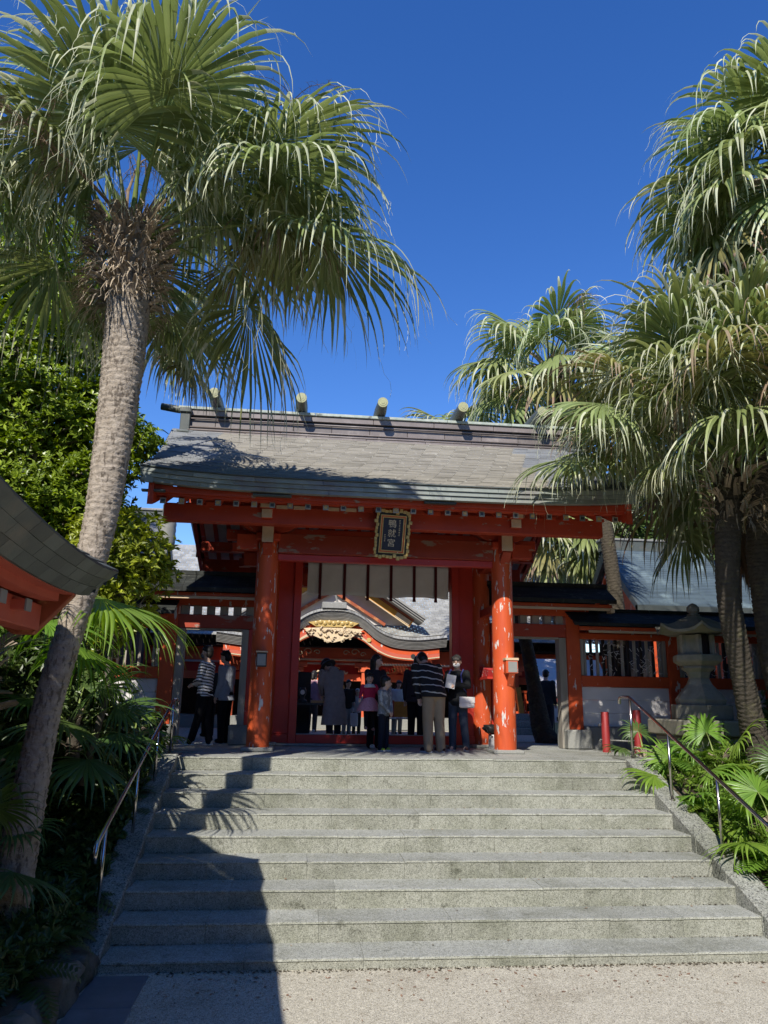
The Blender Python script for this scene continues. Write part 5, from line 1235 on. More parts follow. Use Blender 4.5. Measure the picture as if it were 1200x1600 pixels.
for (x0, x1, d0, d1, ye) in ((-3.17, -3.085, .205, .115, -6.66), (-3.29, -3.172, .26, .17, -6.74)):
    ys_ = np.linspace(ye, PY1, 14); mb = MB()
    for a, b in zip(ys_[:-1], ys_[1:]):
        v = [(x, y, pav_z(y) - d) for y in (a, b) for d in (d0, d1) for x in (x0, x1)]
        mb.add(v, [(0, 1, 5, 4), (2, 6, 7, 3), (1, 3, 7, 5), (0, 4, 6, 2), (0, 2, 3, 1), (4, 5, 7, 6)], 0, .5)
    mb.obj('eave_board', M['pav_red'], pav)
bx_('eave_purlin', -3.48, -3.31, PY1, -6.66, 2.90, 3.09, 'pav_red')
mb = MB(); mb.add([(-3.2, PY1, 3.13), (-3.2, -6.66, 3.13), (-4.77, -6.66, 4.0), (-4.77, PY1, 4.0), (-3.2, PY1, 3.16), (-3.2, -6.66, 3.16), (-4.77, -6.66, 4.04), (-4.77, PY1, 4.04)], [(0, 1, 2, 3), (4, 7, 6, 5), (0, 4, 5, 1), (1, 5, 6, 2), (2, 6, 7, 3), (3, 7, 4, 0)]); mb.obj('soffit_board', M['pav_red'], pav)
mb = MB(); mb.add([(-6.36, PY1, 3.10), (-6.36, -6.74, 3.10), (-4.77, -6.74, 4.0), (-4.77, PY1, 4.0), (-6.36, PY1, 3.14), (-6.36, -6.74, 3.14), (-4.77, -6.66, 4.04), (-4.77, PY1, 4.04)], [(3, 2, 1, 0), (5, 6, 7, 4), (1, 5, 4, 0), (2, 6, 5, 1), (3, 7, 6, 2), (0, 4, 7, 3)]); mb.obj('soffit_board', M['pav_red'], pav)
for i in range(11):
    y = -7.22 - .45 * i
    mb = MB(); mb.box(-3.45, -3.22, y - .05, y + .05, 2.985, 3.058); n_ = mb.obj('rafter_nose', M['pav_red'], pav, bevel=.005)
    mb = MB(); mb.box(-3.219, -3.208, y - .052, y + .052, 2.98, 3.062); mb.obj('nose_cap', M['grey_metal'], n_)
mb = MB(); mb.extrude([(-3.10, 3.26), (-3.10, 3.17), (-3.36, 2.87), (-3.50, 2.87), (-4.77, 3.70), (-4.77, 4.10)], 'y', -6.655, -6.57); mb.obj('barge_board', M['worn_brown'], pav, bevel=.006)
mb = MB(); mb.extrude([(-6.44, 3.26), (-6.44, 3.17), (-6.18, 2.87), (-6.04, 2.87), (-4.77, 3.70), (-4.77, 4.10)][::-1], 'y', -6.655, -6.57); mb.obj('barge_board', M['worn_brown'], pav, bevel=.006)
for x in (-5.5, -4.02):
    for y in (-7.2, -10.8):
        mb = MB(); mb.lathe([(.11, 0), (.105, 2.85)], (x, y, GZ), 16); smooth_by_angle(mb.obj('post', M['vermilion'], pav))
bx_('tie_beam', -5.5, -4.02, -7.28, -7.12, 2.6, 2.8, 'vermilion'); bx_('tie_beam', -4.1, -3.94, -10.8, -7.2, 2.6, 2.8, 'vermilion'); bx_('tie_beam', -5.58, -5.42, -10.8, -7.2, 2.6, 2.8, 'vermilion')
mb = MB(); mb.box(-4.95, -4.59, PY1 - .02, PY0 + .03, 4.62, 4.85); mb.obj('ridge', M['patina_dark'], pav, bevel=.02)

# ---------------------------------------------------------------- handrails
def handrail(x, posts, label, rail_off, hook_low=True):
    y_top, z_top = posts[0][0], posts[0][2]
    t = thing('handrail', label, 'handrail', (x, posts[0][0], posts[0][1]))
    for (y, zb, zt) in posts:
        mb = MB(); mb.tube([(x, y, zb - .02), (x, y, zt)], .0185, 12); p = mb.obj('post', M['steel'], t, smooth=True)
        mb = MB(); mb.tube([(x, y, zb - .015), (x, y, zb + .012)], .035, 14); mb.obj('post_collar', M['steel'], p)
    (ya, _, za), (yb, _, zb) = posts[0], posts[-1]
    sl = (zb - za) / (yb - ya)
    pts = [(x, ya + .38, za - .085), (x, ya + .385, za - .02), (x, ya + .35, za + .012), (x, ya + .22, za + .02), (x, ya + .02, za + .015), (x, ya - .06, za + .015 + sl * -.06)]
    n = 6
    for i in range(1, n): pts.append((x, ya - .06 + (yb - .22 - ya + .06) * i / n, za + .015 + sl * (-.06 + (yb - .22 - ya + .06) * i / n)))
    e = za + .015 + sl * (yb - .22 - ya)
    pts += [(x, yb - .22, e), (x, yb - .29, e - .045), (x, yb - .31, e - .12), (x, yb - .31, e - .19)]
    mb = MB(); mb.tube(pts, .0225, 12); mb.obj('rail', M['steel'], t, smooth=True)
    return t
handrail(-3.17, [(-1.08, 1.66, 2.40), (-2.12, 1.36, 2.04), (-3.20, .90, 1.665), (-4.52, .40, 1.20)], 'stainless steel handrail on the shaded left cheek of the steps', 0)
handrail(3.56, [(-1.36, 1.69, 2.55), (-2.50, 1.25, 2.08), (-3.65, .78, 1.61), (-4.8, .32, 1.14)], 'stainless steel handrail on the sunlit right cheek of the steps', 0)

# ---------------------------------------------------------------- stone lantern, red posts, plinth
LX, LY = 5.17, -.45
lan = thing('stone_lantern', 'tall mossy stone lantern with an upswept hexagonal roof standing in the right bed', 'stone lantern', (LX, LY, 1.5))
def hexa(prof, name, rot=0, n=6, bev=.012, m='granite', z=0):
    mb = MB(); mb.lathe(prof, (LX, LY, z), n, rot=R(rot)); return mb.obj(name, M[m], lan, bevel=bev)
mb = MB(); mb.box(LX - .66, LX - .005, LY - .66, LY + .6, 2.0, 2.24); mb.obj('base_stone', M['granite'], lan, bevel=.02)
mb = MB(); mb.box(LX + .005, LX + .72, LY - .66, LY + .6, 2.0, 2.24); mb.obj('base_stone', M['granite'], lan, bevel=.02)
mb = MB(); mb.box(LX - .58, LX + .60, LY - .56, LY + .5, 1.2, 2.0); mb.obj('foundation_stone', M['granite_grey'], lan, bevel=.03)
hexa([(.50, 2.243), (.50, 2.475)], 'plinth', 12)
hexa([(.40, 2.478), (.42, 2.56), (.34, 2.66), (.21, 2.80), (.165, 2.90), (.20, 3.0), (.29, 3.06), (.27, 3.10)], 'shaft', 12, bev=0)
hexa([(.30, 3.102), (.405, 3.17), (.405, 3.27), (.38, 3.275)], 'platform', 12)
fb = MB()
for k in range(6):
    a = R(12 + 60 * k); x, y = LX + .265 * math.cos(a), LY + .265 * math.sin(a); fb.lathe([(.05, 0), (.05, .32)], (x, y, 3.277), 6)
fb.obj('fire_box_frame', M['granite'], lan)['kind'] = 'stuff'
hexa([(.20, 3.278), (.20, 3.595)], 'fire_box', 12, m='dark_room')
for k in (1, 3, 5):
    a0, a1 = R(12 + 60 * k), R(72 + 60 * k); p, q = (LX + .26 * math.cos(a0), LY + .26 * math.sin(a0)), (LX + .26 * math.cos(a1), LY + .26 * math.sin(a1))
    mb = MB(); mb.add([(*p, 3.278), (*q, 3.278), (*q, 3.594), (*p, 3.594), (p[0] * .98 + LX * .02, p[1] * .98 + LY * .02, 3.278), (q[0] * .98 + LX * .02, q[1] * .98 + LY * .02, 3.278), (q[0] * .98 + LX * .02, q[1] * .98 + LY * .02, 3.594), (p[0] * .98 + LX * .02, p[1] * .98 + LY * .02, 3.594)],
                [(0, 1, 2, 3), (7, 6, 5, 4), (0, 4, 5, 1), (2, 6, 7, 3), (0, 3, 7, 4), (1, 5, 6, 2)]); mb.obj('fire_box_panel', M['granite'], lan)
mb = MB(); n = 36; rings = ((.66, 3.62), (.67, 3.665), (.52, 3.70), (.40, 3.77), (.26, 3.87), (.14, 3.90), (.10, 3.93)); vs = []
for j, (r, z) in enumerate(rings):
    for k in range(n):
        a = 2 * math.pi * k / n + R(12); m_ = (k % 6) / 6; edge = math.cos(R(30)) / math.cos((m_ - .5) * R(60)); up = (abs(m_ - .5) * 2) ** 3 * .11 * max(0, (r - .3) / .35)
        rr = r * (edge if j < 5 else 1); vs.append((LX + rr * math.cos(a), LY + rr * math.sin(a), z + up))
fs = [(j * n + k, j * n + (k + 1) % n, (j + 1) * n + (k + 1) % n, (j + 1) * n + k) for j in range(len(rings) - 1) for k in range(n)]
fs += [tuple(range(n - 1, -1, -1)), tuple((len(rings) - 1) * n + k for k in range(n))]
mb.add(vs, fs); smooth_by_angle(mb.obj('roof', M['granite'], lan), 35)
mb = MB(); mb.lathe([(.09, 3.93), (.11, 3.95), (.06, 3.97), (.09, 3.985), (.105, 4.02), (.10, 4.07), (.06, 4.115), (.012, 4.14)], (LX, LY, 0), 18); mb.obj('jewel', M['granite'], lan, smooth=True)
M['post_red'] = mat('dull_red_post', (.34, .03, .03), (.26, .025, .025), rough=.5, rnd=0)
for i, (x, y, zt, lb) in enumerate(((3.95, .6, 2.32, 'dull red barrier post on the left, beside the right side doorway'), (4.44, .4, 2.36, 'dull red barrier post half hidden behind the top of the right handrail'))):
    t = thing('barrier_post', lb, 'post', (x, y, LZ), 'dull red barrier posts')
    mb = MB(); mb.tube([(x, y, 1.5), (x, y, zt), (x, y, zt + .012)], [.068, .068, .06], 18); smooth_by_angle(mb.obj('post', M['post_red'], t))
    for z in (2.12, 1.86):
        mb = MB(); mb.tube([(x - .068, y, z), (x - .10, y, z + .012), (x - .115, y, z - .012), (x - .10, y, z - .03)], .009, 6); mb.obj('hook', M['grey_metal'], t, smooth=True)
t = thing('barrier_rail', 'thin grey pipe rail between the two dull red barrier posts', 'rail', (4.2, .5, 1.9))
for z in (1.86,):
    mb = MB(); mb.tube([(4.02, .58, z), (4.37, .43, z - .01)], .012, 8); mb.obj('pipe', M['grey_metal'], t, smooth=True)
for (x, y, lb, hh) in ((-4.02, .75, 'grey flower pot, the left one of two by the left wing wall', .20), (-3.66, .55, 'grey flower pot, the right one of two by the left wing wall', .21)):
    t = thing('flower_pot', lb, 'flower pot', (x, y, LZ), 'grey pots by the left wing wall')
    mb = MB(); mb.lathe([(.10, 0), (.155, hh), (.165, hh), (.165, hh + .03), (.14, hh + .03), (.135, hh - .01)], (x, y, LZ + .003), 20); smooth_by_angle(mb.obj('pot', M['slab'], t))
    V, F, rn = leaf_cloud([((x, y, LZ + hh + .14), (.13, .13, .13))], 50, .09, 5, 5); mesh_obj('plant', V, F, M['broadleaf_dark'], t, rn)['kind'] = 'stuff'

# ---------------------------------------------------------------- shrine hall behind the gate
HX, HY = -.5, 9.0
hall = thing('shrine_hall', 'main shrine hall with bowed gable eave, gold carvings and red beams, beyond the gate', 'hall', (HX, HY, LZ))
def hb(name, x0, x1, y0, y1, z0, z1, m, parent=None, bev=.008):
    mb = MB(); mb.box(x0, x1, y0, y1, z0, z1); return mb.obj(name, M[m], parent or hall, bevel=bev)
KX = [0, .45, .84, 1.25, 1.66, 2.1, 2.5, 3.27]; KZ = [4.95, 4.91, 4.74, 4.42, 4.24, 4.18, 4.18, 4.27]
def kz(dx):
    dx = abs(dx); i = max(0, min(len(KX) - 2, next((j for j in range(len(KX) - 1) if dx <= KX[j + 1]), len(KX) - 2)))
    def tan(j):
        if j == 0: return 0.0
        if j == len(KX) - 1: return .12
        return (KZ[j + 1] - KZ[j - 1]) / (KX[j + 1] - KX[j - 1])
    h_ = KX[i + 1] - KX[i]; t = (dx - KX[i]) / h_
    return (2*t**3 - 3*t**2 + 1) * KZ[i] + (t**3 - 2*t**2 + t) * h_ * tan(i) + (-2*t**3 + 3*t**2) * KZ[i + 1] + (t**3 - t**2) * h_ * tan(i + 1)
M['hall_shingle'] = mat('pale_grey_copper_shingle', (.34, .335, .31), (.26, .255, .235), scale=4, rough=.5, rnd=.22, bump=.15, c3=(.46, .45, .42), c3_scale=18, c3_lo=.6, c3_hi=.66)
M['hall_band'] = mat('layered_bark_edge', (.30, .29, .27), (.20, .195, .18), scale=5, rough=.7, rnd=.25)
xs = np.linspace(-3.27, 3.27, 67)
for c in range(7):                     # the eave edge, laid up in thin layers
    mb = MB()
    for a, b in zip(xs[:-1], xs[1:]):
        za, zb = kz(a) - .036 * c, kz(b) - .036 * c; y = HY + .022 * c
        mb.add([(HX + a, y, za), (HX + b, y, zb), (HX + b, y + .006, zb - .034), (HX + a, y + .006, za - .034), (HX + a, y + .1, za), (HX + b, y + .1, zb), (HX + b, y + .1, zb - .034), (HX + a, y + .1, za - .034)], [(0, 3, 2, 1), (0, 1, 5, 4), (3, 7, 6, 2)], 0, .2 + .6 * ((c * 37) % 10) / 10)
    mb.obj('eave_layer', M['hall_band'], hall, fixn=False)
mb = MB()                             # curved shingle surface of the bowed gable
for j in range(16):
    y0, y1 = HY - .03 + j * .16, HY - .03 + (j + 1.1) * .16
    r_o = 0 if j else 1
    for i, (a, b) in enumerate(zip(xs[:-1], xs[1:])):
        lift0 = .012 + .10 * math.sin(min(1, j / 1.6) * math.pi / 2) + .012; lift1 = .10 * math.sin(min(1, (j + 1) / 1.6) * math.pi / 2)
        rise = .05 * j
        mb.add([(HX + a + .003, y0, kz(a) + lift0 - .02 * (j == 0)), (HX + b - .003, y0, kz(b) + lift0 - .02 * (j == 0)), (HX + b - .003, y1, kz(b) + lift1 + .012), (HX + a + .003, y1, kz(a) + lift1 + .012)], [(0, 1, 2, 3)])
        if j == 0: mb.add([(HX + a + .003, y0, kz(a) + lift0 - .02), (HX + b - .003, y0, kz(b) + lift0 - .02), (HX + b - .003, y0 + .01, kz(b)), (HX + a + .003, y0 + .01, kz(a))], [(0, 3, 2, 1)])
o = mb.obj('bowed_roof_shingles', M['hall_shingle'], hall, fixn=False); o['kind'] = 'stuff'
for i, (d0, d1, y, m) in enumerate(((.262, .40, HY + .20, 'vermilion'), (.405, .50, HY + .17, 'pav_red'), (.505, .535, HY + .15, 'gold_pale'), (.54, .565, HY + .165, 'vermilion'))):
    mb = MB()
    for a, b in zip(xs[2:-3], xs[3:-2]):
        k = .86
        mb.add([(HX + a, y, kz(a) - d0), (HX + b, y, kz(b) - d0), (HX + b, y, kz(b) - d1 - .10 * math.exp(-(b / .9) ** 2)), (HX + a, y, kz(a) - d1 - .10 * math.exp(-(a / .9) ** 2)), (HX + a, y + .08, kz(a) - d0), (HX + b, y + .08, kz(b) - d0), (HX + b, y + .08, kz(b) - d1 - .10 * math.exp(-(b / .9) ** 2)), (HX + a, y + .08, kz(a) - d1 - .10 * math.exp(-(a / .9) ** 2))], [(0, 3, 2, 1), (3, 7, 6, 2), (0, 1, 5, 4)], 0, .5)
    mb.obj('bowed_barge_board', M[m], hall, fixn=False)
for dx in (-2.3, 2.3, -1.02, 1.02):
    mb = MB(); mb.tube([(HX + dx, HY + .13, kz(dx) - .44), (HX + dx, HY + .17, kz(dx) - .44)], .065, 14); mb.obj('nail_cover', M['dark_metal' if abs(dx) > 2 else 'gold'], hall)
def scroll(name, pts, r, m, parent=hall):
    mb = MB(); mb.tube(pts, r, 6); return mb.obj(name, M[m], parent, smooth=True)
g_ = MB(); rg_ = random.Random(6)       # gable pendant: spread of gilt leaf scrolls under a dark crest
for i in range(46):
    u = rg_.uniform(-1, 1); w = rg_.uniform(0, 1); dp = (.36 * (1 - abs(u) ** 1.6) + .10) * w
    x = HX + u * .80; z = 4.47 - .06 * u * u - dp * .95; r0 = rg_.uniform(.035, .06)
    pts = [(x + r0 * (1 - k / 9) * math.cos(k * .75 * (1 if u > 0 else -1) + i), HY + .08 - .03 * (k / 8) - .03 * (1 - w), z + r0 * (1 - k / 9) * math.sin(k * .75 + i)) for k in range(8)]
    g_.tube(pts, [.024, .026, .024, .022, .018, .015, .012, .008], 6)
g_.extrude([(HX - .86, 4.45), (HX - .6, 4.26), (HX - .3, 4.14), (HX, 4.06), (HX + .3, 4.14), (HX + .6, 4.26), (HX + .86, 4.45), (HX, 4.50)], 'y', HY + .085, HY + .13)
smooth_by_angle(g_.obj('gilt_pendant', M['gold_pale'], hall), 80)
g_ = MB(); g_.extrude([(HX - .72, 4.62), (HX - .5, 4.50), (HX + .5, 4.50), (HX + .72, 4.62), (HX + .4, 4.68), (HX - .4, 4.68)], 'y', HY + .06, HY + .13)
for i in range(9): g_.ball((HX - .5 + i * .125, HY + .05, 4.60 + .03 * (i % 2)), .06, 0, 8, (1, .5, 1))
g_.obj('pendant_crest', M['gold'], hall)
HB = HY + .6
# beams, struts and posts under the bow
hb('rainbow_beam', HX - 1.2, HX + 1.2, HB + .35, HB + .6, 3.66, 3.98, 'hall_red'); hb('beam_edge', HX - 1.18, HX + 1.18, HB + .33, HB + .348, 3.60, 3.655, 'cream')
for s in (-1, 1):
    for k, (dx, dz, rr) in enumerate(((.42, 3.84, .10), (.68, 3.86, .13), (.92, 3.80, .09))):
        pts = [(HX + s * (dx + rr * (1 - t / 9) * math.cos(t)), HB + .335, dz + rr * (1 - t / 9) * .8 * math.sin(t)) for t in np.linspace(0, 6.5, 14)]; scroll('painted_scroll', pts, .014, 'gold_pale')
for x in (HX - 2.9, HX - 1.02, HX + 1.02, HX + 2.9, -6, 5):
    hb('post', x - .12, x + .12, HB + .36, HB + .60, LZ, 4.0, 'hall_red')
    hb('bracket', x - .32, x + .32, HB + .34, HB + .62, 3.42, 3.55, 'hall_red'); hb('bracket', x - .22, x + .22, HB + .33, HB + .63, 3.29, 3.415, 'hall_red')
hb('long_beam', -9, 8, HB + .62, HB + .80, 3.55, 3.95, 'hall_red'); hb('frieze_board', -9, 8, HB + .66, HB + .72, 3.24, 3.55, 'crimson'); hb('white_strip', -9, 8, HB + .6, HB + .65, 3.50, 3.56, 'white_board')
hb('lower_beam', -9, 8, HB + .56, HB + .74, 3.03, 3.24, 'hall_red')
for x in (HX, HX + 2.05, HX - 2.05):
    fr = MB(); fr.extrude([(x - .22, 3.5), (x + .22, 3.5), (x + .13, 3.40), (x - .13, 3.40)], 'y', HB + .46, HB + .56)
    fr.extrude([(x - .12, 3.40), (x + .12, 3.40), (x + .20, 3.32), (x + .33, 3.30), (x + .28, 3.245), (x + .12, 3.245), (x, 3.31), (x - .12, 3.245), (x - .28, 3.245), (x - .33, 3.30), (x - .20, 3.32)], 'y', HB + .46, HB + .55)
    f_ = fr.obj('frog_leg_strut', M['hall_red'], hall)
    for s in (-1, 1):
        pts = [(x + s * (.34 + .15 * t), HB + .45, 3.27 + .05 * math.sin(t * 7) * (1 - t * .5)) for t in np.linspace(0, 1, 9)]; scroll('gilt_curl', pts, .022, 'gold_pale', f_)
        pts = [(x + s * (.20 + .05 * math.cos(t)), HB + .45, 3.37 + .05 * math.sin(t)) for t in np.linspace(0, 5, 9)]; scroll('gilt_curl', pts, .013, 'gold', f_)
for x in (-7.4, -4.9, -2.35, -.95, 1.9, 3.7, 6): hb('inner_post', x - .07, x + .07, HY + 1.1, HY + 1.24, LZ, 3.05, 'white_board')
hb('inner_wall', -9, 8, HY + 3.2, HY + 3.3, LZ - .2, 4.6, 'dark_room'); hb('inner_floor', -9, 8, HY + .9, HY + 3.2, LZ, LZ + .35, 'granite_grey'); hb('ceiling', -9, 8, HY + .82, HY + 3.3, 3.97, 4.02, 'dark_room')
for i in range(5):
    mb = MB(); x = -2.4 + i * 1.15; mb.lathe([(.02, 0), (.06, .02), (.07, .12), (.05, .2), (.02, .22)], (x, HY + 2.0, 2.72), 10); mb.obj('hanging_lamp', M['gold'], hall, smooth=True)
# big hipped roof with a gable face above
mb = MB()
for i in range(44):
    t0, t1 = i / 44, (i + 1.15) / 44; x = -9.5 - (.1 if i % 2 else 0)
    while x < 8.5:
        ya, yb = HY + .55 + 5.2 * t0, HY + .55 + 5.2 * t1; za, zb = 4.25 + 3.6 * t0 - .35 * math.sin(math.pi * t0), 4.25 + 3.6 * t1 - .35 * math.sin(math.pi * t1)
        mb.add([(x + .003, ya, za + .018), (x + .197, ya, za + .018), (x + .197, yb, zb), (x + .003, yb, zb), (x + .003, ya, za - .01), (x + .197, ya, za - .01)], [(0, 1, 2, 3), (0, 4, 5, 1)]); x += .2
o = mb.obj('main_roof_shingles', M['hall_shingle'], hall, fixn=False); o['kind'] = 'stuff'
for s in (-1, 1):                     # gable face with orange barge boards
    A_, B_ = Vector((HX + s * 2.35, HY + .95, 4.72)), Vector((HX, HY + .95, 6.25))
    d = (B_ - A_).normalized(); up = Vector((-d.z * 1, 0, d.x)) * (1 if s > 0 else 1); up = Vector((-d.z, 0, d.x)); up = up if up.z > 0 else -up
    mb = MB(); mb.beam(A_, B_, .10, .17, up); mb.obj('gable_barge_board', mat('orange_gold_paint%d' % s, (.75, .34, .04), (.62, .27, .03), rnd=0), hall, bevel=.006)
    mb = MB(); mb.beam(A_ + up * .13, B_ + up * .13, .14, .06, up); mb.obj('gable_barge_board', M['worn_brown'], hall)
    mb = MB(); mb.beam(A_ - up * .10 + Vector((0, -.01, 0)), B_ - up * .10 + Vector((0, -.01, 0)), .1, .025, up); mb.obj('gable_edge_line', M['gold_pale'], hall)
    for k in range(3):
        mb = MB(); mb.beam(A_ + up * (.19 + .055 * k) + Vector((s * .2, -.05 * k, -.13)), B_ + up * (.19 + .055 * k) + Vector((0, -.05 * k, 0)), .9, .05, up); mb.obj('gable_eave_layer', M['hall_band'], hall)
    mb = MB(); mb.beam(A_ + Vector((-s * .75, .35, 0)), B_ + Vector((0, .35, -.55)), .08, .09, up); mb.obj('inner_barge', M['worn_brown'], hall)
    mb = MB(); mb.beam(A_ + d * .05 + Vector((0, -.06, 0)), A_ + d * .55 + Vector((0, -.06, 0)), .02, .15, up); mb.obj('gilt_plate', M['gold_pale'], hall)
mb = MB(); mb.extrude([(HX - 2.3, 4.72), (HX + 2.3, 4.72), (HX, 6.2)], 'y', HY + 1.38, HY + 1.45); mb.obj('gable_wall', M['white_board'], hall)
mb = MB(); mb.box(HX - .35, HX + .35, HY - .02, HY + 1.3, 5.02, 5.20); mb.tube([(HX + .12, HY + .5, 5.2), (HX + .02, HY + .45, 5.55)], .035, 8); mb.obj('bow_ridge', M['hall_shingle'], hall, bevel=.02)
# ---------------------------------------------------------------- other shrine buildings
def side_building(label, x0, x1, yf, ze, zr, depth, wallm, roofm, gable_right=True, rows=20, dx_wall=.5, rise_end=.0):
    t = thing('side_hall', label, 'building', ((x0 + x1) / 2, yf, LZ)); ym = yf + depth / 2
    def rz(u): return ze + (zr - ze) * u - .16 * math.sin(math.pi * u)
    for side in (1, -1):
        mb = MB()
        for i in range(rows):
            u0, u1 = i / rows, (i + 1.15) / rows; n = max(2, int((x1 - x0) / 1.8))
            for k in range(n):
                a, b = x0 + (x1 - x0) * k / n, x0 + (x1 - x0) * (k + 1) / n; ya, yb = ym - side * depth / 2 * (1 - u0 * .94), ym - side * depth / 2 * (1 - u1 * .94)
                mb.add([(a + .002, ya, rz(u0) + .024), (b - .002, ya, rz(u0) + .024), (b - .002, yb, rz(u1)), (a + .002, yb, rz(u1)), (a + .002, ya, rz(u0) - .012), (b - .002, ya, rz(u0) - .012)], [(0, 1, 2, 3), (0, 4, 5, 1)])
        o = mb.obj('copper_roof', M[roofm], t, fixn=False); o['kind'] = 'stuff'
        y0 = ym - side * depth / 2
        mb = MB(); mb.box(x0, x1, min(y0, y0 + side * .14), max(y0, y0 + side * .14), ze - .16, ze - .012); mb.obj('eave_edge', M['patina_dark'], t)
        mb = MB(); mb.box(x0 + .1, x1 - .1, min(y0 + side * .16, y0 + side * .26), max(y0 + side * .16, y0 + side * .26), ze - .3, ze - .165); mb.obj('eave_board', M['vermilion'], t)
        n = int((x1 - x0) / .42)
        for k in range(n):
            x = x0 + .2 + (x1 - x0 - .4) * k / max(1, n - 1)
            mb = MB(); mb.beam((x, y0 + side * .15, ze - .33), (x, ym - side * .1, zr - .62), .09, .1); r_ = mb.obj('rafter', M['vermilion'], t)
            if side > 0: mb = MB(); mb.box(x - .05, x + .05, y0 + .13, y0 + .149, ze - .385, ze - .285); mb.obj('rafter_cap', M['white_board'], r_)
    for x in (x0, x1):
        s = 1 if x == x1 else -1
        mb = MB(); pr = [(ym - depth / 2 + .02, ze - .2), (ym - depth / 2, ze), (ym, zr - .08), (ym + depth / 2, ze), (ym + depth / 2 - .02, ze - .2), (ym, zr - .42)]
        mb.extrude(pr, 'x', min(x, x - s * .1), max(x, x - s * .1)); mb.obj('barge_board', M['patina_dark'], t)
        mb = MB(); mb.extrude([(ym - depth / 2 + .5, ze - .1), (ym, zr - .5), (ym + depth / 2 - .5, ze - .1)], 'x', min(x - s * .5, x - s * .58), max(x - s * .5, x - s * .58)); mb.obj('gable_panel', M['vermilion'], t)
        mb = MB(); mb.box(min(x + s * .02, x - s * .16), max(x + s * .02, x - s * .16), ym - .3, ym + .3, zr - .10, zr + .34); mb.tube([(x - .14, ym - .34, zr - .02), (x + .14, ym - .34, zr - .02)], .10, 12); mb.obj('ridge_end', M['patina_dark'], t)
    mb = MB(); mb.box(x0 + .1, x1 - .1, ym - .24, ym + .24, zr - .22, zr + .16); mb.obj('ridge_box', M['patina_dark'], t, bevel=.02)
    mb = MB(); mb.box(x0 - .1, x1 + .1, ym - .27, ym + .27, zr + .163, zr + .24); mb.obj('ridge_cap', M['hall_band'], t, bevel=.02)
    yw = yf + dx_wall
    mb = MB(); mb.box(x0 + .7, x1 - .7, yw + .12, yf + depth - dx_wall, LZ, ze + .12); mb.obj('wall', M[wallm], t)
    n = max(2, int((x1 - x0) / 1.6))
    for k in range(n):
        x = x0 + .7 + (x1 - x0 - 1.4) * k / (n - 1); mb = MB(); mb.box(x - .1, x + .1, yw - .02, yw + .118, LZ, ze - .05); mb.obj('post', M['vermilion'], t)
    for z in (2.55, 3.6): mb = MB(); mb.box(x0 + .82, x1 - .82, yw + .02, yw + .117, z, z + .18); mb.obj('rail', M['vermilion'], t)
    return t
M['slate_roof'] = mat('grey_copper_sheet', (.20, .205, .21), (.14, .145, .15), scale=2, rough=.4, bump=.1, rnd=.2, spec=.55, c3=(.3, .3, .3), c3_scale=2)
side_building('grey roofed shrine building partly hidden behind the left palms', -10.5, -5.0, 5.2, 5.05, 7.05, 4.4, 'dark_room', 'slate_roof')
side_building('blue grey roofed shrine building behind the stone lantern', 7.35, 15.5, 6.4, 5.05, 7.0, 4.2, 'dark_room', 'blue_roof', rows=34)
side_building('pale teal roofed shrine building seen through the right side doorway', 3.6, 7.6, 13.5, 4.45, 6.6, 4.6, 'dark_room', 'blue_roof', rows=16)
t = thing('metal_duct', 'ribbed silver metal cylinder beside the left building gable', 'duct', (-4.72, 5.6, 6.4))
mb = MB(); mb.tube([(-4.72, 5.6, 6.02 + .07 * i) for i in range(9)], [.2 + .012 * (i % 2) for i in range(9)], 18); smooth_by_angle(mb.obj('drum', M['grey_metal'], t)); mb = MB(); mb.tube([(-4.72, 5.6, 1.66), (-4.72, 5.6, 6.02)], .06, 8); mb.obj('mast', M['grey_metal'], t)
# awning stall, counter, railing, steps in the courtyard to the right
t = thing('market_stall', 'small stall with a scalloped white awning and pale green lattice counter beyond the right doorway', 'stall', (6.2, 8.4, LZ))
def sb(name, x0, x1, y0, y1, z0, z1, m): mb = MB(); mb.box(x0, x1, y0, y1, z0, z1); return mb.obj(name, M[m], t, bevel=.004)
mb = MB(); n = 24
for k in range(n):
    a, b = 5.12 + 2.0 * k / n, 5.12 + 2.0 * (k + 1) / n; sc = .05 * abs(math.sin(k * math.pi / 2))
    mb.add([(a, 8.0, 2.95), (b, 8.0, 2.95), (b + .2, 9.2, 3.75), (a + .2, 9.2, 3.75)], [(0, 1, 2, 3)]); mb.add([(a, 7.99, 2.95), (b, 7.99, 2.95), (b, 7.99 + .03 * (k % 2), 2.72 - sc), (a, 7.99 + .03 * ((k + 1) % 2), 2.72 - sc)], [(0, 3, 2, 1)])
mb.obj('awning', M['plaster'], t, fixn=False)
M['pale_green'] = mat('pale_green_paint', (.55, .60, .36), (.48, .53, .32), rnd=.05)
for x in (5.2, 7.0):
    for y in (8.1, 9.1): sb('post', x - .04, x + .04, y - .04, y + .04, LZ, 2.9 if y < 9 else 3.6, 'pale_green')
sb('counter', 5.25, 6.95, 8.2, 8.9, LZ, 2.18, 'pale_green'); sb('counter_top', 5.2, 7.0, 8.1, 8.95, 2.183, 2.23, 'pale_green'); sb('red_fascia', 5.2, 7.0, 8.06, 8.09, 2.52, 2.62, 'pav_red'); sb('shelf_back', 5.25, 6.95, 9.0, 9.05, 2.23, 2.9, 'dark_room')
for k in range(9): sb('lattice_bar', 5.25 + .2 * k, 5.28 + .2 * k, 8.12, 8.14, 2.23, 2.52, 'pale_green')
for k in range(3): sb('lattice_bar', 5.25, 6.95, 8.121, 8.139, 2.27 + .09 * k, 2.295 + .09 * k, 'pale_green')
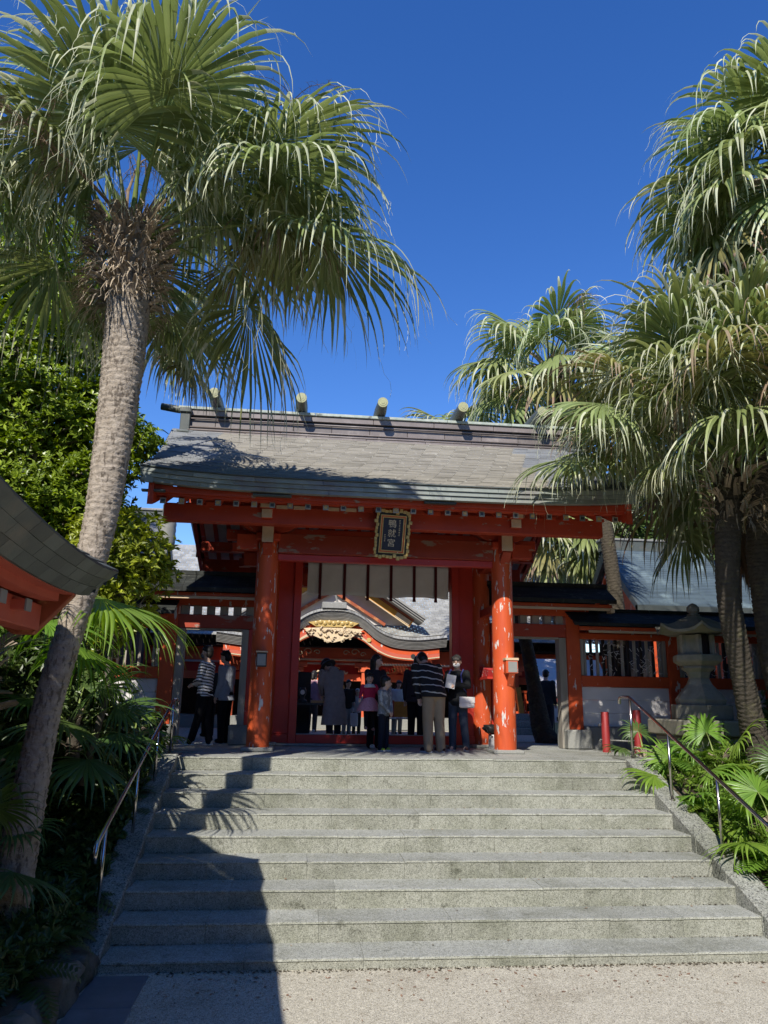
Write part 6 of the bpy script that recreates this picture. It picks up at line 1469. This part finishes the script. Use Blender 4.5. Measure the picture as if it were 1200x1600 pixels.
t = thing('notice_board', 'white sign board with a round mark on a thin stand beyond the right doorway', 'sign', (5.5, 7.3, LZ))
mb = MB(); mb.box(5.28, 5.62, 7.28, 7.30, 2.0, 2.42); mb.obj('board', M['plaster'], t); mb = MB(); mb.tube([(5.44, 7.27, 2.31), (5.44, 7.278, 2.31)], .055, 14); mb.obj('round_mark', M['dark_metal'], t)
mb = MB(); mb.box(5.34, 5.52, 7.27, 7.278, 2.04, 2.14); mb.obj('dark_mark', M['dark_metal'], t)
for x in (5.27, 5.63): mb = MB(); mb.box(x - .012, x + .012, 7.28, 7.30, LZ, 2.5); mb.obj('leg', M['dark_metal'], t)
t = thing('red_railing', 'red wooden railing beside stone steps beyond the right doorway', 'railing', (4.6, 8.6, LZ))
for k in range(10):
    x = 3.6 + .16 * k; mb = MB(); mb.box(x - .03, x + .03, 8.5, 8.56, 2.22, 2.75); mb.obj('baluster', M['vermilion'], t)
for z in (2.2, 2.48, 2.76): mb = MB(); mb.box(3.5, 5.15, 8.48, 8.58, z, z + .06); mb.obj('rail', M['vermilion'], t)
mb = MB(); mb.beam((4.75, 8.35, 1.9), (4.62, 8.35, 2.9), .14, .1, (0, 1, 0)); mb.obj('slanted_post', mat('orange_post', (.75, .33, .06), rnd=0), t)
t = thing('hall_steps', 'grey stone steps below the red railing beyond the right doorway', 'steps', (4.3, 8, LZ))
for k in range(3): mb = MB(); mb.box(3.2, 5.0, 7.6 + .3 * k, 9.2, LZ + .004 + .18 * k, LZ + .18 * (k + 1)); mb.obj('step', M['stone_tread'], t, bevel=.01)

# furniture in the middle of the gate
t = thing('writing_table', 'dark table with a wooden tray, just behind the gate threshold', 'table', (-1.15, 2.9, LZ))
mb = MB(); mb.box(-1.75, -.72, 2.55, 3.2, 2.36, 2.40); mb.obj('tabletop', M['dark_metal'], t, bevel=.005)
for x in (-1.7, -.77):
    for y in (2.6, 3.15): mb = MB(); mb.box(x - .025, x + .025, y - .025, y + .025, LZ + .003, 2.36); mb.obj('leg', M['dark_metal' if x < -1 else 'grey_metal'], t)
t = thing('wooden_tray', 'shallow wooden tray lying on the dark table behind the threshold', 'tray', (-.98, 2.75, 2.40)); M['wood'] = mat('light_wood', (.55, .33, .14), (.45, .26, .1), stretch=(.2, 1, 1), scale=20, rnd=.05)
mb = MB(); mb.box(-1.15, -.73, 2.56, 3.0, 2.402, 2.45); mb.obj('tray', M['wood'], t, bevel=.004)
t = thing('offering_stand', 'small dark stand with a round white mark on the table behind the threshold', 'stand', (-1.28, 2.8, 2.40))
mb = MB(); mb.lathe([(.10, 0), (.09, .05), (.04, .07), (.04, .12), (.07, .16), (.075, .24), (.05, .29)], (-1.32, 2.8, 2.402), 16); mb.obj('stand', M['dark_metal'], t, smooth=True); mb = MB(); mb.tube([(-1.32, 2.725, 2.60), (-1.32, 2.72, 2.60)], .045, 14); mb.obj('mark', M['plaster'], t)
t = thing('dark_screen', 'tall dark panel standing at the left inside the gate opening', 'panel', (-1.62, 3.6, LZ)); mb = MB(); mb.box(-1.9, -1.15, 3.55, 3.65, LZ + .003, 3.02); mb.obj('panel', M['black'], t, bevel=.01)
for (x, y, sgn, lb) in ((.52, 4.6, True, 'grey folding chair carrying a red sign, in the courtyard behind the boy'), (.92, 4.8, False, 'orange backed folding chair in the courtyard behind the bending man')):
    t = thing('folding_chair', lb, 'chair', (x, y, LZ), 'folding chairs behind the gate')
    mb = MB(); mb.box(x - .21, x + .21, y - .2, y + .2, LZ + .42, LZ + .45); mb.obj('seat', M['plaster'], t, bevel=.008)
    for sx in (-.2, .2):
        for sy in (-.19, .19): mb = MB(); mb.tube([(x + sx, y + sy, LZ + .003), (x + sx, y + sy * .9, LZ + .42)], .012, 6); mb.obj('leg', M['grey_metal'], t)
    mb = MB(); mb.box(x - .21, x + .21, y + .17, y + .20, LZ + .46, LZ + .80); mb.obj('backrest', mat('orange_seat%d' % sgn, (.75, .36, .05), rnd=0), t, bevel=.008)
    mb = MB(); mb.tube([(x - .2, y - .19, LZ + .18), (x + .2, y - .19, LZ + .18)], .01, 6); mb.obj('stretcher', M['grey_metal'], t)
t = thing('red_sign', 'small red and white sign propped on the chair behind the boy', 'sign', (.55, 4.5, LZ + .45)); mb = MB(); mb.box(.43, .70, 4.40, 4.415, LZ + .46, LZ + .82); mb.obj('board', M['pav_red'], t); mb = MB(); mb.box(.47, .66, 4.396, 4.399, LZ + .58, LZ + .74); mb.obj('white_mark', M['cloth'], t)
t = thing('paper_sign', 'white paper sign on a stand above the orange chairs', 'sign', (.48, 4.9, LZ)); mb = MB(); mb.box(.42, .70, 4.9, 4.915, LZ + .86, LZ + 1.12); mb.obj('board', M['cloth'], t); mb = MB(); mb.tube([(.56, 4.92, LZ + .003), (.56, 4.92, LZ + .9)], .01, 6); mb.obj('stand', M['dark_metal'], t)
# ---------------------------------------------------------------- people
SKIN = mat('skin', (.70, .46, .34), (.64, .41, .30), rough=.5, bump=.02, rnd=0)
HAIR = mat('black_hair', (.012, .010, .009), (.02, .017, .015), rough=.45, bump=.2, bscale=150, rnd=0)
def cm(name, c, rough=.9, **k): return mat(name, c, tuple(x * .8 for x in c), scale=14, rough=rough, bump=.55, bscale=16, bdist=.02, rnd=0, spec=.15, **k)
WHITE, DARK = cm('white_fabric', (.75, .74, .72)), cm('black_fabric', (.018, .018, .02))

def blob(name, prims, m, parent, origin, vox=.011, smooth=3):
    """limbs, bellies and cloth volumes fused into one continuous skin"""
    mb = MB()
    for pr in prims:
        if pr[0] == 'c':
            _, a, b, ra, rb = pr; a, b = Vector(a), Vector(b); d = (b - a).normalized() if (b - a).length > 1e-6 else Vector((0, 0, 1))
            pts, rr = [], []
            for t in (-1, -.8, -.45): pts.append(a + d * ra * t); rr.append(max(1e-3, ra * math.sqrt(max(0, 1 - t * t))))
            pts.append(a); rr.append(ra); pts.append(b); rr.append(rb)
            for t in (.45, .8, 1): pts.append(b + d * rb * t); rr.append(max(1e-3, rb * math.sqrt(max(0, 1 - t * t))))
            mb.tube(pts, rr, 12)
        elif pr[0] == 'e':
            _, c, r, rot = pr; i0 = len(mb.v); mb.ball((0, 0, 0), 1, 0, 14); Mx = Matrix.Translation(c) @ (rot.to_4x4() if rot is not None else Matrix.Identity(4)) @ Matrix.Diagonal((*r, 1))
            for i in range(i0, len(mb.v)): mb.v[i] = tuple(Mx @ Vector(mb.v[i]))
        elif pr[0] == 'l':
            secs = pr[1]; n = 18; vs, fs = [], []
            for (c, ux, uy) in secs:
                for k in range(n):
                    a = 2 * math.pi * k / n; vs.append(Vector(c) + Vector(ux) * math.cos(a) + Vector(uy) * math.sin(a))
            for i in range(len(secs) - 1):
                for k in range(n): fs.append((i * n + k, i * n + (k + 1) % n, (i + 1) * n + (k + 1) % n, (i + 1) * n + k))
            fs += [tuple(range(n - 1, -1, -1)), tuple((len(secs) - 1) * n + k for k in range(n))]; mb.add(vs, fs)
    mb.v = [tuple(Vector(v) + Vector(origin)) for v in mb.v]
    o = mb.obj(name, m, parent, smooth=True)
    rm = o.modifiers.new('fuse', 'REMESH'); rm.mode = 'VOXEL'; rm.voxel_size = vox; rm.use_smooth_shade = True
    sm = o.modifiers.new('soften', 'SMOOTH'); sm.factor = .5; sm.iterations = smooth
    return o

def person(label, loc, face, H=1.65, lean=0., head=(0, 0), arms=None, legs=None, top=None, hem=.49, bottom=None, shoes=None, hair='short', hairm=None, vox=.012, wide=1.0, kid=False,
           sleeve=1.0, hood=False, skirt=None, coat=None, extras=None, group=None, toes=None, face_on=True, barelegs=False, twist=0., legw=1.0):
    t = thing('person', label, 'person', loc, group); Rz = Matrix.Rotation(-face, 3, 'Z'); O = Vector(loc)
    Ln = Matrix.Rotation(-lean, 3, 'X'); PV = Vector((0, 0, .53)); Tw = Matrix.Rotation(-twist, 3, 'Z')
    hk = 1.32 if kid else 1.0
    def W(p): return Rz @ (Vector(p) * H)                         # straight body parts
    def U(p): return Rz @ ((PV + Ln @ (Tw @ (Vector(p) - PV))) * H)       # above the hips, leaning
    def D(v, up=True): v = Vector(v); v = Ln @ (Tw @ v) if up else v; return Rz @ (v * H)
    A = {'L': ((-.125 * wide, -.01, .64), (-.13 * wide, .045, .50)), 'R': ((.125 * wide, -.01, .64), (.13 * wide, .045, .50))}
    if arms: A.update(arms)
    G = {'L': ((-.055, .01, .275), (-.055, -.005, .045)), 'R': ((.055, .01, .275), (.055, -.005, .045))}
    if legs: G.update(legs)
    sh = {'L': Vector((-.105 * wide, 0, .80)), 'R': Vector((.105 * wide, 0, .80))}
    hp, hy = head; HM = Rz @ Ln @ Tw @ Matrix.Rotation(-hy, 3, 'Z') @ Matrix.Rotation(-hp, 3, 'X')
    nk = U((0, 0, .835)); hc = nk + HM @ (Vector((0, .014, .088 * (1.12 if kid else 1))) * H)
    def Hd(p): return hc + HM @ (Vector(p) * H * hk)
    # --- one continuous body
    P = [('l', [(U((0, 0, .50)), D((.075, 0, 0)), D((0, .055, 0))), (U((0, 0, .60)), D((.07, 0, 0)), D((0, .05, 0))), (U((0, 0, .72)), D((.085, 0, 0)), D((0, .055, 0))), (U((0, 0, .80)), D((.08, 0, 0)), D((0, .045, 0))), (U((0, 0, .835)), D((.035, 0, 0)), D((0, .035, 0)))]),
         ('c', U((0, 0, .80)), nk + HM @ Vector((0, .005 * H, .04 * H)), .034 * H * (hk if kid else 1), .031 * H * (hk if kid else 1)),
         ('e', Hd((0, 0, .006)), (.046 * H * hk, .056 * H * hk, .062 * H * hk), HM), ('e', Hd((0, .016, -.026)), (.036 * H * hk, .040 * H * hk, .040 * H * hk), HM),
         ('c', Hd((0, .052, .006)), Hd((0, .062, -.014)), .006 * H * hk, .010 * H * hk), ('e', Hd((.047, -.004, -.006)), (.006 * H * hk, .011 * H * hk, .018 * H * hk), HM), ('e', Hd((-.047, -.004, -.006)), (.006 * H * hk, .011 * H * hk, .018 * H * hk), HM)]
    for s in 'LR':
        e, w = Vector(A[s][0]), Vector(A[s][1]); S_, E_, W_ = U(sh[s]), U(e), U(w)
        P += [('c', S_, E_, .028 * H, .022 * H), ('c', E_, W_, .022 * H, .015 * H)]
        d = (W_ - E_).normalized(); sx = -1 if s == 'L' else 1
        x = d.cross(Rz @ Vector((0, 1, .2))); x = x.normalized() if x.length > .1 else Vector((1, 0, 0)); y = d.cross(x); pc = W_ + d * .028 * H
        P.append(('c', W_, pc + d * .012 * H, .015 * H, .017 * H))
        for k in range(4):
            b_ = W_ + d * .045 * H + x * (k - 1.5) * .0105 * H; ln = (.034, .042, .040, .030)[k] * H; m_ = b_ + d * ln * .5 + y * .006 * H; P += [('c', b_, m_, .0058 * H, .0054 * H), ('c', m_, b_ + d * ln * .85 + y * .02 * H, .0054 * H, .0045 * H)]
        P += [('c', W_ + d * .015 * H + x * sx * -.012 * H, W_ + d * .045 * H + x * sx * -.03 * H + y * .01 * H, .007 * H, .0055 * H)]
        k_, a_ = Vector(G[s][0]), Vector(G[s][1]); hpj = Vector(((-.05 if s == 'L' else .05), 0, .50))
        P += [('c', W(hpj), W(k_), .050 * H, .034 * H), ('c', W(k_), W(a_), .033 * H, .021 * H), ('c', W(a_), W(a_ + Vector((0, .05, -.025))), .02 * H, .018 * H)]
    blob('body', P, SKIN, t, O, vox * .8 if vox < .016 else vox, 2)
    # --- clothes
    sl = sleeve
    if top is not None or coat is not None:
        g = .012; hz = hem if coat is None else coat
        secs = [(.83, .040, .040), (.815, .075 * wide, .050), (.79, .102 * wide, .060), (.72, .104 * wide, .072), (.62, .097 * wide, .070), (.54, .100 * wide, .072), (.50, .104 * wide, .076)]
        Ls = [(U((0, 0, z)), D((a + g * .4, 0, 0)), D((0, b, 0))) for z, a, b in secs if z > hz - .01]
        if hz < .5:
            n = 5
            for i in range(1, n + 1):
                z = .50 - (.50 - hz) * i / n; fl = 1 + (.32 if coat is not None else .05) * i / n
                Ls.append((W((0, -.012 * i / n - math.sin(lean) * 0.0, z)), D((.104 * wide * fl, 0, 0), False), D((0, .074 * fl, 0), False)))
        else: Ls.append((U((0, 0, hz)), D((.102 * wide, 0, 0)), D((0, .074, 0))))
        P = [('l', Ls)]
        for s in 'LR':
            e, w = Vector(A[s][0]), Vector(A[s][1]); w2 = e + (w - e) * sl
            P += [('c', U(sh[s] - Vector((0, 0, .005))), U(e), .041 * H, .034 * H), ('c', U(e), U(w2), .034 * H, .025 * H)]
        if hood: P.append(('e', U((0, -.055, .80)), (.075 * H, .03 * H, .06 * H), Rz @ Ln))
        o = blob('coat' if coat is not None else 'top', P, coat_m if False else (top), t, O, vox, 3)
    if bottom is not None and skirt is None:
        P = [('e', W((0, -.004, .515)), (.098 * H * wide, .074 * H, .075 * H), Rz)]
        for s in 'LR':
            k_, a_ = Vector(G[s][0]), Vector(G[s][1]); hpj = Vector(((-.05 if s == 'L' else .05), 0, .50))
            P += [('c', W(hpj), W(k_), .058 * H * legw, .046 * H * legw), ('c', W(k_), W(a_ + Vector((0, 0, -.012))), .045 * H * legw, .038 * H * legw)]
        blob('trousers', P, bottom, t, O, vox, 2)
    if skirt is not None:
        m_, zb, fl = skirt
        blob('skirt', [('l', [(W((0, 0, .62)), D((.085, 0, 0), False), D((0, .065, 0), False)), (W((0, 0, .52)), D((.105 * fl * .85, 0, 0), False), D((0, .085 * fl * .85, 0), False)), (W((0, 0, zb)), D((.125 * fl, 0, 0), False), D((0, .105 * fl, 0), False))])], m_, t, O, vox, 2)
        if bottom is not None:
            P = []
            for s in 'LR':
                k_, a_ = Vector(G[s][0]), Vector(G[s][1]); P += [('c', W(Vector(((-.05 if s == 'L' else .05), 0, .50))), W(k_), .054 * H, .04 * H), ('c', W(k_), W(a_), .039 * H, .028 * H)]
            blob('leggings', P, bottom, t, O, vox, 2)
    if shoes is not None:
        for s in 'LR':
            a_ = Vector(G[s][1]); tx = (toes or {}).get(s, 0.0); f = Vector((math.sin(tx), math.cos(tx), 0)); zb = a_.z - .045
            g1 = W(a_ + f * .055 + Vector((0, 0, -.022))); g0 = W(a_ - f * .018 + Vector((0, 0, -.018)))
            o = blob('shoe', [('c', g0, g1, .026 * H, .022 * H), ('c', g0, W(a_ + Vector((0, 0, .012))), .026 * H, .024 * H)], shoes[0], t, O, .009, 2)
            if len(shoes) > 1:
                q0, q1 = W(Vector((a_.x, a_.y, zb)) - f * .045 + Vector((0, 0, .007))), W(Vector((a_.x, a_.y, zb)) + f * .083 + Vector((0, 0, .007))); mb = MB(); u = (q1 - q0).normalized(); sd = Vector((-u.y, u.x, 0))
                pl = []; 
                for k in range(14):
                    an = 2 * math.pi * k / 14; c = (q0 + q1) / 2 + u * math.cos(an) * (q1 - q0).length / 2 + sd * math.sin(an) * .029 * H; pl.append((c.x + O.x, c.y + O.y))
                mb.extrude(pl, 'z', O.z + zb * H + .001, O.z + (zb + .014) * H); mb.obj('sole', shoes[1], o)
    hm = hairm or HAIR
    if hair:
        P = [('e', Hd((0, -.012, .022)), (.050 * H * hk, .056 * H * hk, .056 * H * hk), HM), ('e', Hd((0, -.026, -.006)), (.047 * H * hk, .040 * H * hk, .052 * H * hk), HM), ('c', Hd((-.036, .026, .042)), Hd((.036, .026, .042)), .018 * H * hk, .018 * H * hk)]
        if hair == 'messy':
            rr = random.Random(3); P += [('c', Hd((rr.uniform(-.03, .03), rr.uniform(-.04, .03), .05)), Hd((rr.uniform(-.05, .05), rr.uniform(-.06, .045), .082)), .014 * H, .005 * H) for _ in range(9)]
        if hair in ('bob', 'long'):
            zl = -.07 if hair == 'bob' else -.17
            P += [('c', Hd((.044, -.012, .01)), Hd((.046, -.012, zl)), .018 * H * hk, .016 * H * hk), ('c', Hd((-.044, -.012, .01)), Hd((-.046, -.012, zl)), .018 * H * hk, .016 * H * hk), ('c', Hd((0, -.045, .0)), Hd((0, -.045, zl)), .036 * H * hk, .03 * H * hk)]
        if hair == 'bob': P += [('c', Hd((-.034, .042, .036)), Hd((.034, .042, .036)), .014 * H * hk, .014 * H * hk)]
        if hair == 'pony': P += [('c', Hd((0, -.06, .02)), Hd((0, -.075, -.13)), .022 * H, .012 * H), ('c', Hd((.042, .01, .01)), Hd((.044, .012, -.05)), .012 * H, .008 * H), ('c', Hd((-.042, .01, .01)), Hd((-.044, .012, -.05)), .012 * H, .008 * H)]
        blob('hair', P, hm, t, O, vox * .8, 1)
    if face_on:
        for s in (-1, 1):
            mb = MB(); mb.ball(Hd((s * .0185, .0515, .010)) + O, .0062 * H * hk, 0, 8); mb.obj('eye', DARK, t, smooth=True)
            mb = MB(); mb.tube([Hd((s * .010, .0535, .024)) + O, Hd((s * .020, .0525, .027)) + O, Hd((s * .030, .046, .023)) + O], .0026 * H * hk, 6); mb.obj('eyebrow', hm, t, smooth=True)
        mb = MB(); mb.tube([Hd((-.013, .0535, -.036)) + O, Hd((0, .0565, -.0345)) + O, Hd((.013, .0535, -.036)) + O], .0038 * H * hk, 6); mb.obj('mouth', LIP, t, smooth=True)
    if extras: extras(t, O, W, U, Hd, HM, H, Rz)
    return t
LIP = mat('lips', (.42, .14, .12), rough=.4, bump=0, rnd=0)
PI = math.pi
def cap_fn(mcrown, mband, brim_dir=1, brim=.055):
    def f(t, O, W, U, Hd, HM, H, Rz):
        o = blob('cap', [('e', Hd((0, -.004, .030)), (.053 * H, .063 * H, .046 * H), HM)], mcrown, t, O, .01, 2)
        blob('cap_brim', [('e', Hd((0, brim_dir * (.055 + brim * .4), .022)), (.042 * H, brim * .8 * H, .006 * H), HM)], mband, o, O, .007, 1)
    return f

# 1 boy in front of the threshold
boy_top = mat('grey_camouflage_jersey', (.26, .27, .28), (.17, .18, .19), scale=9, rough=.9, bump=.1, rnd=0, c3=(.40, .41, .41), c3_scale=13, c3_lo=.52, c3_hi=.56)
person('small boy in grey patterned top and lime green shoes, standing before the red threshold', (.02, .25, LZ), 2.25, 1.17, 0.02, (.05, -.75), {'L': ((-.115, .035, .665), (-.045, .105, .54)), 'R': ((.12, .03, .665), (.035, .11, .535))},
       {'L': ((-.06, .01, .27), (-.065, 0, .045)), 'R': ((.06, .01, .27), (.07, 0, .045))}, boy_top, .47, cm('navy_cotton', (.020, .023, .035)), (mat('lime_shoe', (.42, .50, .05), (.33, .42, .04), rough=.5, rnd=0), WHITE), 'short', kid=True, vox=.009)
# 2 bending man in a striped jersey
def man2x(t, O, W, U, Hd, HM, H, Rz):
    cap_fn(cm('grey_cap', (.36, .38, .42)), cm('black_cap_brim', (.02, .02, .022)), 1, .05)(t, O, W, U, Hd, HM, H, Rz)
st1 = stripe_mat('black_jersey_with_grey_stripes', (.02, .02, .022), (.48, .47, .45), (.10, .12, 1.0), .118, .16)
def bend_person():
    return person('bending man in a black striped jersey, khaki trousers and grey cap, seen from behind', (.82, .02, LZ), -.32, 1.79, .56, (.35, .1), {'L': ((-.13, .05, .66), (-.10, .12, .55)), 'R': ((.13, .05, .66), (.10, .14, .56))},
       {'L': ((-.055, .012, .275), (-.06, -.01, .045)), 'R': ((.06, .012, .275), (.065, -.015, .045))}, st1, .485, mat('khaki_trousers', (.34, .265, .18), (.27, .205, .135), scale=4, rough=.9, bump=.3, bscale=9, bdist=.03, rnd=0), (cm('black_maroon_shoe', (.05, .016, .02)), cm('grey_sole', (.4, .4, .42))), 'short', extras=man2x, vox=.010, wide=1.16, toes={'L': -.9, 'R': -.35}, legw=1.12)
bend_person()
# 3 woman with mask, backpack and white handbag
def woman3x(t, O, W, U, Hd, HM, H, Rz):
    blob('face_mask', [('e', Hd((0, .030, -.030)), (.040 * H, .036 * H, .032 * H), HM)], WHITE, t, O, .008, 1)
    blob('cap', [('e', Hd((0, -.004, .032)), (.052 * H, .060 * H, .042 * H), HM), ('c', Hd((-.03, .05, .03)), Hd((.03, .05, .03)), .01 * H, .01 * H)], mat('checked_cap', (.10, .085, .07), (.03, .03, .03), scale=60, rnd=0), t, O, .009, 1)
    blob('backpack', [('e', U((.02, -.115, .69)), (.085 * H, .05 * H, .12 * H), Rz)], cm('blue_backpack', (.07, .085, .28)), t, O, .012, 2)
    for s in (-1, 1):
        mb = MB(); mb.tube([U((s * .07, -.07, .79)) + O, U((s * .072, .01, .835)) + O, U((s * .072, .075, .78)) + O, U((s * .085, .07, .66)) + O, U((s * .10, .0, .60)) + O], .009 * H, 6); mb.obj('backpack_strap', cm('blue_strap%d' % s, (.09, .10, .30)), t, smooth=True)
    mb = MB(); mb.tube([W((.02, .085, .55)) + O, U((-.03, .085, .66)) + O, U((-.075, .05, .80)) + O], .005 * H, 6); mb.obj('bag_strap', DARK, t, smooth=True)
w3 = person('woman in black jacket, jeans, white face mask and blue backpack by the right gate columns', (1.33, .55, LZ), 3.75, 1.60, .03, (.15, -.25), {'L': ((-.135, .03, .665), (-.02, .135, .68)), 'R': ((.125, .04, .66), (.035, .135, .665))},
       {'L': ((-.075, .02, .275), (-.10, .01, .045)), 'R': ((.055, .02, .28), (.05, .03, .045))}, cm('black_jacket', (.022, .023, .024)), .46, mat('dark_blue_jeans', (.030, .042, .066), (.05, .066, .095), scale=3, rough=.85, bump=.2, rnd=0), (cm('brown_shoe', (.16, .07, .06)), cm('pale_sole', (.45, .42, .4))), 'short', extras=woman3x, vox=.010, hairm=cm('grey_hair', (.05, .048, .045)), toes={'L': -.3, 'R': .3})
t = thing('handbag', 'white rectangular handbag on a black strap at the hip of the masked woman', 'handbag', (1.44, .36, LZ + .78))
mb = MB(); mb.box(1.31, 1.57, .30, .37, LZ + .70, LZ + .87); mb.obj('bag', M['plaster'], t, bevel=.02); mb = MB(); mb.extrude([(.292, LZ + .78), (.292, LZ + .878), (.33, LZ + .885), (.33, LZ + .78)], 'x', 1.308, 1.572); mb.obj('flap', M['cloth'], t, bevel=.006)
t = thing('booklet', 'open white booklet held at the chest of the masked woman', 'booklet', (1.18, .33, LZ + 1.1))
mb = MB(); mb.beam((1.14, .31, LZ + 1.02), (1.18, .31, LZ + 1.24), .16, .012, (0.1, 1, 0)); mb.obj('pages', WHITE, t)
# 4 mother and toddler
mother = person('woman with long dark hair in a charcoal top carrying a toddler, behind the boy', (-.06, .98, LZ), 2.55, 1.60, .0, (.05, -.55), {'L': ((-.125, .05, .66), (.0, .15, .635)), 'R': ((.13, .04, .665), (.09, .17, .62))}, None, cm('charcoal_top', (.035, .033, .038)), .47, cm('black_trousers', (.012, .012, .014)), (WHITE,), 'long', vox=.011)
def todx(t, O, W, U, Hd, HM, H, Rz):
    blob('collar', [('l', [(U((0, .005, .775)), Rz @ Vector((.125 * H, 0, 0)), Rz @ Vector((0, .095 * H, 0))), (U((0, .01, .835)), Rz @ Vector((.075 * H, 0, 0)), Rz @ Vector((0, .065 * H, 0)))])], WHITE, t, O, .009, 1)
pinkskirt = mat('pink_speckled_skirt', (.62, .30, .34), (.52, .23, .28), scale=40, rough=.9, rnd=0, c3=(.3, .1, .15), c3_scale=45, c3_lo=.6, c3_hi=.64)
person('toddler in crimson top with white collar and pink skirt, carried by a dark haired woman', (-.20, .56, LZ + .25), 2.95, .98, .0, (.1, .1), {'L': ((-.15, .03, .70), (-.19, .08, .60)), 'R': ((.15, .03, .70), (.18, .07, .60))},
       {'L': ((-.07, .03, .29), (-.075, .03, .10)), 'R': ((.065, .05, .30), (.07, .06, .12))}, cm('crimson_knit', (.50, .03, .075)), .56, cm('black_tights', (.015, .014, .016)), (cm('pink_boot', (.35, .20, .20)),), 'bob', kid=True, vox=.009, skirt=(pinkskirt, .38, 1.75), extras=todx, wide=1.1)
# 5 man behind the bending man
person('man in a dark grey jacket standing behind the bending man, inside the threshold', (.87, 2.35, LZ), .5, 1.70, .1, (.2, 0), {'L': ((-.15, .03, .64), (-.15, .06, .50))}, None, cm('dark_grey_jacket', (.055, .045, .048)), .46, cm('black_slacks', (.016, .016, .018)), (DARK,), 'short', vox=.013, wide=1.1)
# 6 figure in a long grey coat and bucket hat at the table
def hatx(t, O, W, U, Hd, HM, H, Rz):
    hatm = mat('black_woven_hat', (.02, .018, .016), (.035, .03, .026), scale=60, rnd=0)
    o = blob('hat', [('e', Hd((0, -.004, .035)), (.060 * H, .068 * H, .052 * H), HM)], hatm, t, O, .011, 2); blob('hat_brim', [('l', [(Hd((0, 0, .022)), HM @ Vector((.06 * H, 0, 0)), HM @ Vector((0, .065 * H, 0))), (Hd((0, 0, -.022)), HM @ Vector((.105 * H, 0, 0)), HM @ Vector((0, .115 * H, 0)))])], hatm, o, O, .011, 1)
person('person in a long grey hooded coat and black bucket hat leaning over the dark table', (-.70, 2.5, LZ), -.55, 1.68, .30, (.5, -.25), {'L': ((-.15, .04, .66), (-.09, .13, .58)), 'R': ((.13, .04, .66), (.06, .16, .58))}, None, cm('grey_coat', (.34, .305, .29)), bottom=cm('navy_trousers', (.02, .022, .04)), shoes=(DARK,), hair='short', coat=.20, hood=True, extras=hatx, vox=.012, wide=1.28)
# 7, 8 two men in the left side doorway
st2 = stripe_mat('white_jersey_with_black_stripes', (.78, .78, .79), (.03, .03, .033), (.05, .15, 1.0), .052, .42)
def maskx(t, O, W, U, Hd, HM, H, Rz): blob('face_mask', [('e', Hd((0, .030, -.030)), (.039 * H, .036 * H, .032 * H), HM)], cm('grey_mask', (.2, .19, .2)), t, O, .008, 1)
person('man in black and white striped jersey and white sneakers in the left side doorway', (-3.03, 1.32, LZ), -1.25, 1.70, -.02, (.0, .0), {'L': ((-.125, .02, .645), (-.02, .12, .61)), 'R': ((.125, .01, .645), (.02, .13, .60))},
       {'L': ((-.05, .03, .275), (-.05, .10, .045)), 'R': ((.05, -.01, .275), (.055, -.06, .045))}, st2, .485, cm('black_trousers_b', (.014, .014, .016)), (cm('white_sneaker', (.62, .61, .6)), WHITE), 'messy', vox=.011, extras=maskx)
person('man in a plain grey blue sweatshirt in the left side doorway', (-2.74, 2.1, LZ), -1.15, 1.68, .02, (.12, 0), {'L': ((-.125, .0, .64), (-.12, .05, .50)), 'R': ((.125, .0, .64), (.11, .06, .50))}, None, cm('grey_blue_sweatshirt', (.38, .41, .47)), .45, cm('black_trousers_c', (.014, .014, .016)), (DARK,), 'messy', vox=.011, wide=1.12)
# farther visitors in the courtyard
crowd = [(-1.45, 7.4, 1.55, 0.2, (.10, .10, .12), (.10, .09, .09), 'visitor in grey standing far inside the courtyard behind the dark table', None),
         (-1.05, 7.8, 1.58, .4, (.45, .25, .30), (.10, .08, .07), 'visitor in a pink patterned top whose legs show under the dark table', None),
         (-.26, 5.8, 1.30, 2.6, (.025, .025, .028), (.30, .30, .30), 'visitor in a black top and grey trousers right of the long grey coat', None),
         (-.02, 5.9, 1.10, 3.0, (.60, .60, .60), (.05, .06, .05), 'visitor in a pale top carrying a white bag behind the toddler', 'bag'),
         (1.12, 7.2, 1.35, 2.8, (.66, .65, .63), (.52, .42, .26), 'visitor in a white top and beige trousers behind the orange chairs', None),
         (-3.32, 4.6, 1.62, -.8, (.03, .03, .03), (.02, .02, .02), 'visitor in black crouched in shade behind the striped jersey man', None),
         (4.72, 6.2, 1.66, .6, (.05, .05, .055), (.04, .04, .05), 'visitor in a dark jacket by the white sign board beyond the right doorway', None)]
for i, (x, y, H_, f, c1, c2, lb, ex) in enumerate(crowd):
    def bagx(t, O, W, U, Hd, HM, H, Rz):
        blob('cap', [('e', Hd((0, -.004, .03)), (.054 * H, .062 * H, .045 * H), HM)], WHITE, t, O, .014, 1)
    person(lb, (x, y, LZ), f, H_, .05, (.2, .2 * (i % 3 - 1)), {'L': ((-.13, .03, .65), (-.08, .12, .60))}, None, cm('visitor_top%d' % i, c1), .47, cm('visitor_trousers%d' % i, c2), (WHITE if i in (1, 3) else DARK,), 'bob' if i % 3 == 1 else 'short', vox=.018, extras=bagx if ex else None, face_on=False)
t = thing('tote_bag', 'white tote bag held by the visitor behind the toddler', 'bag', (-.06, 5.75, LZ + .3)); mb = MB(); mb.box(-.18, .0, 5.66, 5.74, LZ + .22, LZ + .52); mb.obj('bag', M['cloth'], t, bevel=.02)
for x in (-.13, -.03): mb = MB(); mb.tube([(x, 5.70, LZ + .51), (x + .02, 5.71, LZ + .60), (x + .04, 5.74, LZ + .62)], .008, 6); mb.obj('handle', M['cloth'], t, smooth=True)
